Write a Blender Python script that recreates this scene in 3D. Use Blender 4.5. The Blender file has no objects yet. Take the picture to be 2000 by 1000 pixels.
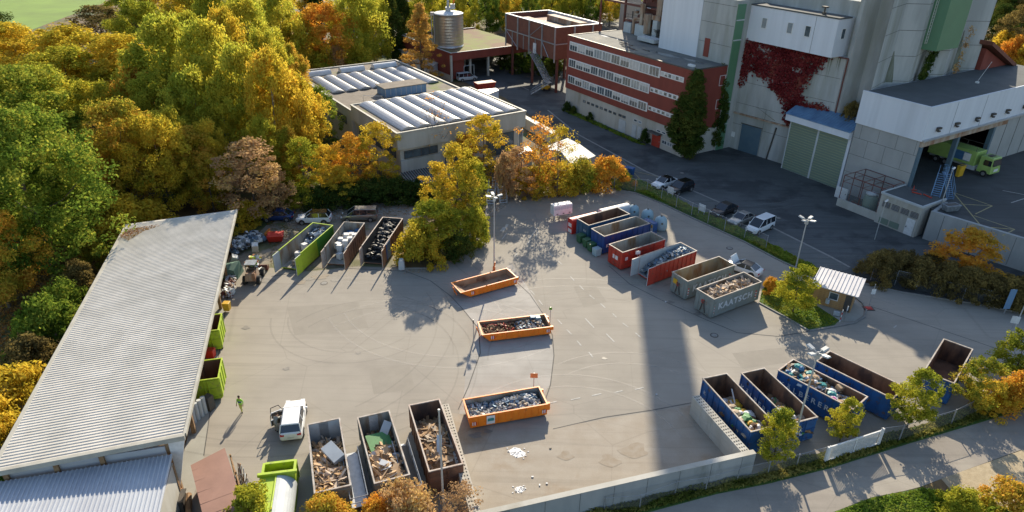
import bpy, bmesh, math, random
import numpy as np
from mathutils import Vector, Matrix
rnd = random.Random(7); nrs = np.random.RandomState(11)
sc = bpy.context.scene; COL = sc.collection
R = math.radians; PI = math.pi

# ---------------------------------------------------------------- camera, world, sun, exposure
F, PITCH, ROLL, CH = 1333.0, R(28.02), R(0.916), 39.02
cam = bpy.data.objects.new('camera', bpy.data.cameras.new('camera')); COL.objects.link(cam)
cam.data.sensor_width = 36; cam.data.lens = 36 * F / 2000; cam.data.clip_end = 2500; cam.data.clip_start = .5
_f = Vector((0, math.cos(PITCH), -math.sin(PITCH))); _r0 = Vector((1, 0, 0)); _u0 = Vector((0, math.sin(PITCH), math.cos(PITCH)))
_r = _r0 * math.cos(ROLL) + _u0 * math.sin(ROLL); _u = -_r0 * math.sin(ROLL) + _u0 * math.cos(ROLL)
cam.matrix_world = Matrix(((_r.x, _u.x, -_f.x, 0), (_r.y, _u.y, -_f.y, 0), (_r.z, _u.z, -_f.z, CH), (0, 0, 0, 1)))
sc.camera = cam
SUN_EL, SUN_AZ = R(26), R(84)             # azimuth counted from +X towards +Y
w = bpy.data.worlds.new('World'); sc.world = w; w.use_nodes = True
nt = w.node_tree; bg = nt.nodes['Background']; sky = nt.nodes.new('ShaderNodeTexSky')
sky.sky_type = 'NISHITA'; sky.sun_disc = False; sky.sun_elevation = SUN_EL; sky.sun_rotation = PI / 2 - SUN_AZ
sky.air_density = 1.0; sky.dust_density = .8; sky.ozone_density = 1.2
nt.links.new(sky.outputs[0], bg.inputs[0]); bg.inputs[1].default_value = 0.125
sl = bpy.data.lights.new('sun', 'SUN'); so = bpy.data.objects.new('sun', sl); COL.objects.link(so)
sl.energy = 4.9; sl.angle = R(0.5); sl.color = (1.0, .885, .69)
so.rotation_euler = Vector((math.cos(SUN_EL) * math.cos(SUN_AZ), math.cos(SUN_EL) * math.sin(SUN_AZ), math.sin(SUN_EL))).to_track_quat('Z', 'Y').to_euler()
sc.view_settings.view_transform = 'Standard'; sc.view_settings.look = 'None'; sc.view_settings.gamma = 1
sc.view_settings.exposure = 0.87
sc.cycles.max_bounces = 6; sc.cycles.transparent_max_bounces = 10; sc.cycles.use_denoising = True
sc.cycles.sample_clamp_indirect = 5; sc.cycles.caustics_reflective = False

# ---------------------------------------------------------------- measuring helpers
def at(u, v, z=0.0):
    """where the sight line through a point of the 2000x1000 survey photo meets the height z"""
    x = (u - 1000) / F; y = -(v - 500) / F
    d = _f + _r * x + _u * y
    t = (z - CH) / d.z
    return Vector((d.x * t, d.y * t, z))
FO = Vector((10.4, 138.5, 0)); E1 = Vector((.527, -.85, 0)); E2 = Vector((.85, .527, 0)); FYAW = math.atan2(-.85, .527)
def fac(s, t, z=0): return FO + E1 * s + E2 * t + Vector((0, 0, z))       # plan frame of the factory

# ---------------------------------------------------------------- materials
def _n(nt, t, **k):
    n = nt.nodes.new(t)
    for a, b in k.items(): setattr(n, a, b)
    return n
def mat(name, c1, c2=None, scale=1.5, rough=.8, metal=0, bump=0, streak=0, fine=0, c3=None, s3=.15, e3=(.5, .62), detail=6, spec=.5, bscale=None, lo=.35, hi=.65):
    m = bpy.data.materials.new(name); m.use_nodes = True; nt = m.node_tree; b = nt.nodes['Principled BSDF']; L = nt.links
    b.inputs['Roughness'].default_value = rough; b.inputs['Metallic'].default_value = metal
    b.inputs['Specular IOR Level'].default_value = spec
    tc = _n(nt, 'ShaderNodeTexCoord'); src = tc.outputs['Object']
    if streak:
        mp = _n(nt, 'ShaderNodeMapping'); mp.inputs['Scale'].default_value = (1, 1, streak); L.new(src, mp.inputs[0]); src = mp.outputs[0]
    if c2 is None: c2 = tuple(x * .8 for x in c1)
    def noise(sc_, det=detail, s=None):
        n = _n(nt, 'ShaderNodeTexNoise'); n.inputs['Scale'].default_value = sc_; n.inputs['Detail'].default_value = det; n.inputs['Roughness'].default_value = .6
        L.new(s or src, n.inputs['Vector']); return n
    n1 = noise(scale); mr = _n(nt, 'ShaderNodeMapRange'); mr.inputs[1].default_value = lo; mr.inputs[2].default_value = hi; L.new(n1.outputs[0], mr.inputs[0])
    mx = _n(nt, 'ShaderNodeMix', data_type='RGBA'); mx.inputs[6].default_value = (*c1, 1); mx.inputs[7].default_value = (*c2, 1); L.new(mr.outputs[0], mx.inputs[0])
    out = mx.outputs[2]
    if c3:
        n3 = noise(s3, 5, tc.outputs['Object'] if not streak else None); r3 = _n(nt, 'ShaderNodeMapRange'); r3.inputs[1].default_value = e3[0]; r3.inputs[2].default_value = e3[1]; L.new(n3.outputs[0], r3.inputs[0])
        m3 = _n(nt, 'ShaderNodeMix', data_type='RGBA'); L.new(out, m3.inputs[6]); m3.inputs[7].default_value = (*c3, 1); L.new(r3.outputs[0], m3.inputs[0]); out = m3.outputs[2]
    if fine:
        nf = noise(14, 3, tc.outputs['Object']); rf = _n(nt, 'ShaderNodeMapRange'); rf.inputs[3].default_value = 1 - fine; rf.inputs[4].default_value = 1 + fine; L.new(nf.outputs[0], rf.inputs[0])
        mf = _n(nt, 'ShaderNodeVectorMath', operation='SCALE'); L.new(out, mf.inputs[0]); L.new(rf.outputs[0], mf.inputs['Scale']); out = mf.outputs[0]
    L.new(out, b.inputs['Base Color'])
    if bump:
        nb = noise(bscale or scale * 6, 4); bp = _n(nt, 'ShaderNodeBump'); bp.inputs['Strength'].default_value = bump; bp.inputs['Distance'].default_value = .05
        L.new(nb.outputs[0], bp.inputs['Height']); L.new(bp.outputs[0], b.inputs['Normal'])
    return m
def leafmat(name, cs, trans=.45, dead=None):
    """foliage: colour differs from leaf to leaf, from clump to clump and from tree to tree"""
    cs = [tuple(x * .93 + .07 * (.3 * c[0] + .6 * c[1]) for x in c) for c in cs]
    m = bpy.data.materials.new(name); m.use_nodes = True; nt = m.node_tree; L = nt.links; nt.nodes.remove(nt.nodes['Principled BSDF'])
    g = _n(nt, 'ShaderNodeNewGeometry'); tc = _n(nt, 'ShaderNodeTexCoord'); oi = _n(nt, 'ShaderNodeObjectInfo')
    no = _n(nt, 'ShaderNodeTexNoise'); no.inputs['Scale'].default_value = .33; no.inputs['Detail'].default_value = 3; L.new(tc.outputs['Object'], no.inputs['Vector'])
    a = _n(nt, 'ShaderNodeMath', operation='MULTIPLY'); a.inputs[1].default_value = .34; L.new(g.outputs['Random Per Island'], a.inputs[0])
    b_ = _n(nt, 'ShaderNodeMath', operation='MULTIPLY_ADD'); b_.inputs[1].default_value = 1.5; b_.inputs[2].default_value = -.42; L.new(no.outputs[0], b_.inputs[0])
    c = _n(nt, 'ShaderNodeMath', operation='MULTIPLY_ADD'); c.inputs[1].default_value = .26; L.new(oi.outputs['Random'], c.inputs[0]); L.new(a.outputs[0], c.inputs[2])
    d = _n(nt, 'ShaderNodeMath', operation='ADD'); L.new(b_.outputs[0], d.inputs[0]); L.new(c.outputs[0], d.inputs[1])
    r = _n(nt, 'ShaderNodeValToRGB'); r.color_ramp.elements[0].color = (*cs[0], 1); r.color_ramp.elements[1].color = (*cs[-1], 1)
    r.color_ramp.elements[0].position = .1; r.color_ramp.elements[1].position = .9
    for i, q in enumerate(cs[1:-1]):
        e = r.color_ramp.elements.new(.1 + .8 * (i + 1) / (len(cs) - 1)); e.color = (*q, 1)
    L.new(d.outputs[0], r.inputs[0])
    df = _n(nt, 'ShaderNodeBsdfDiffuse'); tr = _n(nt, 'ShaderNodeBsdfTranslucent'); ms = _n(nt, 'ShaderNodeMixShader'); ms.inputs[0].default_value = trans
    L.new(r.outputs[0], df.inputs[0]); L.new(r.outputs[0], tr.inputs[0]); L.new(df.outputs[0], ms.inputs[1]); L.new(tr.outputs[0], ms.inputs[2])
    L.new(ms.outputs[0], nt.nodes['Material Output'].inputs[0]); return m
def seethrough(name, col, alpha):
    m = bpy.data.materials.new(name); m.use_nodes = True; nt = m.node_tree; b = nt.nodes['Principled BSDF']
    b.inputs['Base Color'].default_value = (*col, 1); b.inputs['Alpha'].default_value = alpha; b.inputs['Roughness'].default_value = .6; return m

M = dict(
 ground=mat('leaf litter soil', (.085, .055, .028), (.19, .12, .05), .35, .95, bump=.5, c3=(.06, .085, .022), s3=.09, e3=(.48, .6), fine=.5),
 meadow=mat('meadow grass', (.17, .27, .03), (.13, .20, .025), .08, .95, fine=.3),
 grass=mat('verge grass', (.045, .10, .012), (.075, .13, .02), 1.2, .95, fine=.5, bump=.6),
 yard=mat('yard asphalt', (.298, .268, .225), (.262, .235, .197), .35, .86, c3=(.325, .292, .243), s3=.07, e3=(.45, .65), fine=.14, spec=.3),
 lane=mat('pale yard lane', (.34, .318, .285), (.295, .275, .245), .5, .86, c3=(.375, .35, .315), s3=.12, fine=.14, spec=.3),
 pad=mat('concrete pad', (.34, .298, .243), (.30, .255, .2), .6, .88, c3=(.235, .165, .1), s3=.16, e3=(.56, .72), fine=.2, spec=.3),
 road=mat('street asphalt', (.075, .08, .08), (.105, .11, .11), .16, .85, c3=(.055, .058, .06), s3=.11, e3=(.5, .58), fine=.18, spec=.3),
 patch=mat('newer asphalt patch', (.275, .247, .205), (.248, .222, .185), .8, .88, fine=.16, spec=.3), oil=mat('oil stain', (.15, .135, .115), (.2, .18, .15), 2, .6), wet=mat('brown stain', (.24, .19, .135), (.28, .24, .19), 2, .85),
 parking=mat('parking paving', (.12, .125, .118), (.145, .147, .14), .3, .88, fine=.2, spec=.3),
 truckyard=mat('truck yard asphalt', (.055, .06, .06), (.075, .078, .078), .2, .85, fine=.15, spec=.3, c3=(.06, .06, .06), s3=.3),
 path=mat('path asphalt', (.30, .265, .225), (.26, .23, .195), .5, .9, fine=.16, c3=(.33, .295, .245), s3=.15, spec=.3),
 gravel=mat('tan gravel', (.42, .34, .22), (.33, .26, .16), 2.5, .95, fine=.3, bump=.4),
 dirt=mat('dusty slab', (.27, .235, .19), (.2, .165, .12), .5, .9, fine=.25, c3=(.12, .12, .05), s3=.25),
 strip=mat('concrete strip', (.33, .32, .28), (.28, .27, .235), .5, .88, fine=.14),
 kerb=mat('kerb stone', (.27, .255, .235), (.2, .19, .17), 2, .85), seam=mat('dark joint', (.1, .095, .085), None, 2, .9),
 white=mat('white paint', (.72, .71, .69), (.6, .59, .57), 3, .6), wornwhite=mat('worn road paint', (.50, .485, .45), (.32, .30, .26), 5, .85, detail=8), wornyellow=mat('worn yellow paint', (.42, .33, .12), (.22, .2, .13), 3, .85),
 conc=mat('weathered concrete', (.43, .43, .41), (.33, .335, .32), .5, .9, streak=.18, bump=.15, c3=(.27, .275, .235), s3=.3, e3=(.47, .68), fine=.08, lo=.4, hi=.6),
 concb=mat('retaining concrete', (.36, .36, .35), (.27, .28, .275), .5, .9, streak=.3, bump=.2, c3=(.18, .19, .175), s3=.45, e3=(.55, .7)),
 conclt=mat('light concrete wall', (.46, .44, .39), (.38, .355, .3), .5, .9, streak=.25, c3=(.29, .26, .2), s3=.35, e3=(.56, .75)),
 ashlar=mat('panel concrete', (.36, .355, .34), (.3, .3, .285), .4, .9, streak=.5),
 cream=mat('white cladding', (.66, .68, .72), (.60, .62, .66), .8, .6, streak=.06, c3=(.52, .54, .57), s3=.35, e3=(.55, .75)), joint=mat('dark wall joint', (.13, .13, .12), None, 2, .9),
 moss=mat('algae streak', (.12, .13, .085), (.22, .23, .19), 1.5, .95, streak=.2),
 redp=mat('red brown panel', (.22, .045, .028), (.18, .035, .022), .6, .75, streak=.3), redroof=mat('rust red metal', (.15, .05, .03), (.20, .07, .04), .8, .8),
 steelred=mat('red oxide steel', (.17, .05, .035), (.11, .04, .03), 1, .7), rust=mat('rusty duct', (.24, .11, .05), (.42, .35, .27), .9, .8, streak=.3),
 bitumen=mat('roof bitumen', (.10, .105, .10), (.15, .15, .14), .3, .9, fine=.15, c3=(.19, .18, .15), s3=.2), puddle=mat('rain puddle', (.05, .06, .065), None, 1, .06, spec=1.0),
 hutwood=mat('ochre hut boards', (.46, .27, .11), (.36, .20, .08), 3, .8, streak=.15), skyglass=mat('pale glass with painted sky', (.20, .24, .26), (.3, .33, .34), 1, .15, spec=.8),  # pale window glass: reflected sky is put into its colour
 darkroof=mat('dark roof felt', (.065, .07, .07), (.09, .095, .095), .3, .9, fine=.1),
 greenroof=mat('mossy roof', (.16, .19, .03), (.17, .15, .05), .5, .95, c3=(.17, .10, .055), s3=.13, e3=(.42, .58), fine=.5),
 gravelroof=mat('gravel roof', (.2, .165, .13), (.15, .125, .095), .8, .95, c3=(.14, .17, .03), s3=.12, e3=(.57, .68), fine=.3),
 glass=mat('window glass', (.05, .07, .085), (.10, .13, .15), 1.2, .12, spec=.8), curtain=mat('closed blind', (.55, .53, .5), None, 2, .8),
 glassdark=mat('dark glass', (.015, .02, .028), None, 1, .06, spec=.9),
 alu=mat('grey aluminium', (.5, .51, .52), (.42, .43, .44), 1, .4, .6), tank=mat('ribbed tank steel', (.55, .54, .52), (.42, .41, .4), .6, .38, .8, streak=.2),
 roofmetal=mat('weathered roof sheet', (.66, .61, .53), (.52, .48, .41), .5, .85, 0, spec=.15, streak=1, c3=(.56, .52, .45), s3=.3, e3=(.45, .8), fine=.06),
 roofblue=mat('pale roof sheet', (.50, .52, .55), (.42, .43, .46), .3, .5, .2), roofwhite=mat('white roof sheet', (.56, .545, .55), (.48, .465, .475), .5, .5, .1), palesheet=mat('dusty pale sheet', (.36, .36, .37), (.3, .3, .3), .8, .7), bluesheet=mat('blue roof sheet', (.17, .30, .46), (.11, .2, .33), .6, .5, .2, streak=.2),
 fascia=mat('fascia board', (.42, .4, .34), (.33, .31, .26), 1, .7), brownsheet=mat('brown tin roof', (.30, .16, .115), (.24, .125, .09), .5, .7, fine=.08),
 timber=mat('timber boards', (.34, .20, .09), (.25, .145, .06), 3, .8, streak=.15), woodlight=mat('fresh scrap wood', (.62, .43, .25), (.45, .27, .13), 2, .8), wooddark=mat('old scrap wood', (.2, .11, .05), (.3, .19, .1), 2, .85), pallid=mat('bleached wood', (.52, .42, .33), (.33, .25, .18), 3, .85),
 orange=mat('orange container paint', (.85, .23, .012), (.74, .185, .01), 1.5, .5, c3=(.40, .14, .04), s3=2.4, e3=(.60, .76)),
 orangein=mat('scraped orange inside', (.40, .27, .17), (.28, .17, .1), 1.2, .8, c3=(.16, .08, .045), s3=.8, e3=(.55, .65)),
 blue=mat('blue container paint', (.014, .095, .27), (.014, .065, .19), 1.2, .6, c3=(.10, .06, .045), s3=2.2, e3=(.56, .7)), bluet=mat('petrol blue paint', (.03, .10, .17), (.025, .075, .13), 1.2, .55, c3=(.12, .07, .05), s3=1, e3=(.62, .75)),
 royal=mat('royal blue paint', (.014, .06, .22), (.012, .045, .16), 1, .5, c3=(.08, .06, .06), s3=2.2, e3=(.58, .72)), redc=mat('red container paint', (.46, .045, .022), (.36, .035, .02), 1.2, .55, c3=(.13, .055, .04), s3=2.2, e3=(.56, .7)),
 greyc=mat('grey green container paint', (.235, .255, .235), (.2, .215, .195), 1, .6, c3=(.19, .13, .09), s3=2.4, e3=(.57, .7)), brownc=mat('brown container paint', (.19, .085, .05), (.24, .12, .07), 1.2, .65, c3=(.12, .06, .04), s3=.9),
 lime=mat('lime green paint', (.40, .52, .03), (.33, .45, .025), 1, .5, c3=(.22, .25, .06), s3=2.2, e3=(.56, .72)), greenc=mat('green container paint', (.09, .30, .03), (.07, .24, .03), 1, .5), lightgrey=mat('pale grey paint', (.48, .5, .5), (.4, .42, .42), 1, .6),
 rustin=mat('rusty container inside', (.16, .085, .05), (.24, .14, .085), .9, .85, streak=.4, c3=(.07, .045, .035), s3=.7, e3=(.5, .65)), greyin=mat('scraped grey inside', (.36, .355, .33), (.25, .22, .17), .9, .8, streak=.3, c3=(.20, .12, .06), s3=.7, e3=(.55, .68)), rim=mat('scraped rim', (.42, .38, .34), (.28, .22, .17), 2, .7),
 rimrust=mat('rusty rim', (.35, .24, .18), (.45, .4, .35), 3, .7), blackish=mat('sooty inside', (.05, .045, .04), (.1, .085, .07), 1, .85),  # near-black brown for inner walls, rear walls and one container lining
 black=mat('black rubber', (.012, .012, .013), (.02, .02, .02), 3, .55), tyre=mat('tyre rubber', (.018, .018, .018), None, 3, .8), darkmetal=mat('dark metal', (.05, .05, .05), (.09, .07, .05), 2, .6),
 mesh=mat('galvanised steel', (.42, .43, .44), (.33, .34, .35), 2, .45, .5), pole=mat('lamp post paint', (.50, .50, .48), (.42, .42, .4), 2, .5, .2), lens=mat('lamp lens', (.7, .68, .65), None, 2, .25),
 carwhite=mat('white car paint', (.78, .78, .77), (.74, .74, .73), 1, .18, spec=.6), carblack=mat('black car paint', (.008, .008, .009), None, 1, .2, spec=.6), carsilver=mat('silver car paint', (.42, .41, .38), None, 1, .25, .5), cargrey=mat('grey car paint', (.27, .26, .235), None, 1, .25, .5), cardark=mat('dark car paint', (.045, .04, .04), None, 1, .2, .3), carblue=mat('blue car paint', (.02, .05, .16), None, 1, .25, .3),
 redlamp=mat('red lamp glass', (.5, .02, .02), None, 1, .25), rimalloy=mat('wheel alloy', (.45, .45, .46), None, 1, .35, .7), plate=mat('number plate', (.65, .65, .62), None, 1, .5),
 green=mat('dark green plastic', (.03, .10, .045), (.04, .12, .05), 1, .6), igloo=mat('pale blue grp', (.34, .45, .47), (.27, .38, .42), 1.5, .5), red=mat('red plastic', (.55, .03, .02), None, 1, .5), cardb=mat('cardboard', (.42, .29, .17), (.33, .22, .13), 2, .85),
 doorgreen=mat('green roller door', (.15, .2, .16), (.17, .215, .16), 1, .6), doorslat=mat('yellow green slat', (.29, .32, .20), None, 1, .6), doorblue=mat('blue grey door', (.07, .12, .16), (.09, .14, .17), 1, .6), silogreen=mat('green cladding', (.10, .22, .12), (.09, .2, .11), .4, .5),
 truckgreen=mat('lime truck paint', (.33, .47, .13), None, 1, .35), pv=mat('solar cell', (.17, .18, .205), (.21, .215, .235), 1.2, .35, 0, spec=.7), sunglare=mat('white roof membrane', (.37, .36, .35), (.31, .30, .29), 1, .4), skylight=mat('skylight dome', (.6, .6, .6), (.5, .5, .5), 1, .25),
 trashwhite=mat('white plastic rubbish', (.62, .62, .63), (.5, .5, .5), 3, .6), trashblue=mat('blue rubbish', (.06, .16, .3), None, 3, .5), trashteal=mat('teal rubbish', (.04, .25, .24), None, 3, .5), trashpink=mat('magenta rubbish', (.42, .05, .25), None, 3, .5), trashgrn=mat('green rubbish', (.07, .24, .07), None, 3, .6), trashbeige=mat('beige rubbish', (.45, .36, .26), (.3, .23, .16), 3, .8), scrap=mat('grey scrap metal', (.26, .29, .32), (.14, .16, .18), 3, .5, .4), scrapblue=mat('blue grey scrap', (.12, .19, .27), None, 3, .5, .3), rubble=mat('grey rubble', (.36, .355, .34), (.26, .25, .24), 3, .9), soil=mat('brown earth', (.15, .085, .045), (.1, .06, .035), 3, .95),
 yellow=mat('yellow machine paint', (.62, .36, .02), None, 1, .5), machorange=mat('orange machine paint', (.65, .2, .03), None, 1, .5), skin=mat('skin', (.48, .26, .17), None, 2, .6), hair=mat('brown hair', (.06, .035, .02), None, 2, .8), hivis=mat('hi vis yellow green', (.35, .75, .06), None, 2, .6), navy=mat('blue cloth', (.02, .10, .22), None, 2, .8), greycloth=mat('grey cloth', (.3, .3, .27), (.24, .24, .21), 5, .85), yellowcloth=mat('yellow work trousers', (.6, .6, .15), None, 2, .8), darkcloth=mat('dark cloth', (.03, .03, .035), None, 2, .9),
 bark=mat('bark', (.11, .085, .06), (.07, .055, .04), 4, .9), barkpale=mat('pale bark', (.3, .28, .24), (.12, .1, .08), 3, .9), twig=mat('twigs', (.13, .10, .075), None, 3, .9),
 tarp=mat('green tarpaulin', (.12, .22, .17), None, 2, .7), fencewire=seethrough('chain link wire', (.36, .37, .36), .13), blockstone=mat('stud block', (.47, .43, .36), (.38, .34, .28), 2, .9, fine=.1), stud=mat('dark hollow', (.14, .125, .1), None, 2, .9), dome=mat('light panel', (.8, .82, .85), None, 1, .5),
 orangewarn=mat('sign orange', (.55, .22, .08), None, 2, .6), chimney=mat('chimney concrete', (.4, .39, .37), (.34, .33, .31), .3, .9, streak=.2),
)
def marks(m, amt=.07):
    nt = m.node_tree; L = nt.links; b = nt.nodes['Principled BSDF']; src = b.inputs['Base Color'].links[0].from_socket; tc = _n(nt, 'ShaderNodeTexCoord'); acc = None
    for (rot, sx, sy, dist) in ((.5, .07, 1.6, 1.5), (-.6, .06, 2.2, 2.5), (1.35, .09, 1.3, 1.0)):
        mp = _n(nt, 'ShaderNodeMapping'); mp.inputs['Rotation'].default_value = (0, 0, rot); mp.inputs['Scale'].default_value = (sx, sy, 1); L.new(tc.outputs['Object'], mp.inputs[0])
        n = _n(nt, 'ShaderNodeTexNoise'); n.inputs['Scale'].default_value = 1; n.inputs['Detail'].default_value = 3; n.inputs['Distortion'].default_value = dist * .5; L.new(mp.outputs[0], n.inputs['Vector'])
        r = _n(nt, 'ShaderNodeMapRange'); r.inputs[1].default_value = .55; r.inputs[2].default_value = .72; r.inputs[3].default_value = 1; r.inputs[4].default_value = 1 - amt * 1.5; L.new(n.outputs[0], r.inputs[0])
        if acc is None: acc = r.outputs[0]
        else:
            k = _n(nt, 'ShaderNodeMath', operation='MULTIPLY'); L.new(acc, k.inputs[0]); L.new(r.outputs[0], k.inputs[1]); acc = k.outputs[0]
    v = _n(nt, 'ShaderNodeTexVoronoi', feature='DISTANCE_TO_EDGE'); v.inputs['Scale'].default_value = .11; L.new(tc.outputs['Object'], v.inputs['Vector']); r = _n(nt, 'ShaderNodeMapRange'); r.inputs[1].default_value = 0; r.inputs[2].default_value = .006; r.inputs[3].default_value = .88; r.inputs[4].default_value = 1; L.new(v.outputs['Distance'], r.inputs[0])
    k = _n(nt, 'ShaderNodeMath', operation='MULTIPLY'); L.new(acc, k.inputs[0]); L.new(r.outputs[0], k.inputs[1])
    s_ = _n(nt, 'ShaderNodeVectorMath', operation='SCALE'); L.new(src, s_.inputs[0]); L.new(k.outputs[0], s_.inputs['Scale']); L.new(s_.outputs[0], b.inputs['Base Color'])
for k_ in ('yard', 'lane', 'pad', 'path'): marks(M[k_], .055)
for k_ in ('road', 'truckyard', 'parking'): marks(M[k_], .14)
LM = dict(
 green=leafmat('green foliage', [(.045, .085, .01), (.10, .17, .015), (.19, .27, .022), (.40, .38, .03)], .52),
 yellowgreen=leafmat('yellow green foliage', [(.15, .18, .012), (.27, .30, .015), (.42, .40, .018), (.60, .47, .018)], .52),
 birch=leafmat('birch foliage', [(.20, .25, .02), (.33, .37, .024), (.47, .45, .026), (.64, .50, .022)], .55),
 yellow=leafmat('yellow foliage', [(.24, .23, .012), (.46, .38, .015), (.66, .48, .018), (.78, .49, .02)], .52),
 orange=leafmat('orange foliage', [(.32, .24, .02), (.56, .34, .02), (.74, .38, .022), (.80, .31, .025)], .52),
 pinkbrown=leafmat('tan brown foliage', [(.28, .18, .09), (.45, .27, .13), (.58, .36, .16), (.62, .42, .12)], .48),
 larch=leafmat('larch foliage', [(.30, .18, .06), (.48, .28, .07), (.62, .36, .07), (.68, .40, .05)], .48),
 brown=leafmat('brown olive foliage', [(.06, .055, .018), (.13, .10, .035), (.21, .155, .045), (.36, .25, .06)], .42),
 mixed=leafmat('mixed autumn foliage', [(.12, .18, .015), (.27, .29, .018), (.50, .38, .022), (.70, .36, .03)], .52),
 dark=leafmat('dark green foliage', [(.02, .042, .008), (.036, .068, .012), (.06, .095, .015), (.11, .12, .018)], .35),
 ivy=leafmat('red ivy leaves', [(.09, .012, .014), (.15, .018, .02), (.22, .03, .03), (.28, .10, .06)], .2),
 grass=leafmat('grass blades', [(.08, .13, .01), (.13, .21, .014), (.20, .28, .02), (.30, .30, .03)], .4),
 drygrass=leafmat('dry grass blades', [(.05, .08, .01), (.10, .13, .015), (.19, .19, .03), (.34, .29, .07)], .4),
 litter=leafmat('fallen leaves', [(.12, .07, .02), (.2, .12, .03), (.3, .17, .03), (.33, .12, .03)], .2))

# ---------------------------------------------------------------- mesh helpers
class MB:
    def __init__(s): s.v = []; s.f = []; s.m = []; s.ms = []; s.cur = 0; s.T = None
    def mat(s, m):
        m = M[m] if isinstance(m, str) else m
        if m not in s.ms: s.ms.append(m)
        s.cur = s.ms.index(m); return s
    def _p(s, p): p = Vector(p); return tuple(s.T @ p) if s.T else tuple(p)
    def face(s, pts):
        n = len(s.v); s.v += [s._p(p) for p in pts]; s.f.append(tuple(range(n, n + len(pts)))); s.m.append(s.cur); return s
    def hull(s, P, idx):
        n = len(s.v); s.v += [s._p(p) for p in P]
        for q in idx: s.f.append(tuple(n + i for i in q)); s.m.append(s.cur)
        return s
    def box(s, x0, x1, y0, y1, z0, z1, top=None):
        tx0, tx1, ty0, ty1 = top or (x0, x1, y0, y1)
        P = [(x0, y0, z0), (x1, y0, z0), (x1, y1, z0), (x0, y1, z0), (tx0, ty0, z1), (tx1, ty0, z1), (tx1, ty1, z1), (tx0, ty1, z1)]
        return s.hull(P, [(3, 2, 1, 0), (4, 5, 6, 7), (0, 1, 5, 4), (1, 2, 6, 5), (2, 3, 7, 6), (3, 0, 4, 7)])
    def obox(s, c, sx, sy, sz, rot=None, eul=None):
        Rm = (eul or Matrix.Rotation(rot or 0, 3, 'Z')) if not isinstance(eul, tuple) else (Matrix.Rotation(eul[2], 3, 'Z') @ Matrix.Rotation(eul[1], 3, 'Y') @ Matrix.Rotation(eul[0], 3, 'X'))
        c = Vector(c); P = [c + Rm @ Vector((a * sx / 2, b * sy / 2, d * sz / 2)) for d in (-1, 1) for a, b in ((-1, -1), (1, -1), (1, 1), (-1, 1))]
        return s.hull(P, [(3, 2, 1, 0), (4, 5, 6, 7), (0, 1, 5, 4), (1, 2, 6, 5), (2, 3, 7, 6), (3, 0, 4, 7)])
    def prism(s, poly, z0, z1, bottom=True):
        a = sum(poly[i][0] * poly[(i + 1) % len(poly)][1] - poly[(i + 1) % len(poly)][0] * poly[i][1] for i in range(len(poly)))
        if a < 0: poly = poly[::-1]
        n = len(poly); zz0 = z0 if isinstance(z0, (list, tuple)) else [z0] * n; zz1 = z1 if isinstance(z1, (list, tuple)) else [z1] * n
        if a < 0: zz0 = zz0[::-1]; zz1 = zz1[::-1]
        P = [(p[0], p[1], zz0[i]) for i, p in enumerate(poly)] + [(p[0], p[1], zz1[i]) for i, p in enumerate(poly)]
        idx = [tuple(range(n, 2 * n))] + [(i, (i + 1) % n, n + (i + 1) % n, n + i) for i in range(n)]
        if bottom: idx.append(tuple(range(n - 1, -1, -1)))
        return s.hull(P, idx)
    def tube(s, a, b, r0, r1=None, n=8, caps=True):
        a = Vector(a); b = Vector(b); r1 = r0 if r1 is None else r1; d = (b - a)
        if d.length < 1e-6: return s
        q = d.to_track_quat('Z', 'Y'); P = []
        for c, r in ((a, r0), (b, r1)):
            for i in range(n): P.append(c + q @ Vector((r * math.cos(2 * PI * i / n), r * math.sin(2 * PI * i / n), 0)))
        idx = [(i, (i + 1) % n, n + (i + 1) % n, n + i) for i in range(n)]
        if caps: idx += [tuple(range(n - 1, -1, -1)), tuple(range(n, 2 * n))]
        return s.hull(P, idx)
    def lathe(s, prof, n=20, c=(0, 0, 0)):
        P = []; 
        for r, z in prof:
            for i in range(n): P.append((c[0] + r * math.cos(2 * PI * i / n), c[1] + r * math.sin(2 * PI * i / n), c[2] + z))
        idx = []
        for j in range(len(prof) - 1):
            for i in range(n): idx.append((j * n + i, j * n + (i + 1) % n, (j + 1) * n + (i + 1) % n, (j + 1) * n + i))
        idx.append(tuple(range(n - 1, -1, -1))); k = (len(prof) - 1) * n; idx.append(tuple(range(k, k + n)))
        return s.hull(P, idx)
    def build(s, name, parent=None, smooth=False, bevel=0, loc=None, rz=0):
        me = bpy.data.meshes.new(name); me.from_pydata([tuple(v) for v in s.v], [], s.f)
        for m in s.ms: me.materials.append(m)
        me.polygons.foreach_set('material_index', s.m)
        if smooth: me.polygons.foreach_set('use_smooth', [True] * len(s.f))
        me.update(); o = bpy.data.objects.new(name, me); COL.objects.link(o)
        if parent: o.parent = parent
        if loc is not None: o.location = loc
        if rz: o.rotation_euler.z = rz
        if bevel:
            b = o.modifiers.new('bevel', 'BEVEL'); b.width = bevel; b.segments = 2; b.limit_method = 'ANGLE'
        return o
def _split(s, name, parent=None, **k):
    par = list(range(len(s.v)))
    def fd(a):
        while par[a] != a: par[a] = par[par[a]]; a = par[a]
        return a
    for f in s.f:
        for i in f[1:]: par[fd(i)] = fd(f[0])
    gr = {}
    for j, f in enumerate(s.f): gr.setdefault(fd(f[0]), []).append(j)
    out = []
    for js in gr.values():
        b = MB(); b.ms = s.ms; mp = {}
        for j in js:
            for i in s.f[j]:
                if i not in mp: mp[i] = len(b.v); b.v.append(s.v[i])
            b.f.append(tuple(mp[i] for i in s.f[j])); b.m.append(s.m[j])
        out.append(b.build(name, parent, **k))
    return out
MB.split = _split
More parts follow.
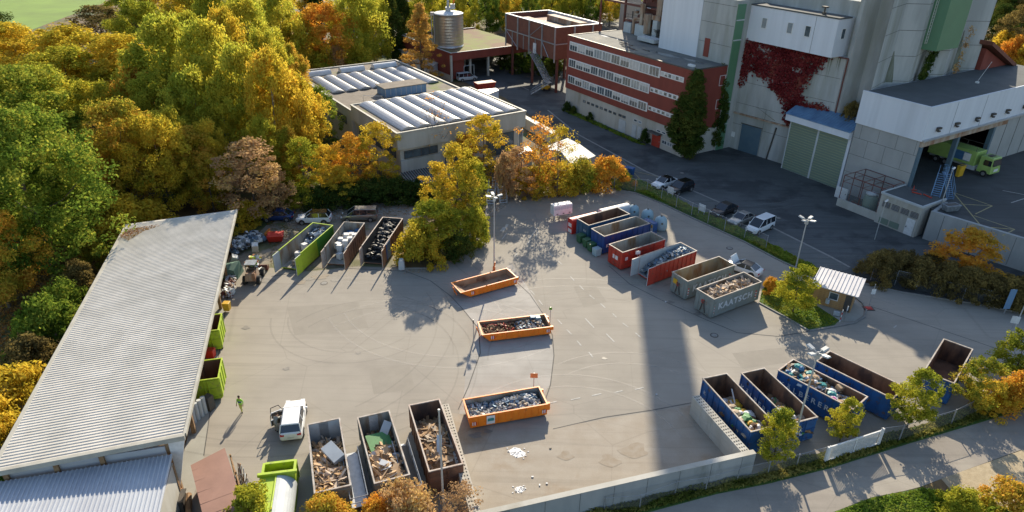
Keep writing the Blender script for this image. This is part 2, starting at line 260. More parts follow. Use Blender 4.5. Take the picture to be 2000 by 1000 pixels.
def tag(o, label=None, cat=None, group=None, kind=None):
    if label: o['label'] = label
    if cat: o['category'] = cat
    if group: o['group'] = group
    if kind: o['kind'] = kind
    return o
def thing(name, label, cat, loc=(0, 0, 0), rz=0, group=None):
    o = bpy.data.objects.new(name, None); COL.objects.link(o); o.location = loc; o.rotation_euler.z = rz; o.empty_display_size = .3
    return tag(o, label, cat, group)
def kids(o): return [c for c in bpy.data.objects if c.parent == o]
def dup(root, loc, rz, label, group=None, scale=None, cat=None):
    def cp(o, par):
        c = o.copy(); COL.objects.link(c)
        if par: c.parent = par
        for ch in kids_map.get(o.name, []): cp(ch, c)
        return c
    kids_map = {}
    for ch in list(bpy.data.objects):
        if ch.parent: kids_map.setdefault(ch.parent.name, []).append(ch)
    r = cp(root, None); r.location = loc; r.rotation_euler.z = rz; r['label'] = label
    if group: r['group'] = group
    if cat: r['category'] = cat
    if scale: r.scale = scale
    return r
def text(s, parent, mat_, size, loc, rot, name='lettering', align='LEFT', bold=.0, ext=.006, space=1.0):
    cu = bpy.data.curves.new('tmp', 'FONT'); cu.body = s; cu.size = size; cu.extrude = ext; cu.align_x = align; cu.offset = bold; cu.space_character = space
    to = bpy.data.objects.new('tmp', cu); COL.objects.link(to); dg = bpy.context.evaluated_depsgraph_get()
    me = bpy.data.meshes.new_from_object(to.evaluated_get(dg)); bpy.data.objects.remove(to)
    me.materials.clear(); me.materials.append(M[mat_]); o = bpy.data.objects.new(name, me); COL.objects.link(o); o.parent = parent; o.location = loc; o.rotation_euler = rot; return o

# ---------------------------------------------------------------- ground and paved surfaces
def sheet(name, pts, z, m, px=True, t=None):
    P = [(at(*p, z) if px else Vector((p[0], p[1], z))) for p in pts]
    b = MB().mat(m); 
    bm = bmesh.new(); vs = [bm.verts.new(p) for p in P]; f = bm.faces.new(vs); bmesh.ops.triangulate(bm, faces=[f])
    bm.normal_update()
    me = bpy.data.meshes.new(name); bm.to_mesh(me); bm.free()
    if me.polygons[0].normal.z < 0: me.flip_normals()
    me.materials.append(M[m]); o = bpy.data.objects.new(name, me); COL.objects.link(o); return tag(o, kind='structure')
g = MB().mat('ground'); g.face([(-900, -60, -.03), (900, -60, -.03), (900, 1500, -.03), (-900, 1500, -.03)]); tag(g.build('ground'), kind='structure')
sheet('meadow', [(-60, -60), (210, -40), (205, 5), (110, 40), (30, 70), (-60, 110)], -.02, 'meadow')
# wide street asphalt under the factory side
sheet('street', [(995, 60), (1500, 20), (1850, 150), (2600, 240), (2900, 640), (2000, 600), (1880, 590), (1760, 568), (1640, 530), (1520, 490), (1380, 420), (1240, 350), (1195, 330), (1100, 262), (1020, 215), (985, 190), (880, 150), (900, 90)], -.008, 'road')
sheet('parking_area', [(1140, 290), (1262, 333), (1350, 370), (1410, 397), (1500, 440), (1620, 500), (1660, 525), (1620, 535), (1478, 462), (1414, 431), (1351, 404), (1299, 375), (1200, 345)], -.002, 'parking')
sheet('yard', [(300, 1060), (398, 890), (445, 575), (480, 500), (530, 440), (556, 405), (640, 398), (790, 392), (838, 400), (800, 470), (775, 522), (840, 523), (880, 507), (920, 478), (945, 430), (950, 400), (962, 385), (1000, 376), (1050, 372), (1130, 368), (1200, 369), (1240, 376), (1295, 398), (1380, 438), (1452, 471), (1520, 507), (1600, 543), (1690, 552), (1760, 570), (1900, 592), (2000, 612), (2150, 640), (2150, 700), (1990, 735), (1900, 790), (1800, 830), (1720, 850), (1600, 885), (1475, 925), (960, 1060), (600, 1150)], 0, 'yard')
sheet('yard_lane', [(905, 780), (912, 700), (935, 640), (905, 605), (880, 590), (1000, 515), (1030, 560), (1060, 610), (1082, 690), (1075, 750), (1040, 800), (985, 840), (890, 830)], .004, 'lane')
sheet('concrete_pad', [(875, 805), (1080, 835), (1360, 790), (1475, 920), (970, 1035), (930, 985), (905, 905)], .008, 'pad')
sheet('dirt_patch', [(500, 520), (478, 560), (462, 500), (520, 440), (590, 425), (640, 430), (705, 425), (790, 425), (815, 440), (795, 480), (775, 523), (700, 520), (600, 530)], .004, 'dirt')
sheet('concrete_strip', [(398, 890), (445, 575), (430, 560), (372, 830), (340, 960), (370, 1000)], .004, 'strip')
sheet('footpath', [(1120, 1040), (1400, 965), (1500, 945), (1620, 915), (1780, 865), (2000, 800), (2150, 760), (2150, 860), (1990, 880), (1842, 934), (1800, 950), (1770, 958), (1700, 972), (1620, 1003), (1450, 1080)], -.012, 'path')
sheet('gravel_area', [(1838, 935), (2000, 878), (2150, 840), (2150, 990), (1990, 1000), (1905, 970), (1860, 960)], -.006, 'gravel')
def strip_line(name, pts, w_, z, m, kind='structure', px=True, h=0, dash=None):
    P = [(at(*p, 0) if px else Vector((*p, 0))) for p in pts]; b = MB().mat(m)
    for i in range(len(P) - 1):
        a, c = P[i], P[i + 1]; d = (c - a).normalized(); n = Vector((-d.y, d.x, 0)) * w_ / 2
        if h: b.prism([tuple(q)[:2] for q in (a - n, c - n, c + n, a + n)], z, z + h)
        else: b.face([(q.x, q.y, z) for q in (a - n, c - n, c + n, a + n)])
    return tag(b.build(name), kind=kind)
strip_line('road_joint', [(1070, 215), (1128, 262), (1200, 301), (1262, 335), (1350, 371), (1410, 397), (1500, 440), (1620, 500), (1660, 522)], .35, .006, 'kerb')
strip_line('yard_joint', [(785, 527), (840, 548), (880, 578), (905, 605), (935, 642), (938, 690), (915, 755), (895, 800)], .09, .012, 'seam')
strip_line('yard_joint', [(1003, 545), (1035, 575), (1060, 612), (1079, 655), (1082, 695), (1075, 752), (1062, 790)], .09, .012, 'seam')
strip_line('yard_joint', [(1080, 838), (1180, 815), (1280, 800), (1360, 785)], .08, .014, 'seam')
strip_line('yard_joint', [(445, 575), (420, 740), (398, 890)], .08, .012, 'seam')
strip_line('yard_joint', [(1190, 520), (1230, 555), (1300, 590), (1380, 625), (1440, 650), (1520, 657), (1580, 647)], .09, .012, 'seam')
strip_line('yard_joint', [(1700, 598), (1780, 625), (1900, 665), (2000, 700)], .08, .012, 'seam')
strip_line('yard_joint', [(530, 540), (640, 522), (790, 530)], .1, .014, 'seam')
def kerb(pts, name='kerb'): return strip_line(name, pts, .16, 0, 'kerb', h=.12)
kerb([(790, 525), (842, 524), (882, 508), (922, 479), (947, 432), (952, 402), (963, 387)]); kerb([(963, 387), (1000, 377), (1050, 373), (1130, 369), (1200, 370), (1240, 377), (1295, 399), (1380, 439), (1452, 472), (1520, 508), (1600, 545)])
kerb([(1690, 556), (1760, 571), (1900, 593), (2000, 613)])
# painted marks
def dash(u, v, u2, v2, w_=.13, m='wornwhite', name='road_marking', z=.016):
    return strip_line(name, [(u, v), (u2, v2)], w_, z, m)
for a in [(1018, 547, 1025, 556), (1036, 567, 1044, 576), (1052, 586, 1060, 596), (1089, 624, 1097, 633), (1107, 644, 1116, 653), (1127, 666, 1135, 675), (1150, 688, 1158, 698),
          (1114, 540, 1121, 548), (1132, 558, 1140, 566), (1151, 576, 1161, 584), (1173, 593, 1182, 601), (1196, 612, 1204, 620), (1216, 631, 1227, 639), (1241, 650, 1251, 659), (1143, 622, 1160, 640), (1184, 652, 1200, 668),
          (1072, 788, 1088, 784), (1115, 781, 1133, 777), (1156, 773, 1174, 769), (1200, 767, 1216, 763), (1240, 761, 1257, 757), (1052, 452, 1046, 464), (1035, 470, 1029, 478), (1010, 495, 1004, 502), (1056, 479, 1062, 484), (1072, 494, 1080, 501), (1090, 510, 1098, 517), (980, 468, 990, 455), (1033, 468, 1049, 446), (1020, 170, 1033, 176), (1745, 640, 1751, 636)]:
    dash(*a)
for a in [(1215, 312, 1252, 352), (1218, 330, 1285, 345), (1205, 335, 1225, 325)]: dash(*a, .12, 'wornyellow')
for a in [(980, 452, 986, 444, .5), (988, 444, 991, 438, .35)]: dash(*a)

for (pp) in [[(560, 600), (700, 590), (720, 640), (575, 655)], [(1120, 560), (1160, 552), (1185, 590), (1140, 600)], [(1430, 690), (1560, 675), (1600, 700), (1450, 720)], [(720, 720), (800, 712), (810, 760), (730, 770)]]: sheet('asphalt_patch', pp, .003, 'patch')
for i, (u, v, lb) in enumerate([(633, 553, 'round manhole cover before the open containers'), (1425, 485, 'round manhole cover in the lane behind the open red container'), (1520, 426, 'round manhole cover in the street by the white van'), (1332, 338, 'round manhole cover in the street above the black car'), (1395, 655, 'round manhole cover near the shadow of the grey green containers')]):
    b = MB().mat('darkmetal').lathe([(.42, 0), (.42, .022)], 20); b.mat('kerb').lathe([(.3, .0221), (.3, .024)], 16); tag(b.build('manhole_cover', loc=at(u, v)), lb, 'manhole cover', 'manhole covers')
g_ = random.Random(55)
def stain(u, v, r, m='oil'):
    c = at(u, v); n = 14; ph = g_.uniform(0, 6); b = MB().mat(m); b.face([(c.x + r * (1 + .35 * math.sin(3 * a + ph)) * math.cos(a), c.y + r * .7 * (1 + .3 * math.cos(2 * a + ph)) * math.sin(a), .0175 if m == 'oil' else .018) for a in [2 * PI * i / n for i in range(n)]]); tag(b.build('ground_stain'), kind='structure')
for q in [(600, 545, .7), (655, 548, .5), (520, 548, .9), (588, 552, .6, 'wet'), (627, 541, .9, 'wet'), (930, 850, .5), (952, 842, .35), (1310, 590, .35), (1362, 613, .45), (700, 690, .25), (560, 720, .3), (820, 640, .2), (1180, 700, .25), (480, 640, .4), (1240, 880, 1.1, 'wet'), (1190, 900, .8, 'wet'), (1105, 890, .6, 'wet'), (760, 560, .35), (1450, 760, .0001)]: stain(*q)
tm = {'d': seethrough('faint rubber mark', (.09, .08, .07), .10), 'l': seethrough('faint scrape', (.55, .52, .47), .11)}
def arc(cu, cv, r, a0, a1, k='d', w_=.16, z=.02, gap=1.7):
    c = at(cu, cv)
    for rr in ((r, r + gap) if gap else (r,)):
        b = MB().mat(tm[k]); n = 22
        for i in range(n):
            p, q = [a0 + (a1 - a0) * (i + j) / n for j in (0, 1)]
            b.face([(c.x + (rr + o_) * math.cos(t_), c.y + (rr + o_) * math.sin(t_), z) for t_, o_ in ((p, 0), (q, 0), (q, w_), (p, w_))])
        tag(b.build('tyre_track'), kind='structure')
for i, q in enumerate([(720, 690, 8, 0, 2.6), (760, 640, 10, .3, 2.2), (640, 720, 12, -.4, 1.2), (830, 760, 14, .8, 2.4), (700, 610, 7, 3.3, 5.6), (1150, 760, 18, .6, 2.0), (1180, 700, 11, 1.2, 3.2), (1250, 840, 9, .2, 2.2), (1500, 660, 13, .9, 2.3), (1650, 700, 12, .8, 2.0), (560, 640, 15, -.9, .5), (900, 560, 13, 3.6, 5.4), (1060, 480, 10, 3.0, 5.2), (1800, 640, 14, .5, 1.9), (620, 600, 20, 4.4, 5.5), (1130, 900, 9, .3, 2.5)]): arc(*q, k='dl'[i % 2], z=.019 + .0004 * i)
for i, q in enumerate([(1500, 380, 16, 3.6, 5.4), (1350, 300, 22, 4.0, 5.3), (1900, 430, 9, 1.0, 3.0), (1650, 430, 25, 2.0, 3.2)]): arc(*q, k='dl'[i % 2], z=(.019 if i != 2 else 3.82))
# ---------------------------------------------------------------- foliage
def leaf_mesh(name, centers, normals, size, mtl, aspect=1.0, down=0):
    n = len(centers); nr = normals + nrs.normal(0, .55, (n, 3)); nr /= np.linalg.norm(nr, axis=1)[:, None] + 1e-9
    a = np.cross(nr, nrs.normal(0, 1, (n, 3))); 
    if down: a = a * (1 - down) + np.array([0, 0, -1.0]) * down
    a /= np.linalg.norm(a, axis=1)[:, None] + 1e-9; b = np.cross(nr, a); b /= np.linalg.norm(b, axis=1)[:, None] + 1e-9
    s = size * nrs.uniform(.6, 1.3, (n, 1)); a = a * s * aspect; b = b * s * .62
    V = np.empty((n * 4, 3)); V[0::4] = centers - a; V[1::4] = centers - b; V[2::4] = centers + a; V[3::4] = centers + b
    me = bpy.data.meshes.new(name); me.vertices.add(n * 4); me.vertices.foreach_set('co', V.ravel())
    me.loops.add(n * 4); me.loops.foreach_set('vertex_index', np.arange(n * 4)); me.polygons.add(n)
    me.polygons.foreach_set('loop_start', np.arange(0, n * 4, 4)); me.polygons.foreach_set('loop_total', np.full(n, 4))
    me.materials.append(mtl); me.update(); me.validate(); return me
def clumps(H, Rr, z0, n, shape):
    """clump centres inside a crown of height H, radius Rr, starting at z0"""
    out = []; g = random.Random(nrs.randint(1 << 30))
    while len(out) < n:
        t = g.random(); ang = g.uniform(0, 2 * PI)
        if shape == 'round': env = math.sqrt(max(0, 1 - (2 * t - .85) ** 2 / 1.35)); 
        elif shape == 'oval': env = math.sin(PI * min(1, .12 + t * .86)) ** .6
        elif shape == 'cone': env = (1 - t) ** .8 * (1 if t > .08 else .6 + t * 5)
        elif shape == 'column': env = min(1, (1.02 - t) * 1.5) ** .8 * (.6 + .4 * min(1, t * 4))
        elif shape == 'mound': env = math.sqrt(max(0, 1 - t * t))
        lobes = 1 + .22 * math.sin(3 * ang + t * 5 + g.random() * .6) + .1 * math.sin(7 * ang + t * 9)
        r = Rr * env * lobes * (g.random() ** .38)
        out.append((r * math.cos(ang), r * math.sin(ang), z0 + t * (H - z0), env))
    return out
def crown_mesh(name, H, Rr, z0, nc, rc, nl, leaf, shape, mtl, aspect=1, down=0, flat=.75):
    C = np.array(clumps(H - rc * .6, Rr - rc * .5, z0, nc, shape)); n = nc * nl
    idx = np.repeat(np.arange(nc), nl); d = nrs.normal(0, 1, (n, 3)); d /= np.linalg.norm(d, axis=1)[:, None]
    rr = rc * nrs.uniform(.55, 1.45, nc)[idx][:, None] * nrs.uniform(.25, 1.05, (n, 1)) ** .6
    off = d * rr; off[:, 2] *= flat
    if down: off[:, 2] = off[:, 2] * 1.9 - abs(nrs.normal(0, .5, n)) * rc * down * 2
    P = C[idx][:, :3] + off; P[:, 2] = np.maximum(P[:, 2], .08 + nrs.uniform(0, .2, n))
    N = d * .8 + np.array([0, 0, .55]); return leaf_mesh(name, P, N, leaf, mtl, aspect, down), C
def trunk_mesh(name, H, r, z0, C, Rr, mtl, limbs=9, top=.8):
    b = MB().mat(mtl); pts = []; x = y = 0
    n = 6
    for i in range(n + 1):
        pts.append(Vector((x, y, -.15 + H * top * i / n))); x += rnd.uniform(-.02, .02) * H * .6; y += rnd.uniform(-.02, .02) * H * .6
    for i in range(n): b.tube(pts[i], pts[i + 1], r * (1 - i / n * .85), r * (1 - (i + 1) / n * .85), 7, False)
    if len(C):
        for k in range(limbs):
            c = Vector(C[rnd.randrange(len(C))][:3]); zb = max(z0 * .5, min(c.z * .75, H * top * .9)); i = min(n - 1, int(zb / (H * top) * n)); a = pts[i]
            mid = (a + c) / 2 + Vector((0, 0, -.04 * H)); rr = r * (1 - i / n * .85) * .45
            b.tube(a, mid, rr, rr * .6, 5, False); b.tube(mid, c, rr * .6, rr * .2, 5, False)
            for _ in range(2): b.tube(mid + (c - mid) * rnd.uniform(.2, .9), c + Vector((rnd.uniform(-1, 1), rnd.uniform(-1, 1), rnd.uniform(.1, 1))) * H * .055, rr * .22, rr * .06, 4, False)
    return b
VAR = {}
def variant(key, H, Rr, z0, nc, rc, nl, leaf, shape, lm, bark='bark', aspect=1, down=0, tr=.018, limbs=9, flat=.75):
    me, C = crown_mesh('crown', H, Rr, z0, nc, rc, nl, leaf, shape, LM[lm], aspect, down, flat)
    b = trunk_mesh('trunk', H, H * tr, z0, C, Rr, bark, limbs); to = b.build('trunk'); tm = to.data; bpy.data.objects.remove(to)
    VAR.setdefault(key, []).append((me, tm, H, Rr))
for i in range(3): variant('broad', 13, 5.6, 2.2, 130, 1.0, 190, .15, 'round', 'green')
for i in range(2): variant('huge', 19, 8.6, 3.0, 300, 1.2, 160, .17, 'round', 'green')
for i in range(3): variant('birch', 16, 4.4, 2.5, 125, .8, 170, .13, 'oval', 'birch', 'barkpale', 1.5, .55, .012)
for i in range(3): variant('light', 10, 3.2, 1.0, 100, .58, 90, .11, 'oval', 'yellow', 'bark', 1.1, 0, .014, 14)
for i in range(3): variant('young', 4.6, 1.75, .8, 84, .36, 110, .066, 'oval', 'mixed', 'bark', 1.2, 0, .013, 9)
for i in range(3): variant('shrub', 2.6, 2.2, .1, 64, .46, 120, .085, 'mound', 'mixed', 'twig', 1.1, 0, .012, 12)
for i in range(2): variant('column', 14, 2.2, .6, 330, .62, 150, .13, 'column', 'dark', 'bark', 1.2, 0, .015)
variant('larch', 16, 4.0, 1.5, 150, .6, 130, .11, 'cone', 'larch', 'bark', 1.2, 0, .015, 30)
for i in range(2): variant('conifer', 17, 3.6, 1.2, 120, .85, 140, .16, 'cone', 'dark', 'bark', 1.3, .2, .014)
for i in range(2): variant('sparse', 9, 3.0, 1.2, 70, .6, 46, .1, 'oval', 'orange', 'twig', 1.1, 0, .014, 56)
variant('bare', 12, 2.6, 4.0, 34, .7, 7, .1, 'oval', 'yellow', 'twig', 1.1, 0, .013, 60)
def plant(key, k, x, y, H, Rr, lm, name, label, cat='tree', group=None, rz=None, z=0, part='crown', leafobj=True):
    me, tm, h0, r0 = VAR[key][k % len(VAR[key])]
    t = thing(name, label, cat, (x, y, z), rnd.uniform(0, 6.28) if rz is None else rz, group)
    s = Rr / r0; t.scale = (s, s, H / h0)
    c = bpy.data.objects.new(part, me); COL.objects.link(c); c.parent = t; c.material_slots[0].link = 'OBJECT'; c.material_slots[0].material = LM[lm]
    q = bpy.data.objects.new('stem' if cat in ('shrub', 'bush') else 'trunk', tm); COL.objects.link(q); q.parent = t
    return t
def tree_px(u, vb, vt, wpx, key, lm, name, label, cat='tree', group=None, k=None, vis=1.0):
    """stands on the ground at (u,vb); its top is seen at vt; its crown is wpx wide"""
    p = at(u, vb); d0 = (p - Vector((0, 0, CH))).length
    lo, hi = .5, 45
    for _ in range(40):
        h = (lo + hi) / 2; q = p + Vector((0, 0, h)) - Vector((0, 0, CH)); vv = 500 - F * (q.dot(_u) / q.dot(_f))
        if abs(math.sin(ROLL)) > 0: pass
        if vv > vt: lo = h
        else: hi = h
    return plant(key, rnd.randrange(9) if k is None else k, p.x, p.y, h * 1.03, wpx * d0 / F / 2 * vis, lm, name, label, cat, group)

# ================================================================ FACTORY SIDE
def fth(name, label, cat, s, t, z=0, group=None):       # a thing in the factory frame: local x = along E1, local y = along E2 (away from the yard)
    return thing(name, label, cat, fac(s, t, z), FYAW, group)
# E1 x E2 : E2 is +90 degrees from E1, so local axes are (E1, E2)
def window_row(parent, x0, n, pitch, wdt, z0, z1, y=-.06, blind=0, frame='white', depth=.1, axis='x', split=2, openf=0):
    for i in range(n):
        b = MB().mat(frame); a = x0 + i * pitch; fr = .07
        def bx(m, p0, p1, q0, q1, y0, y1):
            m.box(p0, p1, y0, y1, q0, q1) if axis == 'x' else m.box(y0, y1, p0, p1, q0, q1)
        bx(b, a, a + wdt, z0, z0 + fr, y, y + depth); bx(b, a, a + wdt, z1 - fr, z1, y, y + depth)
        for k in range(split + 1): bx(b, a + k * (wdt - fr) / split, a + k * (wdt - fr) / split + fr, z0 + fr, z1 - fr, y, y + depth)
        f = b.build('window', parent)
        gl = MB().mat(rnd.choice(['glass', 'glass', 'skyglass'])); bx(gl, a + fr, a + wdt - fr, z0 + fr, z1 - fr, y + .035, y + .055); gl.build('pane', f)
        r = rnd.random()
        if r < blind:
            c = MB().mat('curtain'); hh = rnd.choice([.35, .5, .8, 1]) * (z1 - z0 - .16); bx(c, a + .08, a + wdt - .08, z1 - .08 - hh, z1 - .08, y + .005, y + .03); c.build('blind', f)
# ---- red office building (33.8 x 12, 14.6 high)
o = fth('office_building', 'long red brown office building with three rows of white windows above pale concrete', 'building', 0, 0)
MB().mat('conclt').box(0, 33.8, .05, 12, -.1, 4.3).build('ground_floor', o)
MB().mat('redp').box(-.12, 33.92, -.1, 12, 4.3, 14.45).build('wall', o)
b = MB().mat('bitumen').box(.1, 33.7, .15, 24, 14.45, 14.52); b.mat('darkmetal'); b.box(-.12, 33.92, -.1, .15, 14.45, 14.62); b.box(-.12, .1, .15, 12, 14.45, 14.62); b.box(33.7, 33.92, .15, 8, 14.45, 14.62)
rf = b.build('roof', o)
MB().mat('conclt').box(.1, 20, 12, 24, 8, 14.45).build('rear_wing', o)
for (x0, x1, z0, z1, n) in [(.8, 26.6, 11.9, 13.45, 10), (.8, 24.4, 8.75, 10.2, 10), (.8, 24.4, 5.55, 6.95, 10)]:
    MB().mat('white').box(x0 - .1, x1 + .1, -.13, -.098, z0 - .1, z1 + .1).build('window_band', o)
    p = (x1 - x0) / n; window_row(o, x0 + .08, n, p, p - .2, z0, z1, -.2, .42, split=3)
for (x0, x1, z0, z1) in [(26.9, 32.2, 12.3, 13.0), (24.8, 31.5, 9.2, 9.85), (24.8, 31.5, 6.0, 6.6)]:
    MB().mat('white').box(x0 - .1, x1 + .1, -.13, -.098, z0 - .08, z1 + .08).build('window_band', o); window_row(o, x0, 6, (x1 - x0) / 6, .8, z0, z1, -.17, .3, split=1)
window_row(o, 5.9, 8, 1.35, .85, 2.7, 3.15, -.0, 0, 'darkmetal', split=1); window_row(o, 16.9, 2, 1.1, .9, 2.75, 3.2, 0, 0, 'darkmetal', split=1); window_row(o, 21.2, 2, 1.2, .9, 2.9, 3.4, 0, 0, split=1); window_row(o, 27.3, 2, 1.3, 1, 2.7, 3.1, 0, 0, split=1); window_row(o, 28.9, 2, 1.3, 1.2, 1.0, 1.7, 0, 0, split=2)
for x, wd, m in [(17.2, 1.9, 'lightgrey'), (21.0, 1.1, 'lightgrey'), (22.5, 1.1, 'lightgrey'), (26.4, 2.1, 'redc')]:
    d = MB().mat(m).box(x, x + wd, -.03, .06, 0, 2.3).build('door', o); MB().mat('alu').box(x + wd - .2, x + wd - .12, -.09, -.03, 1, 1.2).build('handle', d)
MB().mat('darkmetal').box(26.0, 28.8, -1.1, .04, 2.45, 2.6, (26.0, 28.8, -.9, .04)).build('door_canopy', o)
window_row(o, 6.4, 1, 1.8, 1.3, 11.3, 13.0, 33.86, 0, axis='y', split=1, depth=.1); window_row(o, 6.4, 1, 1.8, 1.3, 7.4, 9.0, 33.86, 0, axis='y', split=1)
PUD = [(9.2, 6.0, 1.7, .5), (11.3, 4.6, 1.5, .45), (12.6, 3.5, 1.4, .4), (14.6, 2.6, 1.7, .5), (13.8, 4.4, .9, .3), (16.8, 2.3, 1.0, .3), (19.0, 3.9, 1.8, .3), (23.0, 4.5, 2.8, .7), (28.5, 5.2, 2.2, .5), (3.9, 5.9, 1.3, .22)]
for (x, y, rx, ry) in PUD:
    b = MB().mat('puddle'); b.face([(x + rx * (1 + .25 * math.sin(5 * a)) * math.cos(a), y + ry * (1 + .3 * math.cos(4 * a)) * math.sin(a), 14.527) for a in [i * PI / 12 for i in range(24)]]); b.build('rain_puddle', rf)
b = MB().mat('lightgrey'); 
for i in range(3): b.box(11.0, 15.6, 8.0 + i * .75, 8.65 + i * .75, 14.8, 15.5)
b.mat('darkmetal').box(14.1, 19.3, 8.9, 11.2, 14.55, 14.8); tag(b.build('ventilation_unit', bevel=.06, loc=fac(0, 0), rz=FYAW), 'pale grey ribbed ventilation unit lying on the office building roof', 'ventilation unit')
b = MB().mat('white').box(31.2, 32.4, 1.4, 2.0, 14.54, 14.9); tag(b.build('roof_hatch', bevel=.04, loc=fac(0, 0), rz=FYAW), 'small white hatch at the front corner of the office building roof', 'hatch')
# ---- clad tower and concrete tower
o = fth('stair_tower', 'tall tower behind the office roof, white cladding on the left half, concrete on the right', 'tower', 0, 0)
MB().mat('cream').box(17.3, 26.7, 7.7, 20, 14.5, 24.6).build('clad_wall', o); MB().mat('conc').box(26.7, 34.0, 7.8, 20, 0, 24.6).build('concrete_wall', o)
b = MB().mat('joint')
for z in (17.4, 20.6, 23.6): b.box(26.75, 33.9, 7.77, 7.81, z, z + .05)
b.split('joint', o); b = MB().mat('silogreen').box(34.0, 34.12, 7.9, 9.7, 0, 24); b.mat('lightgrey')
for z in (4.4, 8.2, 18.4, 21.5): b.box(34.12, 34.18, 7.9, 9.7, z, z + .18)
b.build('green_cladding', o); b = MB().mat('glass').box(34.12, 34.2, 8.3, 9.5, 4.9, 6.6); b.build('window', o)
b = MB().mat('redp').box(28.2, 29.4, 7.75, 7.79, 15.0, 18.0).build('painted_panel', o)
# ---- silo: front wall with ivy, white clad box, folded side wall
o = fth('silo_building', 'huge weathered concrete silo building with a folded side wall above the truck hall', 'building', 0, 0)
top = 26.0; zig = [(56.5, 12.2), (54.6, 18.6), (56.5, 21.2), (54.6, 27.4), (56.5, 30.2), (54.6, 36.4), (56.5, 39.4)]
plan = [(33.4, 12.0), (52.0, 12.0), (52.4, 14.6), (54.6, 15.0)] + zig + [(34, 39.4), (33.4, 20)]
lowp = plan
b = MB().mat('conc').prism([(33.4, 11.2), (50.9, 13.4), (50.9, 14.6), (33.4, 14.6)], 0, 18.4); b.prism([(33.4, 14.6), (50.9, 14.6), (50.9, 39.3), (33.4, 39.3)], 0, top); b.prism([(50.9, 13.5), (51.6, 13.4), (52.6, 15.6), (54.4, 16.2), (56.5, 12.2)] + zig[1:] + [(50.9, 39.4)], 0, 28.4); b.build('wall', o)
WT = Matrix.Translation((33.4, 11.2, 0)) @ Matrix.Rotation(math.atan(.1257), 4, 'Z')   # frame of the slightly turned ivy wall
b = MB().mat('joint')
for z in [3.6 * i + .8 for i in range(1, 8)]:
    for i in range(len(zig) - 1):
        a, c = Vector((*zig[i], 0)), Vector((*zig[i + 1], 0)); d = (c - a).normalized(); n = Vector((d.y, -d.x, 0)) * .015
        if z > 14.5: b.face([a + n + Vector((0, 0, z)), c + n + Vector((0, 0, z)), c + n + Vector((0, 0, z + .07)), a + n + Vector((0, 0, z + .07))])
    if z < 18: b.T = WT; b.box(.1, 17.5, -.015, .01, z, z + .05); b.T = None
b.T = WT
for x in (6.4, 12.5): b.box(x, x + .05, -.015, .01, 0, 8)
b.T = None
b.split('joint', o)
b = MB().mat('moss')
for (t, s, wd, h0, h1) in [(18.6, 54.6, 1.0, 15, 19.5), (27.4, 54.6, .9, 15, 18.0), (36.4, 54.6, .8, 15, 21)]:
    for sg in (-1, 1):
        q = zig[[z_[1] for z_ in zig].index(t) + sg]; d = Vector((q[0] - s, q[1] - t, 0)).normalized(); n = Vector((d.y, -d.x, 0)); n = n if n.x > 0 else -n; n = n * .02; a = Vector((s, t, 0)) + n
        b.face([a + Vector((0, 0, h0)), a + d * wd + Vector((0, 0, h0)), a + d * wd * .6 + Vector((0, 0, (h0 + h1) / 2)), a + d * .1 + Vector((0, 0, h1)), a + Vector((0, 0, h1))])
b.split('algae_streak', o)
b = MB().mat('steelred').tube((51.3, 13.2, .5), (51.3, 13.2, 18.3), .11); b.tube((51.3, 13.2, 18.3), (49.9, 13.0, 18.3), .11); b.build('drain_pipe', o)
def wtm(m): b = MB().mat(m); b.T = WT; return b
d = wtm('doorblue').box(2.5, 6.3, -.07, .01, .02, 4.7).build('roller_door', o); wtm('darkmetal').box(2.3, 6.5, -.12, -.07, 4.7, 4.85).build('lintel', d)
wtm('rust').box(.1, 11.8, -.3, -.01, 6.15, 6.4).build('cable_tray', o); wtm('darkmetal').tube((8.2, -.15, 0), (8.9, -.15, 5.6), .13).build('cable', o); wtm('white').box(.7, 1.4, -.05, -.01, 2.0, 2.9).build('notice', o)
MB().mat('darkmetal').box(33.46, 33.55, 10.3, 11.1, 0, 2.1).build('side_door', o)
g_ = random.Random(12); b = MB().mat('moss'); b.T = WT
for k in range(26):
    x = g_.uniform(12.6, 17.2) if k % 2 else g_.uniform(.3, 17); wd = g_.uniform(.05, .25); z1 = 18.3; z0_ = z1 - g_.uniform(.4, 5) ; b.face([(x, -.012, z1), (x + wd * .3, -.012, z0_), (x + wd, -.012, z1)])
b.T = None; tag(b.build('rain_stain', o), kind='stuff')
# green extension hanging on the folded wall
b = MB().mat('silogreen').prism([(55.2, 23.0), (57.9, 23.6), (57.9, 29.4), (55.2, 30.0)], 19.6, 28.6); b.build('green_bay', o)
b = MB().mat('alu')
for y in (22.1, 22.6): b.tube((56.8, y, 20.6), (56.8, y, 28), .04, n=5)
for i in range(19): b.tube((56.8, 22.1, 20.7 + i * .4), (56.8, 22.6, 20.7 + i * .4), .03, n=4)
b.build('ladder', o)
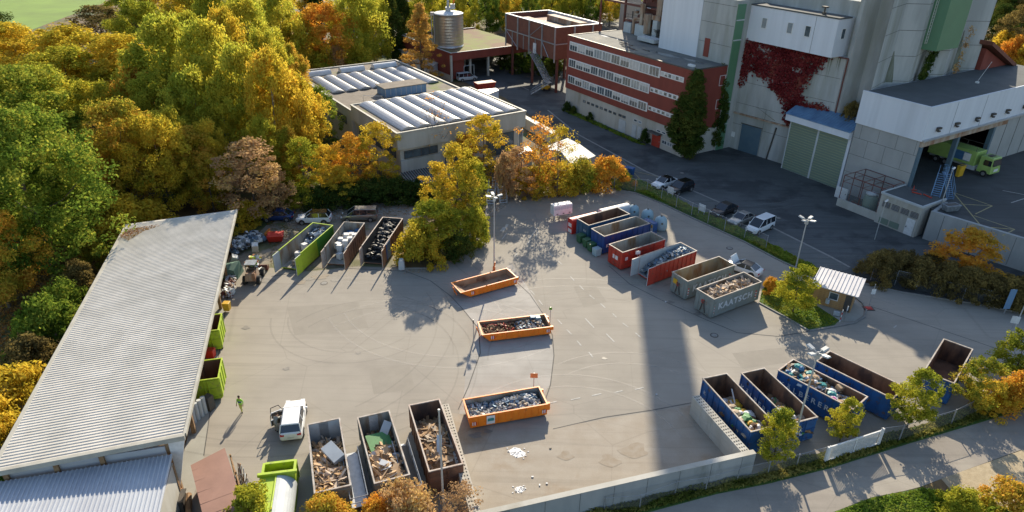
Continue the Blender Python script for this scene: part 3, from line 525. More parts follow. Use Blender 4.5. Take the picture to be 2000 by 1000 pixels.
# white clad box
o = fth('clad_annex', 'white clad box with four small windows jutting from the silo wall above the red ivy', 'annex', 0, 0)
MB().mat('cream').box(33.6, 49.9, 11.0, 14.6, 18.4, 23.75).build('wall', o); MB().mat('darkroof').box(33.5, 50.0, 10.9, 13.9, 23.75, 23.95).build('roof', o)
for x in (36.6, 41.5, 44.7): window_row(o, x, 1, 1, 1.0, 20.6, 22.2, 10.9, 0, split=1)
window_row(o, 12.2, 1, 1, .9, 20.9, 22.4, 49.86, 0, axis='y', split=1)
b = MB().mat('joint').box(46.2, 46.24, 10.98, 11.0, 18.4, 23.7); b.build('cladding_joint', o)
b = MB().mat('darkmetal').box(46.5, 46.9, 11.6, 12, 23.95, 24.3); b.tube((46.7, 11.8, 24.3), (46.7, 11.8, 25.0), .12); b.box(46.3, 47.1, 11.5, 12.1, 24.9, 25.1); tag(b.build('siren', loc=fac(0, 0), rz=FYAW), 'small black siren on the roof edge of the white clad box', 'siren')
# red ivy: leaf clusters over the wall
def ivy(name, label, pts, n, lm, y=11.05, size=.22, cat='climbing plant', axis='x', s0=0, extra=None):
    P = []; 
    xs = [p[0] for p in pts]; zs = [p[1] for p in pts]
    def inside(x, z):
        c = False; j = len(pts) - 1
        for i in range(len(pts)):
            if (pts[i][1] > z) != (pts[j][1] > z) and x < (pts[j][0] - pts[i][0]) * (z - pts[i][1]) / (pts[j][1] - pts[i][1] + 1e-9) + pts[i][0]: c = not c
            j = i
        return c
    g = random.Random(5)
    holes = [(g.uniform(min(xs), max(xs)), g.uniform(min(zs), max(zs)), g.uniform(.3, 1.0)) for _ in range(26)]
    while len(P) < n:
        x = g.uniform(min(xs) - .4, max(xs) + .4); z = g.uniform(min(zs) - .3, max(zs) + .3)
        if not inside(x + g.gauss(0, .35), z + g.gauss(0, .3)): continue
        if any((x - a) ** 2 * .35 + (z - c) ** 2 * 1.6 < r * r * .5 for a, c, r in holes) and g.random() < .8: continue
        P.append((x, y + (x - 33.4) * .1257 - abs(g.gauss(0, .15)), z) if axis == 'x' else (y + abs(g.gauss(0, .15)), x, z))
    P = np.array(P); N = np.tile(np.array([0, -1, .3]) if axis == 'x' else np.array([1, 0, .3]), (len(P), 1)).astype(float)
    me = leaf_mesh('leaves', P, N, size, LM[lm]); t = fth(name, label, cat, 0, 0)
    c = bpy.data.objects.new('leaves', me); COL.objects.link(c); c.parent = t
    st = MB().mat('twig')
    for k in range(1):
        x0 = g.choice(xs); zb = min(zs); a = (x0, zb) if inside(x0, zb + .5) else ((min(xs) + max(xs)) / 2, zb)
        x1 = g.uniform(min(xs), max(xs)); z1 = g.uniform(zb + 1, max(zs)); q = ((a[0], y + .1 + (a[0] - 33.4) * .1257, a[1]), (x1, y + .1 + (x1 - 33.4) * .1257, z1)) if axis == 'x' else ((y - .1, a[0], a[1]), (y - .1, x1, z1)); st.tube(q[0], q[1], .03, .01, 4)
    st.build('stem', t); return t
ivy('red_ivy', 'crimson ivy climbing the silo wall below the white clad box', [(33.3, 18.4), (48.4, 18.4), (47.4, 16.9), (46.4, 15.4), (45.5, 13.6), (44.9, 12.2), (45.8, 10.9), (47.0, 10.6), (49.2, 10.7), (50.2, 10.2), (48.6, 9.8), (46.4, 9.6), (45.6, 6.8), (43.6, 6.6), (43.4, 8.8), (42.7, 10.2), (41.2, 11.2), (39.4, 12.0), (37.2, 13.4), (35.6, 14.0), (34.8, 11.6), (33.4, 10.6)], 7600, 'ivy')
ivy('green_creeper', 'dark green creeper climbing the folded silo wall under the green bay', [(24.2, 15), (25.9, 15), (26.4, 17.5), (27.5, 19.0), (25.9, 19.4), (25.0, 18)], 1300, 'dark', 56.2, .2, axis='y')
ivy('bare_creeper', 'thin reddish creeper near the far edge of the silo wall', [(33.0, 15), (34.6, 15), (34.4, 18), (35.5, 21.5), (33.8, 21.8), (33.6, 18)], 420, 'pinkbrown', 56.4, .15, axis='y')
# gate house with green roller gates
o = fth('gate_house', 'gate house with two tall green slatted gates under a blue sheet roof', 'gate house', 0, 0)
MB().mat('cream').box(45.6, 56.0, 10.95, 12.6, 0, 8.4).build('wall', o)
b = MB().mat('cream').box(45.0, 56.2, 10.2, 10.95, 8.0, 8.95, (45.0, 56.2, 10.2, 14)); b.build('fascia', o)
b = MB().mat('bluesheet'); 
b.hull([(44.9, 10.1, 8.96), (56.3, 10.1, 8.96), (56.3, 13.6, 10.3), (44.9, 13.0, 10.2), (44.9, 10.1, 9.06), (56.3, 10.1, 9.06), (56.3, 13.6, 10.4), (44.9, 13.0, 10.3)], [(3, 2, 1, 0), (4, 5, 6, 7), (0, 1, 5, 4), (1, 2, 6, 5), (2, 3, 7, 6), (3, 0, 4, 7)])
for i in range(24): x = 45.1 + i * .47; b.hull([(x, 10.1, 9.06), (x + .1, 10.1, 9.06), (x + .1, 13.2, 10.3), (x, 13.2, 10.3), (x, 10.1, 9.12), (x + .1, 10.1, 9.12), (x + .1, 13.2, 10.36), (x, 13.2, 10.36)], [(4, 5, 6, 7), (0, 1, 5, 4), (1, 2, 6, 5), (3, 0, 4, 7)])
b.build('roof', o)
for x0, x1 in ((45.8, 50.7), (51.0, 55.8)):
    d = MB().mat('doorgreen').box(x0, x1, 10.86, 10.94, .05, 7.9).build('gate', o); b = MB().mat('doorslat')
    for i in range(19): b.box(x0, x1, 10.82, 10.86, .4 + i * .4, .5 + i * .4)
    b.build('slat', d)
b = MB().mat('lightgrey').box(50.7, 51.0, 10.8, 10.95, 0, 8.0); b.box(45.6, 45.8, 10.84, 10.95, 0, 8); b.split('gate_post', o)
MB().mat('cream').prism([(56.0, 10.95), (56.25, 10.95), (56.25, 13.6), (56.0, 13.6)], 0, [9.25, 9.25, 10.28, 10.28]).build('side_wall', o)
# ---- truck hall
o = fth('truck_hall', 'truck hall with white upper cladding, dark flat roof and open truck gates', 'hall', 0, 0)
YZ = 3.8
MB().mat('ashlar').box(56.5, 66.0, 10.75, 11.1, 0, 10.5).build('front_wall', o); MB().mat('cream').box(56.4, 66.25, 10.55, 50, 10.5, 15.0).build('upper_wall', o)
b = MB().mat('darkroof').box(56.6, 66.05, 10.75, 49.8, 15.0, 15.06); b.mat('cream').box(56.4, 66.25, 10.5, 10.75, 15.0, 15.2); b.box(66.05, 66.25, 10.75, 50, 15.0, 15.2); b.build('roof', o)
b = MB().mat('joint')
for z in (3.2, 5.9, 8.4): b.box(56.5, 66.0, 10.735, 10.75, z, z + .04)
for i in range(7): b.box(57.5 + i * 1.35, 57.53 + i * 1.35, 10.735, 10.75, 5.9 if i % 2 else 8.4, 8.4 if i % 2 else 10.4)
b.split('joint', o)
MB().mat('rust').box(66.0, 66.35, 10.75, 33, 9.7, 10.5).build('gate_lintel', o); MB().mat('alu').box(66.25, 66.6, 10.6, 50, 10.5, 10.7).build('ledge', o)
b = MB().mat('doorblue')
for y in (10.8, 19.9, 29.6): b.box(65.7, 66.3, y, y + .55, YZ, 9.7)
b.split('gate_pillar', o)
b = MB().mat('ashlar').box(65.8, 66.1, 30.15, 50, YZ, 10.5); b.mat('joint')
for y in (33.5, 37, 40.5): b.box(66.1, 66.13, y, y + .1, YZ, 10.4)
b.build('side_wall', o); MB().mat('blackish').box(57, 57.2, 11.1, 50, 0, 10.5).build('inner_wall', o); MB().mat('blackish').box(57.2, 65.8, 49.5, 49.8, 0, 10.5).build('inner_wall', o)
b = MB().mat('joint').box(66.25, 66.27, 17.0, 17.03, 10.7, 15); b.box(66.25, 66.27, 24.5, 24.53, 10.7, 15); b.build('cladding_joint', o)
for i, y in enumerate((13.5, 18.0, 23.2, 27.4, 31.5, 36.5)):
    b = MB().mat('darkmetal').box(66.27, 66.4, y - .25, y + .25, 11.6, 12.1); b.box(66.4, 66.75, y - .3, y + .3, 11.9, 12.15); b.box(66.45, 66.7, y - .22, y + .22, 11.5, 11.7)
    tag(b.build('floodlight', loc=fac(0, 0), rz=FYAW), 'small black floodlight on the white truck hall wall, number %d from the front corner' % (i + 1), 'floodlight', 'floodlights along the truck hall wall')
b = MB().mat('white').box(61.5, 61.9, 30, 30.4, 15.06, 15.3); b.tube((61.7, 30.2, 15.3), (62.3, 31.2, 18.2), .03, n=4); tag(b.build('lightning_rod', loc=fac(0, 0), rz=FYAW), 'thin rod standing on the dark truck hall roof', 'rod')
# elevated truck yard
b = MB().mat('truckyard').prism([tuple(fac(*q))[:2] for q in [(66.3, 9.4), (72.6, 6.4), (83.4, 8.2), (120, 15), (120, 70), (57.2, 50), (57.2, 11.1), (66.3, 11.1)]], 0.0, YZ); tag(b.build('truck_yard'), kind='structure')
o = fth('retaining_wall', 'tall blue grey concrete retaining wall holding up the truck yard', 'wall', 0, 0)
b = MB().mat('concb'); pts = [(72.4, 5.7), (83.4, 7.6), (100, 10.6), (125, 15.5)]
for i in range(3):
    (a, c), (d, e) = pts[i], pts[i + 1]; b.prism([(a, c), (d, e), (d, e + .45), (a, c + .45)], 0, YZ + .15)
b.prism([(72.4, 6.15), (72.8, 6.2), (71.9, 10.4), (71.5, 10.4)], 0, YZ + .15); b.build('wall', o)
b = MB().mat('joint')
for i in range(9): x = 74 + i * 2.6; y = 5.7 + (x - 72.4) * .1745 if x < 83.4 else 7.6 + (x - 83.4) * .181; b.box(x, x + .04, y - .03, y + .02, .1, YZ)
b.split('joint', o)
# painted yellow crosses on the truck yard
def yl(pts, w_=.16, m='wornyellow'):
    b = MB().mat(m)
    for (u, v, u2, v2) in pts:
        a, c = at(u, v, YZ), at(u2, v2, YZ); d = (c - a).normalized(); n = Vector((-d.y, d.x, 0)) * w_ / 2; b.face([(q.x, q.y, YZ + .006) for q in (a - n, c - n, c + n, a + n)])
    tag(b.build('yard_marking'), kind='structure')
yl([(1862, 376, 1900, 422), (1900, 422, 1925, 452), (1905, 418, 1938, 402), (1862, 376, 1938, 402), (1830, 396, 1938, 402), (1902, 421, 1982, 448), (1982, 448, 1958, 460), (1898, 441, 1982, 448)]); yl([(1958, 372, 2010, 382), (1975, 396, 2000, 388)], .14, 'wornwhite')
# kiosk / transformer house
o = fth('transformer_house', 'low concrete transformer house with louvres, white door and dark flat roof beside the retaining wall', 'small building', 0, 0)
MB().mat('conclt').box(66.0, 71.6, 5.0, 10.2, 0, 4.25).build('wall', o); b = MB().mat('darkroof').box(66.1, 71.5, 5.1, 10.1, 4.25, 4.32); b.mat('lightgrey'); b.box(65.9, 71.7, 4.9, 5.1, 4.15, 4.42); b.box(71.5, 71.7, 5.1, 10.3, 4.15, 4.42); b.box(65.9, 66.1, 5.1, 10.3, 4.15, 4.42); b.build('roof', o)
for i in range(4):
    f = MB().mat('darkmetal').box(66.5 + i * 1.3, 67.5 + i * 1.3, 4.93, 4.99, 2.5, 3.3).build('louvre', o); b = MB().mat('alu')
    for k in range(5): b.box(66.5 + i * 1.3, 67.5 + i * 1.3, 4.9, 4.93, 2.54 + k * .16, 2.6 + k * .16)
    b.build('slat', f)
d = MB().mat('white').box(70.2, 71.3, 4.92, 4.99, .05, 2.3).build('door', o); MB().mat('darkmetal').box(70.3, 70.38, 4.86, 4.92, 1.0, 1.2).build('handle', d)
MB().mat('doorgreen').box(66.6, 67.9, 4.95, 4.99, .2, 1.0).build('low_panel', o); MB().mat('doorgreen').box(68.1, 69.4, 4.95, 4.99, .2, 1.0).build('low_panel', o)
b = MB().mat('redc')
for x, y, l, r in [(68.6, 8.6, 1.2, .3), (69.9, 8.9, 1.3, -.2), (67.8, 9.3, .7, 1.0)]: b.obox((x, y, 4.42), l, .12, .12, r)
b.tube((67.6, 9.5, 4.32), (67.6, 9.5, 4.95), .09, .03); tag(b.build('scrap_barrier', loc=fac(0, 0), rz=FYAW), 'red and white barrier pieces lying on the transformer house roof', 'barrier')
# gas cage
o = fth('steel_cage', 'rusty open steel cage on a low wall between the green gates and transformer house', 'cage', 0, 0)
MB().mat('conclt').box(59.8, 65.8, 5.4, 5.7, 0, 1.1).build('low_wall', o); b = MB().mat('steelred')
for x in (59.9, 62.9, 65.7):
    for y in (5.55, 8.0, 10.4): b.tube((x, y, 0), (x, y, 4.6), .06, n=5)
    b.tube((x, 5.55, 4.6), (x, 10.4, 4.6), .05, n=4); b.tube((x, 5.55, 3.7), (x, 10.4, 3.7), .04, n=4)
for y in (5.55, 8.0, 10.4):
    b.tube((59.9, y, 4.6), (65.7, y, 4.6), .05, n=4); b.tube((59.9, y, 3.7), (65.7, y, 3.7), .04, n=4)
b.build('frame', o); b = MB().mat('fencewire'); b.face([(59.9, 5.56, 1.1), (65.7, 5.56, 1.1), (65.7, 5.56, 3.7), (59.9, 5.56, 3.7)]); b.face([(59.88, 5.6, 0), (59.88, 10.4, 0), (59.88, 10.4, 3.7), (59.88, 5.6, 3.7)]); b.build('wire_screen', o)
b = MB().mat('doorgreen').lathe([(.85, 0), (.95, .5), (.95, 2.2), (.6, 2.6), (.2, 2.7)], 16); b.mat('lightgrey').lathe([(.75, 2.55), (.8, 2.75), (.3, 2.95)], 14); tag(b.build('storage_tank', loc=fac(63.4, 7.4), smooth=True), 'round green tank standing inside the steel cage', 'tank')
b = MB().mat('steelred').box(0, 1.6, 0, 1, .1, .9); b.mat('darkmetal').box(.2, 1.4, .1, .9, .9, 1.15); b.tube((.3, .5, 1.1), (1.3, .5, 1.5), .08); tag(b.build('pump_unit', loc=fac(61.2, 6.6), rz=FYAW), 'rust red pump unit inside the steel cage', 'pump')
b = MB().mat('white').box(0, 1.9, 0, .15, 0, 1.7); b.mat('darkmetal').box(1.6, 1.7, -.03, 0, .8, 1); tag(b.build('metal_cabinet', loc=fac(57.6, 8.0), rz=FYAW, bevel=.02), 'white sheet metal cabinet at the left end of the steel cage', 'cabinet')
# chimney, off the top of the photo, whose shadow crosses the yard
c = fac(22.2 - 1.295 * 34, 34)
b = MB().mat('chimney').lathe([(2.5, 0), (2.3, 40), (2.15, 96)], 28); tag(b.build('chimney', loc=c, smooth=True), 'tall round concrete chimney rising behind the rusty steelwork', 'chimney')
# steelwork with ducts behind the office roof
o = fth('steelwork', 'cluttered rust red steelwork carrying ducts and walkways behind the office roof', 'steelwork', 0, 0)
b = MB().mat('steelred')
for (x, y) in [(1.0, 13), (1.0, 19), (6.4, 13), (6.4, 19), (12, 15), (12, 21), (17, 15), (17, 21)]: b.box(x - .18, x + .18, y - .18, y + .18, 8, 26)
for z in (16.6, 19.6, 22.6, 25.4):
    b.box(1, 17, 12.9, 13.1, z, z + .3); b.box(1, 17, 19, 19.2, z, z + .3)
    for x in (1, 6.4, 12, 17): b.box(x - .1, x + .1, 13, 21, z, z + .3)
b.box(-7, 6.4, 12.85, 13.15, 19.6, 20.0); b.box(-7, -6.7, 12.85, 13.15, 14, 20)
b.build('frame', o)
b = MB().mat('steelred').box(5.4, 9.4, 14, 20, 16.4, 25.5); b.box(12.4, 13.4, 14.5, 15.5, 15, 19); b.build('red_housing', o)
b = MB().mat('rust').tube((8.4, 12.6, 15.2), (8.4, 12.6, 18.8), .8); b.tube((10.9, 13.2, 18.8), (10.9, 13.2, 27), .75, n=12); b.box(9.9, 12.1, 12.1, 14.2, 18.0, 18.8); b.tube((4.6, 12.4, 14.6), (4.6, 12.4, 17.4), .3); b.tube((4.6, 12.4, 17.4), (9.0, 12.4, 17.9), .25); b.box(6.6, 7.4, 12.0, 12.6, 16.6, 20.5); b.box(12.6, 13.2, 12.3, 13.4, 14.6, 22); b.build('rusty_duct', o)
b = MB().mat('lightgrey').box(5.6, 8.6, 11.9, 13.6, 14.5, 16.6); b.box(10.6, 11.8, 11.9, 13.0, 14.5, 18.0); b.box(15, 19, 14.5, 17, 16.8, 19); b.tube((14.4, 14.2, 17.2), (14.4, 14.2, 27), .75, n=12); b.tube((14.4, 14.2, 17.4), (18.6, 15.2, 16.9), .9, n=12); b.box(1.6, 3.8, 12.4, 13.8, 14.5, 16.4); b.tube((16.6, 14.6, 18.8), (16.6, 14.6, 27), .5, n=12); b.box(15.2, 18.8, 13.9, 14.5, 19.6, 20.0); b.tube((12.2, 13.9, 20), (14.4, 13.9, 22.4), .35); b.build('grey_duct', o)
b = MB().mat('darkmetal')
for i in range(9): b.box(11.2 + i * .28, 12.8 + i * .28, 11.6, 12.6, 14.6 + .0 + (8 - i) * .22, 14.66 + (8 - i) * .22)
for z in (16.9, 19.9, 22.9): b.box(1, 17, 13.2, 18.9, z, z + .06)
for x in [1 + i * 1.3 for i in range(13)]: b.tube((x, 12.8, 16.9), (x, 12.8, 18), .03, n=4)
b.tube((1, 12.8, 18), (17, 12.8, 18), .03, n=4); b.tube((1, 12.8, 17.45), (17, 12.8, 17.45), .03, n=4); b.build('walkway', o)
g_ = random.Random(99); b = MB()
for k in range(60):
    b.mat(g_.choice(['steelred', 'steelred', 'rust', 'lightgrey', 'darkmetal', 'alu'])); x = g_.uniform(1.5, 17); y = g_.uniform(12.3, 14.5); z = g_.uniform(14.6, 26)
    r = g_.random(); L0 = g_.uniform(.8, 3.2)
    if r < .4: b.tube((x, y, z), (min(17.2, x + L0), y, z), g_.uniform(.04, .12), n=6)
    elif r < .75: b.tube((x, y, z), (x, y, z + L0), g_.uniform(.04, .14), n=6)
    else: b.box(x, x + g_.uniform(.2, .8), y, y + .5, z, z + g_.uniform(.2, .9))
b.split('pipe', o)
b = MB().mat('conc').box(-1.6, 4.6, 20, 27, 0, 27); tag(b.build('filter_tower', loc=fac(0, 0), rz=FYAW), 'plain light grey tower at the left of the rusty steelwork', 'tower')
b = MB().mat('darkmetal').box(10, 24, 22, 30, 0, 27); b.mat('redp').box(9.9, 17, 21.9, 22, 15, 27); tag(b.build('boiler_house', loc=fac(0, 0), rz=FYAW), 'dark boiler house standing close behind the rusty steelwork', 'building')
# ---- red box on stilts
bx0 = at(1087, 55, 14); BY = math.atan2(-.86, .516)
o = thing('conveyor_house', 'red brown box building on stilts with an open pale rimmed roof', 'building', (bx0.x, bx0.y, 0), BY)   # local +x towards the yard corner, box runs to -x and +y
b = MB().mat('redroof')
for (x0, x1, y0, y1) in [(-21.4, 0, 0, .3), (-21.4, 0, 11.7, 12), (-.3, 0, .3, 11.7), (-21.4, -21.1, .3, 11.7)]: b.box(x0, x1, y0, y1, 7.4, 14)
b.box(-21.1, -.3, .3, 11.7, 7.4, 12.9); b.mat('lightgrey').box(-21.1, -.3, 11.62, 11.7, 12.9, 14); b.box(-.38, -.3, .3, 11.62, 12.9, 14); b.build('wall', o)
b = MB().mat('lightgrey')
for (x0, x1, y0, y1) in [(-21.5, .1, -.1, .4), (-21.5, .1, 11.6, 12.1), (-.4, .1, .4, 11.6), (-21.5, -21.0, .4, 11.6)]: b.box(x0, x1, y0, y1, 14, 14.15)
b.build('parapet', o)
b = MB().mat('rust').box(-18, -1.5, 1.6, 4.2, 12.9, 13.6); b.box(-15, -2, 7.4, 9.4, 12.9, 14.2); b.build('roof_deck', o)
b = MB().mat('darkmetal')
for i in range(6): b.box(-14 + i * 1.8, -12.4 + i * 1.8, 5.2, 7.2, 12.9, 13.1, (-14 + i * 1.8, -12.4 + i * 1.8, 6.4, 7.3))
b.build('roof_light', o)
b = MB().mat('mesh')
for x in (-21, -15.6, -10.6, -5.3, -.2):
    b.box(x - .12, x + .12, -.25, 0, 6.8, 14)
for x in (-18, -13, -8): b.box(x - .05, x + .05, -.2, 0, 7.4, 10.6)
b.box(-21.3, 0, -.2, 0, 10.5, 10.7); b.box(0, .2, 0, 12, 10.5, 10.7); b.tube((-10.6, -.2, 10.6), (-5.3, -.2, 13.8), .08, n=4); b.tube((-5.3, -.2, 10.6), (-2.4, -.2, 7.5), .08, n=4); b.tube((-21, -.2, 10.6), (-15.8, -.2, 7.5), .08, n=4)
b.box(0, .25, 4.5, 4.8, 7, 14); b.box(0, .25, 9.3, 9.6, 7, 14); b.build('steel_frame', o)
MB().mat('white').box(-8.6, -7.4, -.3, -.18, 7.4, 9.6).build('door', o)
b = MB().mat('steelred')
for x in (-20, -11, -1): b.box(x - .22, x + .22, 1, 1.45, 0, 7.4); b.box(x - .22, x + .22, 10, 10.45, 0, 7.4)
b.split('stilt', o)
def stairs(name, label, path_, w_=1.1, col='mesh'):
    """steel stair through a list of points (start, landing, ..., end)"""
    t = thing(name, label, 'stairs', (0, 0, 0)); b = MB().mat(col); rl = MB().mat(col)
    for a, c in zip(path_, path_[1:]):
        a = Vector(a); c = Vector(c); d = (c - a); h = Vector((d.x, d.y, 0)).normalized(); nrm = Vector((-h.y, h.x, 0)) * w_ / 2
        n = max(2, int(abs(d.z) / .22)) if abs(d.z) > .3 else 4
        for i in range(n):
            p = a + d * ((i + .5) / n); b.obox(p, d.length / n * .8 if abs(d.z) > .3 else d.length / n * .96, w_, .05, math.atan2(h.y, h.x))
        for sg in (-1, 1):
            rl.tube(a + nrm * sg, c + nrm * sg, .06, n=4)
            for k in (.55, 1.05): rl.tube(a + nrm * sg + Vector((0, 0, k)), c + nrm * sg + Vector((0, 0, k)), .03, n=4)
            for i in range(int(d.length / 1.1) + 1):
                p = a + d * (i / (int(d.length / 1.1) + 1e-6 if int(d.length / 1.1) else 1)) + nrm * sg; rl.tube(p, p + Vector((0, 0, 1.05)), .025, n=4)
    b.build('tread', t); rl.build('railing', t); return t
a = o.location + Vector((0, 0, 7.4)); ux = Vector((math.cos(BY), math.sin(BY), 0)); uy = Vector((-math.sin(BY), math.cos(BY), 0))
stairs('steel_stairs', 'grey steel stairs zigzagging from the stilted red box down to the street', [a - ux * 8 - uy * .9, a - ux * 4.6 - uy * 1.0 - Vector((0, 0, 2.2)), a - ux * 1.2 - uy * 1.2 - Vector((0, 0, 4.6)), a + ux * .6 - uy * 1.6 - Vector((0, 0, 4.6)), a - ux * 2.2 - uy * 4.4 - Vector((0, 0, 7.3))])
# ---- red hall with mossy roof and steel tank
h1 = Vector((.826, .564, 0)); HY = math.atan2(.564, .826); r0 = at(880, 104, 6.5)
o = thing('weighbridge_hall', 'open red brown drive-through hall with a mossy flat roof left of the stilted box', 'hall', (r0.x, r0.y, 0), HY)
b = MB().mat('redp').box(0, 22, -.1, .2, 4.7, 6.5); b.box(0, .3, .2, 26, 4.7, 6.5); b.box(0, .3, .2, 26, 1.4, 4.7); b.box(1.2, 4.2, 1.2, 1.4, .2, 4.7); b.box(.3, 22, 25.7, 26, 4.2, 6.5); b.build('wall', o)
MB().mat('conclt').box(-.05, .35, .25, 26, 0, 1.4).build('plinth', o)
b = MB().mat('greenroof').box(.3, 22, .2, 25.7, 6.0, 6.3); b.mat('lightgrey'); b.box(-.1, 22, -.15, .1, 6.5, 6.58); b.box(-.1, .2, .1, 26, 6.5, 6.58); b.box(.2, 22, 25.8, 26.1, 6.5, 6.62); b.build('roof', o)
b = MB().mat('conclt')
for x, y in [(0.15, .1), (5.6, .8), (10.6, .8), (21.3, .8), (10.6, 12), (21.3, 12), (5.6, 12)]: b.box(x - .22, x + .22, y - .22, y + .22, 0, 6)
b.split('column', o); MB().mat('blackish').box(4.5, 22, 16, 16.2, 0, 6).build('rear_wall', o)
b = MB().mat('lightgrey').tube((3.3, -.3, 0), (3.3, -.3, 3.3), .06); b.tube((3.3, -.3, 3.3), (6, -.3, 3.3), .06); b.tube((6, -.3, 3.3), (6, -.3, 0), .06); tag(b.build('height_gauge', loc=o.location, rz=HY), 'thin white height gauge frame before the open red hall', 'gauge')
tk = at(872, 92, 6.3); tk += Vector((.35, .9, 0)) * 1.5
t = thing('steel_tank', 'big ribbed steel tank with a white lid on the mossy roof', 'tank', tk)
MB().mat('tank').lathe([(3.45, -.3), (3.45, .5)] + sum([[(3.45, .5 + i * .66), (3.5, .58 + i * .66), (3.5, .66 + i * .66)] for i in range(10)], []) + [(3.45, 7.4), (3.6, 7.5)], 36).build('shell', t, smooth=True)
MB().mat('white').lathe([(3.6, 7.5), (3.3, 7.65), (1, 8.0), (.2, 8.05)], 36).build('lid', t, smooth=True)
b = MB().mat('mesh').box(-.6, .6, -.5, .5, 8.0, 8.9); b.tube((0, 0, 8.9), (0, 0, 10.6), .35, .25); b.box(.5, 1.6, -.3, .3, 8.4, 9.6); b.tube((-3.9, -1.2, -5), (-3.9, -1.2, 7.9), .12); b.tube((-3.3, -1.6, -5), (-3.3, -1.6, 7.9), .12); b.box(-4.0, -3.2, -1.7, -1.1, 7.2, 7.9); b.build('gauge_head', t)
b = MB().mat('orange').tube((1.1, .2, 9.2), (1.7, .2, 11.6), .12, .3); b.build('wind_sock', t)
# car, skip and small items in front of the hall
# ---- solar hall
s1 = Vector((.83, .56, 0)); SY = math.atan2(.56, .83); s0 = at(775, 263, 8)
o = thing('solar_hall', 'flat roofed concrete hall covered with arched solar strips, between the wood and the street', 'hall', (s0.x, s0.y, 0), SY)
W1 = 22.6
b = MB().mat('conclt').box(0, W1, 0, 17.6, 5.6, 8.0); b.box(.6, W1 - .6, .6, 17.6, 0, 5.6); b.build('wall', o)
MB().mat('conclt').box(0, W1, 17.6, 49, 0, 7.0).build('rear_wall', o)
b = MB().mat('gravelroof').box(.3, W1 - .3, .3, 17.5, 8.0, 8.03); b.mat('fascia')
for (x0, x1, y0, y1) in [(-.1, W1 + .1, -.1, .25), (-.1, .25, .25, 17.6), (W1 - .25, W1 + .1, .25, 17.6), (.25, W1 - .25, 17.4, 17.7)]: b.box(x0, x1, y0, y1, 8.0, 8.22)
b.build('roof', o)
b = MB().mat('gravelroof').box(.3, W1 - .3, 17.7, 48.7, 7.0, 7.03); b.mat('fascia')
for (x0, x1, y0, y1) in [(-.1, .25, 17.7, 49), (W1 - .25, W1 + .1, 17.7, 49), (.25, W1 - .25, 48.7, 49.1)]: b.box(x0, x1, y0, y1, 7.0, 7.25)
b.build('lower_roof', o)
window_row(o, 1.2, 1, 6, 5.6, 3.9, 5.1, .5, 0, 'darkmetal', split=4); window_row(o, 15.5, 1, 6, 5.2, 1.5, 5.0, .5, 0, 'darkmetal', split=3); window_row(o, 21.6, 1, 1, .9, 1.6, 5.0, .5, 0, 'white', split=1)
window_row(o, 8, 1, 6, 3.6, .2, 5.0, .5, 0, 'darkmetal', split=2)
window_row(o, 2, 3, 5, 4, 3.6, 5.0, -.03 + .5, 0, 'darkmetal', axis='y', split=3); window_row(o, 20, 4, 5.5, 4.4, 4.2, 5.6, -.05, 0, 'darkmetal', axis='y', split=3)
MB().mat('conc').box(.5, 7.2, .3, .62, 1.3, 3.8).build('parapet_panel', o)
b = MB().mat('alu'); b.hull([(.2, -3.2, 1.0), (8.2, -3.2, 1.0), (8.2, .5, 1.9), (.2, .5, 1.9), (.2, -3.2, 1.08), (8.2, -3.2, 1.08), (8.2, .5, 1.98), (.2, .5, 1.98)], [(3, 2, 1, 0), (4, 5, 6, 7), (0, 1, 5, 4), (1, 2, 6, 5), (2, 3, 7, 6), (3, 0, 4, 7)]); b.mat('darkroof')
for i in range(20): x = .4 + i * .4; b.hull([(x, -3.1, 1.09), (x + .2, -3.1, 1.09), (x + .2, .45, 1.97), (x, .45, 1.97), (x, -3.1, 1.16), (x + .2, -3.1, 1.16), (x + .2, .45, 2.04), (x, .45, 2.04)], [(4, 5, 6, 7), (0, 1, 5, 4), (1, 2, 6, 5), (3, 0, 4, 7)])
b.build('lean_to_roof', o)
def solar_strip(x, y0, y1, z, wd, n, pos):
    t = thing('solar_strip', pos, 'solar strip', s0 + Vector((0, 0, 0)), SY, 'arched solar strips on the hall roof'); t.location = (s0.x, s0.y, 0)
    L = y1 - y0; seg = 8
    def arch(u): return .12 + .42 * math.sin(PI * u) ** .8
    mb = MB().mat('sunglare')  # white sheet colour paints in the sun's glare beside the cells
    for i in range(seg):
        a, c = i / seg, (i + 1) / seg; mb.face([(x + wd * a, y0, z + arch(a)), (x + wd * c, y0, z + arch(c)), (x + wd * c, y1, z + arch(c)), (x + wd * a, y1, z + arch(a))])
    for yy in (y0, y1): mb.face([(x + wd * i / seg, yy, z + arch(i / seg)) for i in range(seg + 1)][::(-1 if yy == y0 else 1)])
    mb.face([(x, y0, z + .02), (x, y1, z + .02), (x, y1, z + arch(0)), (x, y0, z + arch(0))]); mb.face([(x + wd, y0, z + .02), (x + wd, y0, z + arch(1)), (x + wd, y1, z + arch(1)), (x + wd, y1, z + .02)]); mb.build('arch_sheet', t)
    pb = MB().mat('pv')
    for k in range(n):
        ya = y0 + .15 + (L - .3) * k / n; yb = ya + (L - .3) / n - .14
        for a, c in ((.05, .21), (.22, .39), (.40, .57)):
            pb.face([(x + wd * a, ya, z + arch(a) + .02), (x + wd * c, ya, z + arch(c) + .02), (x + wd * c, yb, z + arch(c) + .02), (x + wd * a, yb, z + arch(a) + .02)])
    pb.build('solar_cells', t)
for i in range(8): solar_strip(1.2 + i * 2.62, .9, 16.9, 8.03, 2.45, 9, 'arched strip on the nearer solar hall roof, number %d of eight from the left' % (i + 1))
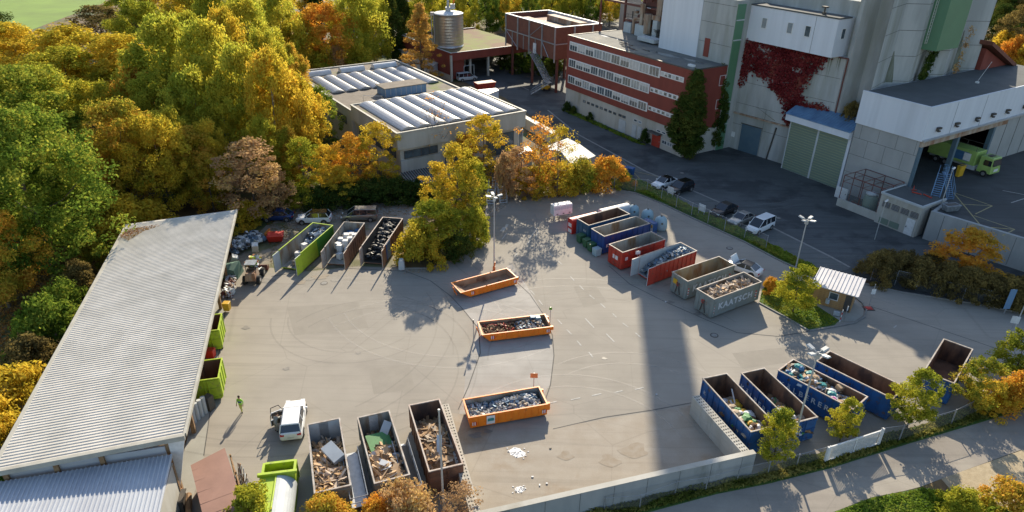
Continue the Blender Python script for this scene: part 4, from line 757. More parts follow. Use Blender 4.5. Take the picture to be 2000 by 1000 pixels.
for i in range(8): solar_strip(1.4 + i * 2.55, (29.5 if i < 5 else 27.5), 41.5, 7.03, 2.35, 7, 'arched strip on the farther solar hall roof, number %d of eight from the left' % (i + 1))
t = thing('plant_box', 'long blue glazed plant box between the two fields of solar strips', 'roof unit', (s0.x, s0.y, 0), SY)
MB().mat('gravelroof').box(8.2, 16.6, 22.4, 26.4, 8.5, 8.62).build('lid', t); MB().mat('bluesheet').box(8.4, 16.4, 22.6, 26.2, 7.03, 8.5).build('glazing', t)
b = MB().mat('alu')
for i in range(9): b.box(8.4 + i * .99, 8.46 + i * .99, 22.56, 22.6, 7.1, 8.5)
b.build('mullion', t)
for i, x in enumerate((1.5, 8.5, 15.5)):
    b = MB().mat('skylight'); seg = 8
    for k in range(seg):
        a, c = PI * k / seg, PI * (k + 1) / seg; b.face([(x, 44.6 - .9 * math.cos(a), 7.1 + .8 * math.sin(a)), (x + 5, 44.6 - .9 * math.cos(a), 7.1 + .8 * math.sin(a)), (x + 5, 44.6 - .9 * math.cos(c), 7.1 + .8 * math.sin(c)), (x, 44.6 - .9 * math.cos(c), 7.1 + .8 * math.sin(c))][::-1])
    for xx in (x, x + 5): b.face([(xx, 44.6 - .9 * math.cos(PI * k / seg), 7.1 + .8 * math.sin(PI * k / seg)) for k in range(seg + 1)])
    b.mat('alu').box(x - .1, x + 5.1, 43.6, 45.6, 7.03, 7.12); tag(b.build('barrel_skylight', loc=(s0.x, s0.y, 0), rz=SY), 'white barrel skylight at the far edge of the solar hall roof, %s of three' % ('leftmost', 'middle one', 'rightmost')[i], 'skylight', 'barrel skylights on the solar hall')
b = MB().mat('skylight').lathe([(.9, 0), (.85, .25), (.5, .45), (.1, .5)], 10); b.mat('alu').tube((-1.8, .6, 0), (-1.8, .6, 1.2), .03); b.tube((-1.8, .6, 1.2), (1.4, .6, 1.2), .03); b.tube((1.4, .6, 1.2), (1.4, .6, 0), .03); q = s0 + s1 * 5 + Vector((-.56, .83, 0)) * 20; tag(b.build('roof_dome', loc=(q.x, q.y, 7.03)), 'small white dome with a guard rail left of the blue plant box', 'skylight')
# white sheds right of the solar hall and low wall
def shed(name, label, pts, z, h, m_roof, m_wall, cat='shed'):
    t = thing(name, label, cat, (0, 0, 0)); P = [tuple(at(u, v, z))[:2] for u, v in pts]; MB().mat(m_wall).prism(P, 0, z - .12).build('wall', t)
    c = Vector((sum(p[0] for p in P) / len(P), sum(p[1] for p in P) / len(P))); P2 = [tuple(c + (Vector(p) - c) * 1.04) for p in P]; MB().mat(m_roof).prism(P2, z - .12, z).build('roof', t); return t
shed('storage_shed', 'long low shed with a bright white roof behind the autumn trees by the street', [(1096, 295), (1128, 279), (1162, 304), (1118, 322)], 2.6, 0, 'palesheet', 'lightgrey'); shed('storage_shed', 'shed with a wet shining roof, left neighbour of the long white roofed shed', [(1058, 290), (1108, 270), (1126, 279), (1092, 294)], 2.6, 0, 'palesheet', 'lightgrey')
shed('storage_shed', 'small pale roofed shed half hidden by red bushes right of the solar hall', [(1005, 292), (1030, 286), (1040, 295), (1012, 302)], 2.4, 0, 'roofwhite', 'conclt'); shed('ramp_wall', 'long pale concrete ramp wall running from the solar hall along the street', [(1017, 226), (1024, 224), (1085, 256), (1080, 262)], 2.0, 0, 'fascia', 'conclt', 'wall')
shed('delivery_annex', 'white flat roofed annex at the far right side of the solar hall', [(928, 176), (968, 172), (974, 176), (938, 190)], 3.6, 0, 'roofwhite', 'cream', 'annex'); shed('boundary_shed', 'pale shed with a white post behind the far corner of the solar hall', [(778, 96), (800, 92), (858, 120), (845, 128)], 3.2, 0, 'conclt', 'cream'); shed('small_cabin', 'tiny white cabin at the far left corner of the solar hall', [(573, 124), (583, 122), (590, 127), (580, 130)], 2.8, 0, 'roofwhite', 'cream', 'cabin')
# red gabled roof beyond the truck hall
o = fth('gabled_house', 'red roofed gabled house showing beyond the far end of the truck hall', 'house', 0, 0)
MB().mat('redp').prism([(46, 39.6), (57.2, 39.6), (57.2, 48), (46, 48)], 0, [18.4, 18.4, 15.0, 15.0]).build('wall', o); b = MB().mat('redroof'); b.hull([(45.5, 38.9, 19.1), (58.2, 38.9, 19.1), (58.2, 49.0, 14.7), (45.5, 49.0, 14.7), (45.5, 38.9, 19.7), (58.2, 38.9, 19.7), (58.2, 49.0, 15.3), (45.5, 49.0, 15.3)], [(3, 2, 1, 0), (4, 5, 6, 7), (0, 1, 5, 4), (1, 2, 6, 5), (2, 3, 7, 6), (3, 0, 4, 7)]); b.build('roof', o)

# ================================================================ THE LONG SHED ON THE LEFT
rz_ = 5.4
A = Vector((-22.6, 35.8)); dl = Vector((-.259, .966)); dw = Vector((-.966, -.259)); SH = math.atan2(dl.y, dl.x)
# local frame: x = along the shed away from the camera, y = to the left (away from the yard)
o = thing('open_shed', 'very long open shed with a ribbed weathered metal roof along the left of the yard', 'shed', (A.x, A.y, 0), SH)
LEN, WID = 38.9, 11.7
b = MB().mat('roofmetal'); zR, zL = 5.55, 4.95
def zz(y): return zR + (zL - zR) * y / WID
b.hull([(0, 0, zR - .12), (LEN, 0, zR - .12), (LEN, WID, zL - .12), (0, WID, zL - .12), (0, 0, zR), (LEN, 0, zR), (LEN, WID, zL), (0, WID, zL)], [(3, 2, 1, 0), (4, 5, 6, 7), (0, 1, 5, 4), (1, 2, 6, 5), (2, 3, 7, 6), (3, 0, 4, 7)])
n = 122
for i in range(n):
    x = .25 + i * (LEN - .5) / n; b.hull([(x, .05, zR + .004), (x + .2, .05, zR + .004), (x + .2, WID - .05, zL + .004), (x, WID - .05, zL + .004), (x + .05, .05, zR + .045), (x + .15, .05, zR + .045), (x + .15, WID - .05, zL + .045), (x + .05, WID - .05, zL + .045)], [(4, 5, 6, 7), (0, 1, 5, 4), (1, 2, 6, 5), (2, 3, 7, 6), (3, 0, 4, 7)])
for y in (): zq = zz(y); b.hull([(.02, y, zq + .002), (LEN - .02, y, zq + .002), (LEN - .02, y + .12, zq), (.02, y + .12, zq), (.02, y, zq + .055), (LEN - .02, y, zq + .055), (LEN - .02, y + .12, zq + .05), (.02, y + .12, zq + .05)], [(4, 5, 6, 7), (0, 1, 5, 4), (2, 3, 7, 6)])
b.build('roof', o)
b = MB().mat('fascia')
b.hull([(-.3, -.12, zR - .3), (0, -.12, zR - .3), (0, WID + .1, zL - .3), (-.3, WID + .1, zL - .3), (-.3, -.12, zR + .1), (0, -.12, zR + .1), (0, WID + .1, zL + .1), (-.3, WID + .1, zL + .1)], [(3, 2, 1, 0), (4, 5, 6, 7), (0, 1, 5, 4), (1, 2, 6, 5), (2, 3, 7, 6), (3, 0, 4, 7)])
b.box(0, LEN, -.2, 0, zR - .22, zR + .08); b.box(0, LEN, WID, WID + .32, zL - .2, zL - .02); b.build('gutter', o)
b = MB().mat('roofblue').box(0.1, 0.25, 1.4, 11.2, 1.2, zL - .3); b.build('gable_wall', o)
b = MB().mat('timber').box(.4, LEN - .5, 4.3, 4.45, 0, 4.6); b.mat('blackish').box(.4, LEN - .5, WID - .5, WID - .3, 0, 4.4); b.build('inner_wall', o)
b = MB().mat('wooddark')
for x in (.2, 6.6, 13, 19.4, 25.8, 32.2, 38.5): b.box(x, x + .3, 1.1, 1.4, 0, 5.3); b.box(x, x + .2, .1, 4.3, 4.9, 5.2)
for y in (5.2, 8.0, 11.0): b.box(-.1, .1, y, y + .3, 0, 4.8)
b.split('post', o)
b = MB().mat('white'); b.hull([(0, -.05, 5.3), (0, 1.1, 5.3), (0, 1.1, .9), (.12, -.05, 5.3), (.12, 1.1, 5.3), (.12, 1.1, .9)], [(0, 1, 2), (5, 4, 3), (0, 3, 4, 1), (1, 4, 5, 2), (2, 5, 3, 0)]); b.build('side_panel', o)
# canopy in front of its gable
c1_, c2_, c3_ = at(338, 887, 4.1), at(296, 1010, 4.1), at(0, 960, 4.1)
o = thing('ribbed_canopy', 'lower canopy of pale ribbed sheet, half in shade, in front of the long shed', 'canopy', (c1_.x, c1_.y, 0), SH)
b = MB().mat('roofblue'); b.hull([(-9, 0, 3.7), (-.1, 0, 4.1), (-.1, 13, 4.1), (-9, 13, 3.7), (-9, 0, 3.78), (-.1, 0, 4.18), (-.1, 13, 4.18), (-9, 13, 3.78)], [(3, 2, 1, 0), (4, 5, 6, 7), (0, 1, 5, 4), (1, 2, 6, 5), (2, 3, 7, 6), (3, 0, 4, 7)])
for i in range(46):
    y = .03 + i * .28; b.hull([(-9, y, 3.782), (-.1, y, 4.182), (-.1, y + .14, 4.182), (-9, y + .14, 3.782), (-9, y + .04, 3.85), (-.1, y + .04, 4.25), (-.1, y + .1, 4.25), (-9, y + .1, 3.85)], [(4, 5, 6, 7), (0, 1, 5, 4), (1, 2, 6, 5), (2, 3, 7, 6), (3, 0, 4, 7)])
b.build('roof', o); MB().mat('conclt').box(-9, -.3, .1, .3, 0, 3.6).build('wall', o)
b = MB().mat('wooddark').box(-.5, -.2, .05, .3, 0, 3.5); b.tube((-.2, -.3, .3), (-5, -1.0, .5), .22); b.build('beam', o)
# brown roofed rack
q = at(372, 908, 2.3); q2 = at(438, 884, 2.3); ang = math.atan2(q2.y - q.y, q2.x - q.x)
o = thing('tool_shelter', 'small shelter with a flat brown tin roof at the bottom left of the yard', 'shelter', (q.x, q.y, 0), ang - .03)
b = MB().mat('brownsheet'); b.hull([(0, -6, 2.05), (2.5, -6, 2.05), (2.45, .55, 2.25), (0, 0, 2.2), (0, -6, 2.12), (2.5, -6, 2.12), (2.45, .55, 2.32), (0, 0, 2.27)], [(3, 2, 1, 0), (4, 5, 6, 7), (0, 1, 5, 4), (1, 2, 6, 5), (2, 3, 7, 6), (3, 0, 4, 7)])
for i in range(5): b.box(.02, 2.46, -5.2 + i * 1.15, -5.16 + i * 1.15, 2.13 + .025 * i, 2.165 + .025 * i)
b.build('roof', o); b = MB().mat('timber')
for y in (-5.8, -4, -2.2, -.3): b.box(2.6, 2.72, y, y + .12, 0, 2.2); b.box(.1, .2, y, y + .1, 0, 2.1)
b.box(2.62, 2.7, -5.8, -.2, 1.9, 2.05); b.box(2.62, 2.7, -5.8, -.2, 1.2, 1.3); b.box(2.62, 2.7, -5.8, -.2, .5, .6); b.split('post', o); MB().mat('blackish').box(.2, .3, -5.8, -.3, 0, 2).build('rear_wall', o)
g_ = random.Random(3); b = MB()
for i in range(16): b.mat(g_.choice(['woodlight', 'wooddark', 'steelred', 'lightgrey'])); y = g_.uniform(-5, -.5); b.tube((2.75 + g_.random() * .2, y, .02), (2.9 + g_.random() * .4, y + g_.uniform(-.5, .5), g_.uniform(1.2, 2.1)), .035, n=5)
tag(b.build('leaning_poles', loc=o.location, rz=ang), 'planks and poles leaning on the brown roofed shelter', 'poles')
b = MB().mat('lightgrey')
for x in (0, .7): b.tube((x, 0, 0), (x, 0, 1.1), .03); b.tube((x, .9, 0), (x, .9, 1.1), .03); b.tube((x, 0, 1.1), (x, .9, 1.1), .03)
b.tube((0, .9, 1.1), (.7, .9, 1.1), .03); b.mat('darkmetal').box(-.1, .8, -.1, 1, .25, .5); tag(b.build('trolley', loc=at(463, 968), rz=.3), 'grey tube trolley beside the brown roofed shelter', 'trolley')
b = MB().mat('darkmetal').box(-.5, .5, -.6, .6, 0, 1.0, (-.45, .45, -.55, .55)); b.box(-.55, .55, -.65, .65, 1.0, 1.06); tag(b.build('wheelie_bin', loc=at(350, 990), rz=.2), 'dark waste bin in the gap between the canopy and the brown roof', 'bin')
b = MB().mat('orangewarn').lathe([(.3, 0), (.42, .3), (.3, .75), (.15, .8)], 10); tag(b.build('round_keg', loc=at(349, 970), smooth=True), 'orange round drum in the gap beside the lower canopy', 'drum')
# ================================================================ CONTAINERS
def container(name, label, cx, cy, ang, L, W, H, body, inside, rimm, ribs=9, group=None, hook=False, opendoor=False, horiz=False, bottom='same', doorm=None, zig=False, doorlen=1.2):
    """roll-off container: local x along its length, hook end at -x, door end at +x"""
    t = thing(name, label, 'container', (cx, cy, 0), ang, group); l, w_ = L / 2, W / 2; z0 = .22
    b = MB().mat(body); th = .05
    b.box(-l, l, -w_, -w_ + th, z0, H - .08); b.box(-l, l, w_ - th, w_, z0, H - .08); b.box(-l, -l + th, -w_ + th, w_ - th, z0, H - .08)
    b.box(-l, l, -w_ + .1, w_ - .1, z0 - .06, z0 + .06)
    for i in range(ribs):
        x = -l + .12 + (L - .3) * i / (ribs - 1)
        for sg in (-1, 1):
            y0, y1 = (w_, w_ + .06) if sg > 0 else (-w_ - .06, -w_); b.box(x, x + .09, y0, y1, z0 + .05, H - .1)
    if horiz:
        for z in (z0 + .1, z0 + .75, z0 + 1.4):
            b.box(-l + .1, l - .1, w_ + .002, w_ + .05, z, z + .1); b.box(-l + .1, l - .1, -w_ - .05, -w_ - .002, z, z + .1)
    for y in (-.75, .75, 0): b.box(-l - .05, -l, y - .05, y + .05, z0, H - .1)
    b.build('shell', t, bevel=.012)
    i_ = MB().mat(inside); i_.box(-l + th, l - (.0 if opendoor else th), -w_ + th, -w_ + th + .02, z0 + .06, H - .07); i_.box(-l + th, l - (.0 if opendoor else th), w_ - th - .02, w_ - th, z0 + .06, H - .07); i_.box(-l + th, -l + th + .02, -w_ + th + .02, w_ - th - .02, z0 + .06, H - .07); i_.box(-l + th, l - .01, -w_ + .06, w_ - .06, z0 + .062, z0 + .1)
    if not opendoor: i_.box(l - th - .02, l - th, -w_ + th + .02, w_ - th - .02, z0 + .06, H - .07)
    i_.build('lining', t)
    r = MB().mat(rimm); e = .04
    r.box(-l - e, l + e, -w_ - e, -w_ + .07, H - .08, H); r.box(-l - e, l + e, w_ - .07, w_ + e, H - .08, H); r.box(-l - e, -l + .08, -w_ + .07, w_ - .07, H - .08, H)
    if not opendoor: r.box(l - .08, l + e, -w_ + .07, w_ - .07, H - .08, H)
    r.build('rim', t)
    k = MB().mat('darkmetal'); k.box(-l + .2, l - .1, -.55, -.42, .06, z0 - .06); k.box(-l + .2, l - .1, .42, .55, .06, z0 - .06)
    for y in (-.8, .8): k.tube((l - .3, y - .1, .1), (l - .3, y + .1, .1), .1); 
    if hook: k.tube((-l - .08, -.35, z0 + .1), (-l - .12, -.06, H - .9), .05); k.tube((-l - .08, .35, z0 + .1), (-l - .12, .06, H - .9), .05); k.tube((-l - .12, -.15, H - .85), (-l - .12, .15, H - .85), .06)
    k.build('skid', t)
    dm = doorm or body
    for sg in (-1, 1):
        d = MB().mat(dm)
        if opendoor:
            d.box(l, l + doorlen, sg * (w_ + .02) - .04, sg * (w_ + .02) + .04, z0, H - .1); nm = d.build('door', t)
            q = MB().mat(body).box(l, l + doorlen, sg * (w_ + .08) - .015, sg * (w_ + .08) + .015, z0, H - .1); q.build('bracing', nm)
        else:
            y0, y1 = (0.01, w_ - .01) if sg > 0 else (-w_ + .01, -.01); d.box(l - .04, l + .03, y0, y1, z0, H - .1); nm = d.build('door', t)
            q = MB().mat(body); 
            for z in (z0 + .15, (z0 + H) / 2, H - .25): q.box(l + .03, l + .08, y0, y1, z, z + .08)
            q.tube((l + .09, sg * .15, z0), (l + .09, sg * .15, H - .1), .03); q.build('bracing', nm)
    return t
def heap(name, label, cat, cx, cy, ang, L, W, z0, hts, mats, n, sz, flat=.3, planks=.5, seed=1, plank_len=1.1, z=.35, soft=None, along=None, blob=None):
    """a heap inside a container: irregular pieces strewn over a mounded base; hts = heights along its length"""
    g = random.Random(seed); b = MB(); l, w_ = L / 2, W / 2
    def hf(x, y):
        f = (x + l) / L * (len(hts) - 1); i = min(int(f), len(hts) - 2); h = hts[i] + (hts[i + 1] - hts[i]) * (f - i); return z + h * (1 - .25 * (y / w_) ** 2)
    b.mat(mats[0]); nx, ny = 26, 9; V = [[(-l + L * i / nx, -w_ + W * j / ny, hf(-l + L * i / nx, -w_ + W * j / ny) - .12 + g.uniform(-.1, .1)) for j in range(ny + 1)] for i in range(nx + 1)]
    if min(hts) > .04 or True:
        for i in range(nx):
            for j in range(ny):
                if hts[min(len(hts) - 1, int(i / nx * len(hts)))] > .05: b.mat(g.choice(mats)); b.face([V[i][j], V[i + 1][j], V[i + 1][j + 1], V[i][j + 1]])
    for k in range(n):
        for _ in range(20):
            x = g.uniform(-l + .15, l - .15); y = g.uniform(-w_ + .12, w_ - .12); h = hf(x, y)
            if h - z > .05: break
        b.mat(g.choice(mats)); r = g.random()
        if r < planks:
            a = g.uniform(0, PI) if along is None else along + g.gauss(0, .6); ln = g.uniform(.5, 1) * plank_len; tilt = g.gauss(0, .3)
            dx = abs(math.cos(a)) * ln / 2; dy = abs(math.sin(a)) * ln / 2
            x = max(-l + dx, min(l - dx, x)); y = max(-w_ + min(dy, w_), min(w_ - min(dy, w_), y))
            b.obox((x, y, h + g.uniform(0, .12)), ln, g.uniform(.05, .16) * sz * 2, g.uniform(.02, .06), eul=(g.gauss(0, .5), tilt, a))
        elif soft and g.random() < soft:
            s_ = g.uniform(.15, .36) * sz; P = []; m_ = 6
            for j in range(4):
                for i in range(m_): a = 2 * PI * i / m_; q = s_ * math.sin(PI * (j + .5) / 4) * g.uniform(.7, 1.25); P.append((x + q * math.cos(a), y + q * math.sin(a), h + s_ * .7 * (1 - math.cos(PI * (j + .5) / 4)) * .8 - .05))
            idx = [(j * m_ + i, j * m_ + (i + 1) % m_, (j + 1) * m_ + (i + 1) % m_, (j + 1) * m_ + i) for j in range(3) for i in range(m_)] + [tuple(range(18, 24))]; b.hull(P, idx)
        else:
            b.obox((x, y, h), g.uniform(.12, .55) * sz, g.uniform(.1, .4) * sz, g.uniform(.02, .35) * sz * flat * 3, eul=(g.gauss(0, .45), g.gauss(0, .45), g.uniform(0, PI)))
    return tag(b.build(name, loc=(cx, cy, 0), rz=ang), label, cat, kind='stuff')
D = math.radians
GB = 'tall grey containers along the near edge of the yard'
# near row
n1 = container('roll_off_container', 'pale grey container full of loose wooden slats beside the yellow green compactor', -13.3, 37.37, D(-71), 7.2, 2.45, 2.5, 'greyc', 'lightgrey', 'rim', group=GB)
n2 = container('roll_off_container', 'grey container with mixed wood and cupboard boards, middle one of the near row', -9.47, 38.34, D(-69), 7.2, 2.5, 2.5, 'greyc', 'greyin', 'rim', group=GB)
n3 = container('roll_off_container', 'rusty brown lined container with furniture wood next to the studded block wall', -5.71, 39.68, D(-71), 7.5, 2.5, 2.5, 'brownc', 'rustin', 'rimrust', group=GB)
for c, lb in ((n1, 0), (n2, 1)):
    tag(MB().mat('white').box(-3.55, -3.53, -.4, .3, .4, 2.4).build('back_plate', c))
heap('wood_scrap', 'pale slats and laths filling the grey container beside the compactor', 'wood scrap', -13.3, 37.37, D(-71), 6.9, 2.3, 0, [.05, .5, .8, 1.2, 1.5, 1.6, 1.7, 1.7], ['woodlight', 'woodlight', 'timber', 'wooddark', 'pallid', 'pallid'], 300, .75, .3, .97, 3, 2.3)
heap('wood_scrap', 'boards, chipboard and cupboard parts in the middle grey container of the near row', 'wood scrap', -9.47, 38.34, D(-69), 6.9, 2.3, 0, [.05, .5, 1.0, 1.1, 1.4, 1.6, 1.7, 1.7], ['woodlight', 'trashbeige', 'trashwhite', 'cardb', 'woodlight', 'cardb', 'wooddark'], 170, 1.5, .1, .4, 4, 1.3)
heap('wood_scrap', 'brown furniture boards piled in the rusty container by the studded wall', 'wood scrap', -5.71, 39.68, D(-71), 7.2, 2.3, 0, [.3, .7, 1.2, 1.5, 1.5, 1.4, 1.1, 1.0], ['timber', 'wooddark', 'woodlight', 'cardb', 'timber', 'trashbeige'], 210, 1.4, .1, .45, 5, 1.5)
def piece(name, label, cat, m, u, v, z, sx, sy, sz_, e, bev=.01):
    p = at(u, v, z); b = MB().mat(m).obox((0, 0, 0), sx, sy, sz_, eul=e); return tag(b.build(name, loc=p, bevel=bev), label, cat)
t = piece('cupboard', 'pale blue white cupboard lying on the slats in the grey container', 'cupboard', 'dome', 651, 885, 2.25, 1.7, .95, .5, (.25, .15, -.75)); t.data.materials.clear(); t.data.materials.append(M['lightgrey'])
piece('white_board', 'white cupboard door leaning upright in the middle grey container', 'board', 'lightgrey', 752, 840, 1.7, .7, .12, 1.4, (-.9, .1, -.3)); piece('green_board', 'dark green panel lying among the boards in the middle grey container', 'board', 'greenc', 741, 862, 1.5, 1.8, 1.6, .06, (.2, .1, .5)).data.materials[0] = M['trashgrn']
piece('white_board', 'bright white board on top of the heap in the middle grey container', 'board', 'white', 752, 905, 2.15, .8, .45, .08, (.2, .1, -.3)); piece('plasterboard', 'whitish board standing in the brown furniture wood of the rusty container', 'board', 'lightgrey', 858, 870, 2.1, .4, 1.6, .06, (.5, .2, .2))
# compactor
q = at(555, 920, 1.4); q1 = at(586, 975, 1.4)
o = thing('compactor', 'yellow green paper compactor with an open hopper at the bottom of the yard', 'compactor', (-16.5, 35.6, 0), D(-79))
b = MB().mat('lime').box(-1.3, 0, -1.15, -1.05, .3, 1.9); b.box(-1.3, 0, 1.05, 1.15, .3, 1.9); b.box(-1.4, -1.3, -1.2, 1.2, .3, 1.9); b.box(-1.4, 0, -1.2, -1.02, 1.9, 2.0); b.box(-1.4, 0, 1.02, 1.2, 1.9, 2.0); b.box(-1.45, -1.25, -1.02, 1.02, 1.9, 2.0); b.box(-1.3, 0, -1.05, 1.05, .3, .6); b.build('hopper', o)
b = MB().mat('lime').box(0, 5.5, -1.2, 0, .3, 2.15); b.box(0, 5.5, 0, 1.2, .3, 1.15); b.box(0, .22, 0, 1.2, 1.15, 2.15); b.box(-.05, .2, -1.35, 1.35, 2.15, 2.4); b.box(.2, 5.5, -.12, .0, 2.15, 2.26); b.build('body', o, bevel=.03)
b = MB().mat('lightgrey'); seg = 8
for k in range(seg):
    a, c = PI / 2 * k / seg, PI / 2 * (k + 1) / seg
    b.face([(.25, .02 + 1.25 * math.sin(a), 1.2 + 1.05 * math.cos(a)), (5.4, .02 + 1.25 * math.sin(a), 1.2 + 1.05 * math.cos(a)), (5.4, .02 + 1.25 * math.sin(c), 1.2 + 1.05 * math.cos(c)), (.25, .02 + 1.25 * math.sin(c), 1.2 + 1.05 * math.cos(c))][::-1])
b.build('cover', o, smooth=True); heap('cardboard_waste', 'torn cardboard in the hopper of the yellow green compactor', 'cardboard', -16.62, 36.25, D(-79), 1.1, 1.9, 0, [.9, 1.2, 1.0], ['cardb'], 40, 1, .1, .2, 8, .5)
# gangways between containers
for (x, y, a, lb) in [(-11.2, 36.2, D(-70), 'grey steel gangway between the slat container and the middle grey container'), (-7.55, 37.2, D(-70), 'dark steel gangway between the middle grey container and the rusty one')]:
    t = thing('gangway', lb, 'gangway', (x, y, 0), a, 'gangways between the near containers'); b = MB().mat('mesh' if x < -10 else 'darkmetal').box(-2.6, 2.6, -.55, .55, 1.0, 1.06); b.build('deck', t); b = MB().mat('mesh')
    for yy in (-.6, .6):
        for z in (1.5, 2.0): b.tube((-2.4, yy, z), (2.6, yy, z), .03, n=5)
        for xx in (-2.4, -.8, .9, 2.6): b.tube((xx, yy, 0), (xx, yy, 2.0), .03, n=5)
    b.tube((2.6, -.6, 2), (2.6, .6, 2), .03); b.tube((2.6, -.6, 1.5), (2.6, .6, 1.5), .03)
    for i in range(4): b.box(-2.6 - .3 * i - .28, -2.6 - .3 * i, -.5, .5, .78 - i * .22, .82 - i * .22)
    b.build('railing', t)
# right hand row
GC = 'containers in the row in the middle of the site'
r1 = container('roll_off_container', 'rear container with petrol blue sides and brown rusty inside, beside the red donation bank', 11.7, 80.1, D(213.0), 6.75, 2.45, 2.45, 'bluet', 'rustin', 'rim', group=GC); r1.rotation_euler.z = D(33)
r2 = container('roll_off_container', 'royal blue container with a pale scraped inside, between the petrol blue and the red container', 13.5, 76.9, D(32.5), 7.3, 2.5, 2.6, 'royal', 'greyin', 'rim', group=GC, ribs=9)
r3 = container('roll_off_container', 'closed red container with horizontal side beams and an empty grey inside', 14.94, 72.82, D(33), 6.7, 2.45, 2.5, 'redc', 'greyin', 'rimrust', group=GC, horiz=True, ribs=5)
r4 = container('roll_off_container', 'red container with open end doors full of blue grey scrap metal', 18.1, 69.9, D(34.5 + 180), 6.6, 2.6, 2.5, 'redc', 'lightgrey', 'rimrust', group=GC, ribs=10, opendoor=True, doorm='lightgrey', doorlen=1.15)
r5 = container('roll_off_container', 'empty grey green container with a yellowish inside in the middle row', 21.35, 66.45, D(32), 7.25, 2.4, 2.5, 'greyc', 'greyin', 'rim', group=GC, ribs=2, hook=True)
r6 = container('roll_off_container', 'grey green container heaped with pale scrap wood, nearest the hut', 23.2, 62.85, D(32), 7.15, 2.45, 2.5, 'greyc', 'greyin', 'rim', group=GC, ribs=2, hook=True)
# a yellowish inside for the empty one
M['ochre'] = mat('ochre stained inside', (.36, .27, .12), (.30, .28, .22), .8, .85, streak=.4, c3=(.22, .11, .04), s3=.6, e3=(.5, .65))
for c in kids(r5):
    if c.name.startswith('lining'): c.data.materials[0] = M['ochre']
for c, s0_ in ((r5, 1.0), (r6, 1.0)):
    text('KAATSCH', c, 'trashwhite', s0_, (-2.75, -1.255, 1.0), (PI / 2, 0, 0), bold=.035, space=1.22)
    for x in (-3.45, 2.9):
        b = MB()
        for i in range(6): b.mat('red' if i % 2 else 'white'); b.box(x, x + .16, -1.27, -1.235, .6 + i * .16, .76 + i * .16)
        b.split('warning_stripe', c)
b = MB().mat('yellow').box(-3.72, -3.7, .2, .8, 1.4, 2.0).build('sign_plate', r5); b = MB().mat('redc').box(-3.75, -3.62, -.1, .25, 1.3, 1.7).build('lever', r5); MB().mat('redc').box(-3.72, -3.6, -.1, .25, 1.4, 1.75).build('lever', r6)
text('K A', r2, 'trashwhite', .6, (-3.3, -1.32, 1.0), (PI / 2, 0, 0), bold=.02); text('KN', r1, 'trashwhite', .4, (-3.45, -.3, 1.3), (PI / 2, 0, -PI / 2)); 
MB().mat('white').box(-3.37, -3.35, -.5, .4, 1.1, 1.6).build('notice', r3); MB().mat('white').box(-2.9, -2.5, -1.29, -1.27, 1.3, 1.7).build('notice', r3)
heap('scrap_metal', 'blue grey scrap metal filling the open red container', 'scrap metal', 18.1, 69.9, D(34.5 + 180), 6.4, 2.4, 0, [1.9, 1.9, 1.8, 1.6, 1.2, .8, .3], ['scrap', 'scrapblue', 'scrap', 'lightgrey', 'darkmetal', 'scrapblue'], 260, .9, .3, .4, 11, .9)
heap('wood_scrap', 'pale weathered scrap wood heaped in the grey green container nearest the hut', 'wood scrap', 23.2, 62.85, D(32), 6.9, 2.25, 0, [1.5, 1.8, 1.9, 2.0, 1.9, 1.8, 1.6], ['pallid', 'pallid', 'woodlight', 'wooddark', 'trashbeige'], 300, .9, .3, .6, 12, 1.1)
heap('small_rubbish', 'little grey remainder in the corner of the rusty petrol blue container', 'rubbish', 9.2, 78.6, D(33), 1.2, 1.2, 0, [.3, .4, .2], ['scrap', 'lightgrey'], 16, .8, .3, .3, 13, .5)
# top left row, door ends towards the camera
GD = 'open ended containers at the upper left of the yard'
l1 = container('roll_off_container', 'green and lime container with open doors, holding washing machines and electrical scrap', -24.45, 72.6, D(180 + 75.6), 7.7, 2.75, 2.5, 'lime', 'greyin', 'lime', group=GD, ribs=2, opendoor=True, doorm='lightgrey', doorlen=1.3)
l2 = container('roll_off_container', 'rust brown container with ribbed sides and open doors, holding white appliances', -20.08, 73.5, D(180 + 84), 6.9, 2.6, 2.5, 'brownc', 'greyin', 'rim', group=GD, ribs=10, opendoor=True, doorm='rim')
l3 = container('roll_off_container', 'rusty container with one blue panel, full of black tyres', -15.7, 74.5, D(180 + 82.5), 8.0, 2.6, 2.5, 'brownc', 'blackish', 'rimrust', group=GD, ribs=11, opendoor=True, doorm='rimrust', doorlen=.9)
MB().mat('greenc').box(-3.84, .2, 1.377, 1.4, .3, 2.4).build('green_panel', l1)
MB().mat('blue').box(1.7, 3.2, 1.3, 1.38, .3, 2.4).build('blue_panel', l3)
heap('tyre_heap', 'black tyres and foil filling the container with the blue panel', 'tyres', -15.7, 74.5, D(180 + 82.5), 7.6, 2.3, 0, [1.7, 1.7, 1.6, 1.4, 1.1, .8, .5], ['black'], 130, 1.1, .3, .1, 14, .8, soft=.7)
g_ = random.Random(21); c_ = Vector((-15.7, 74.5)); a_ = D(262.5)
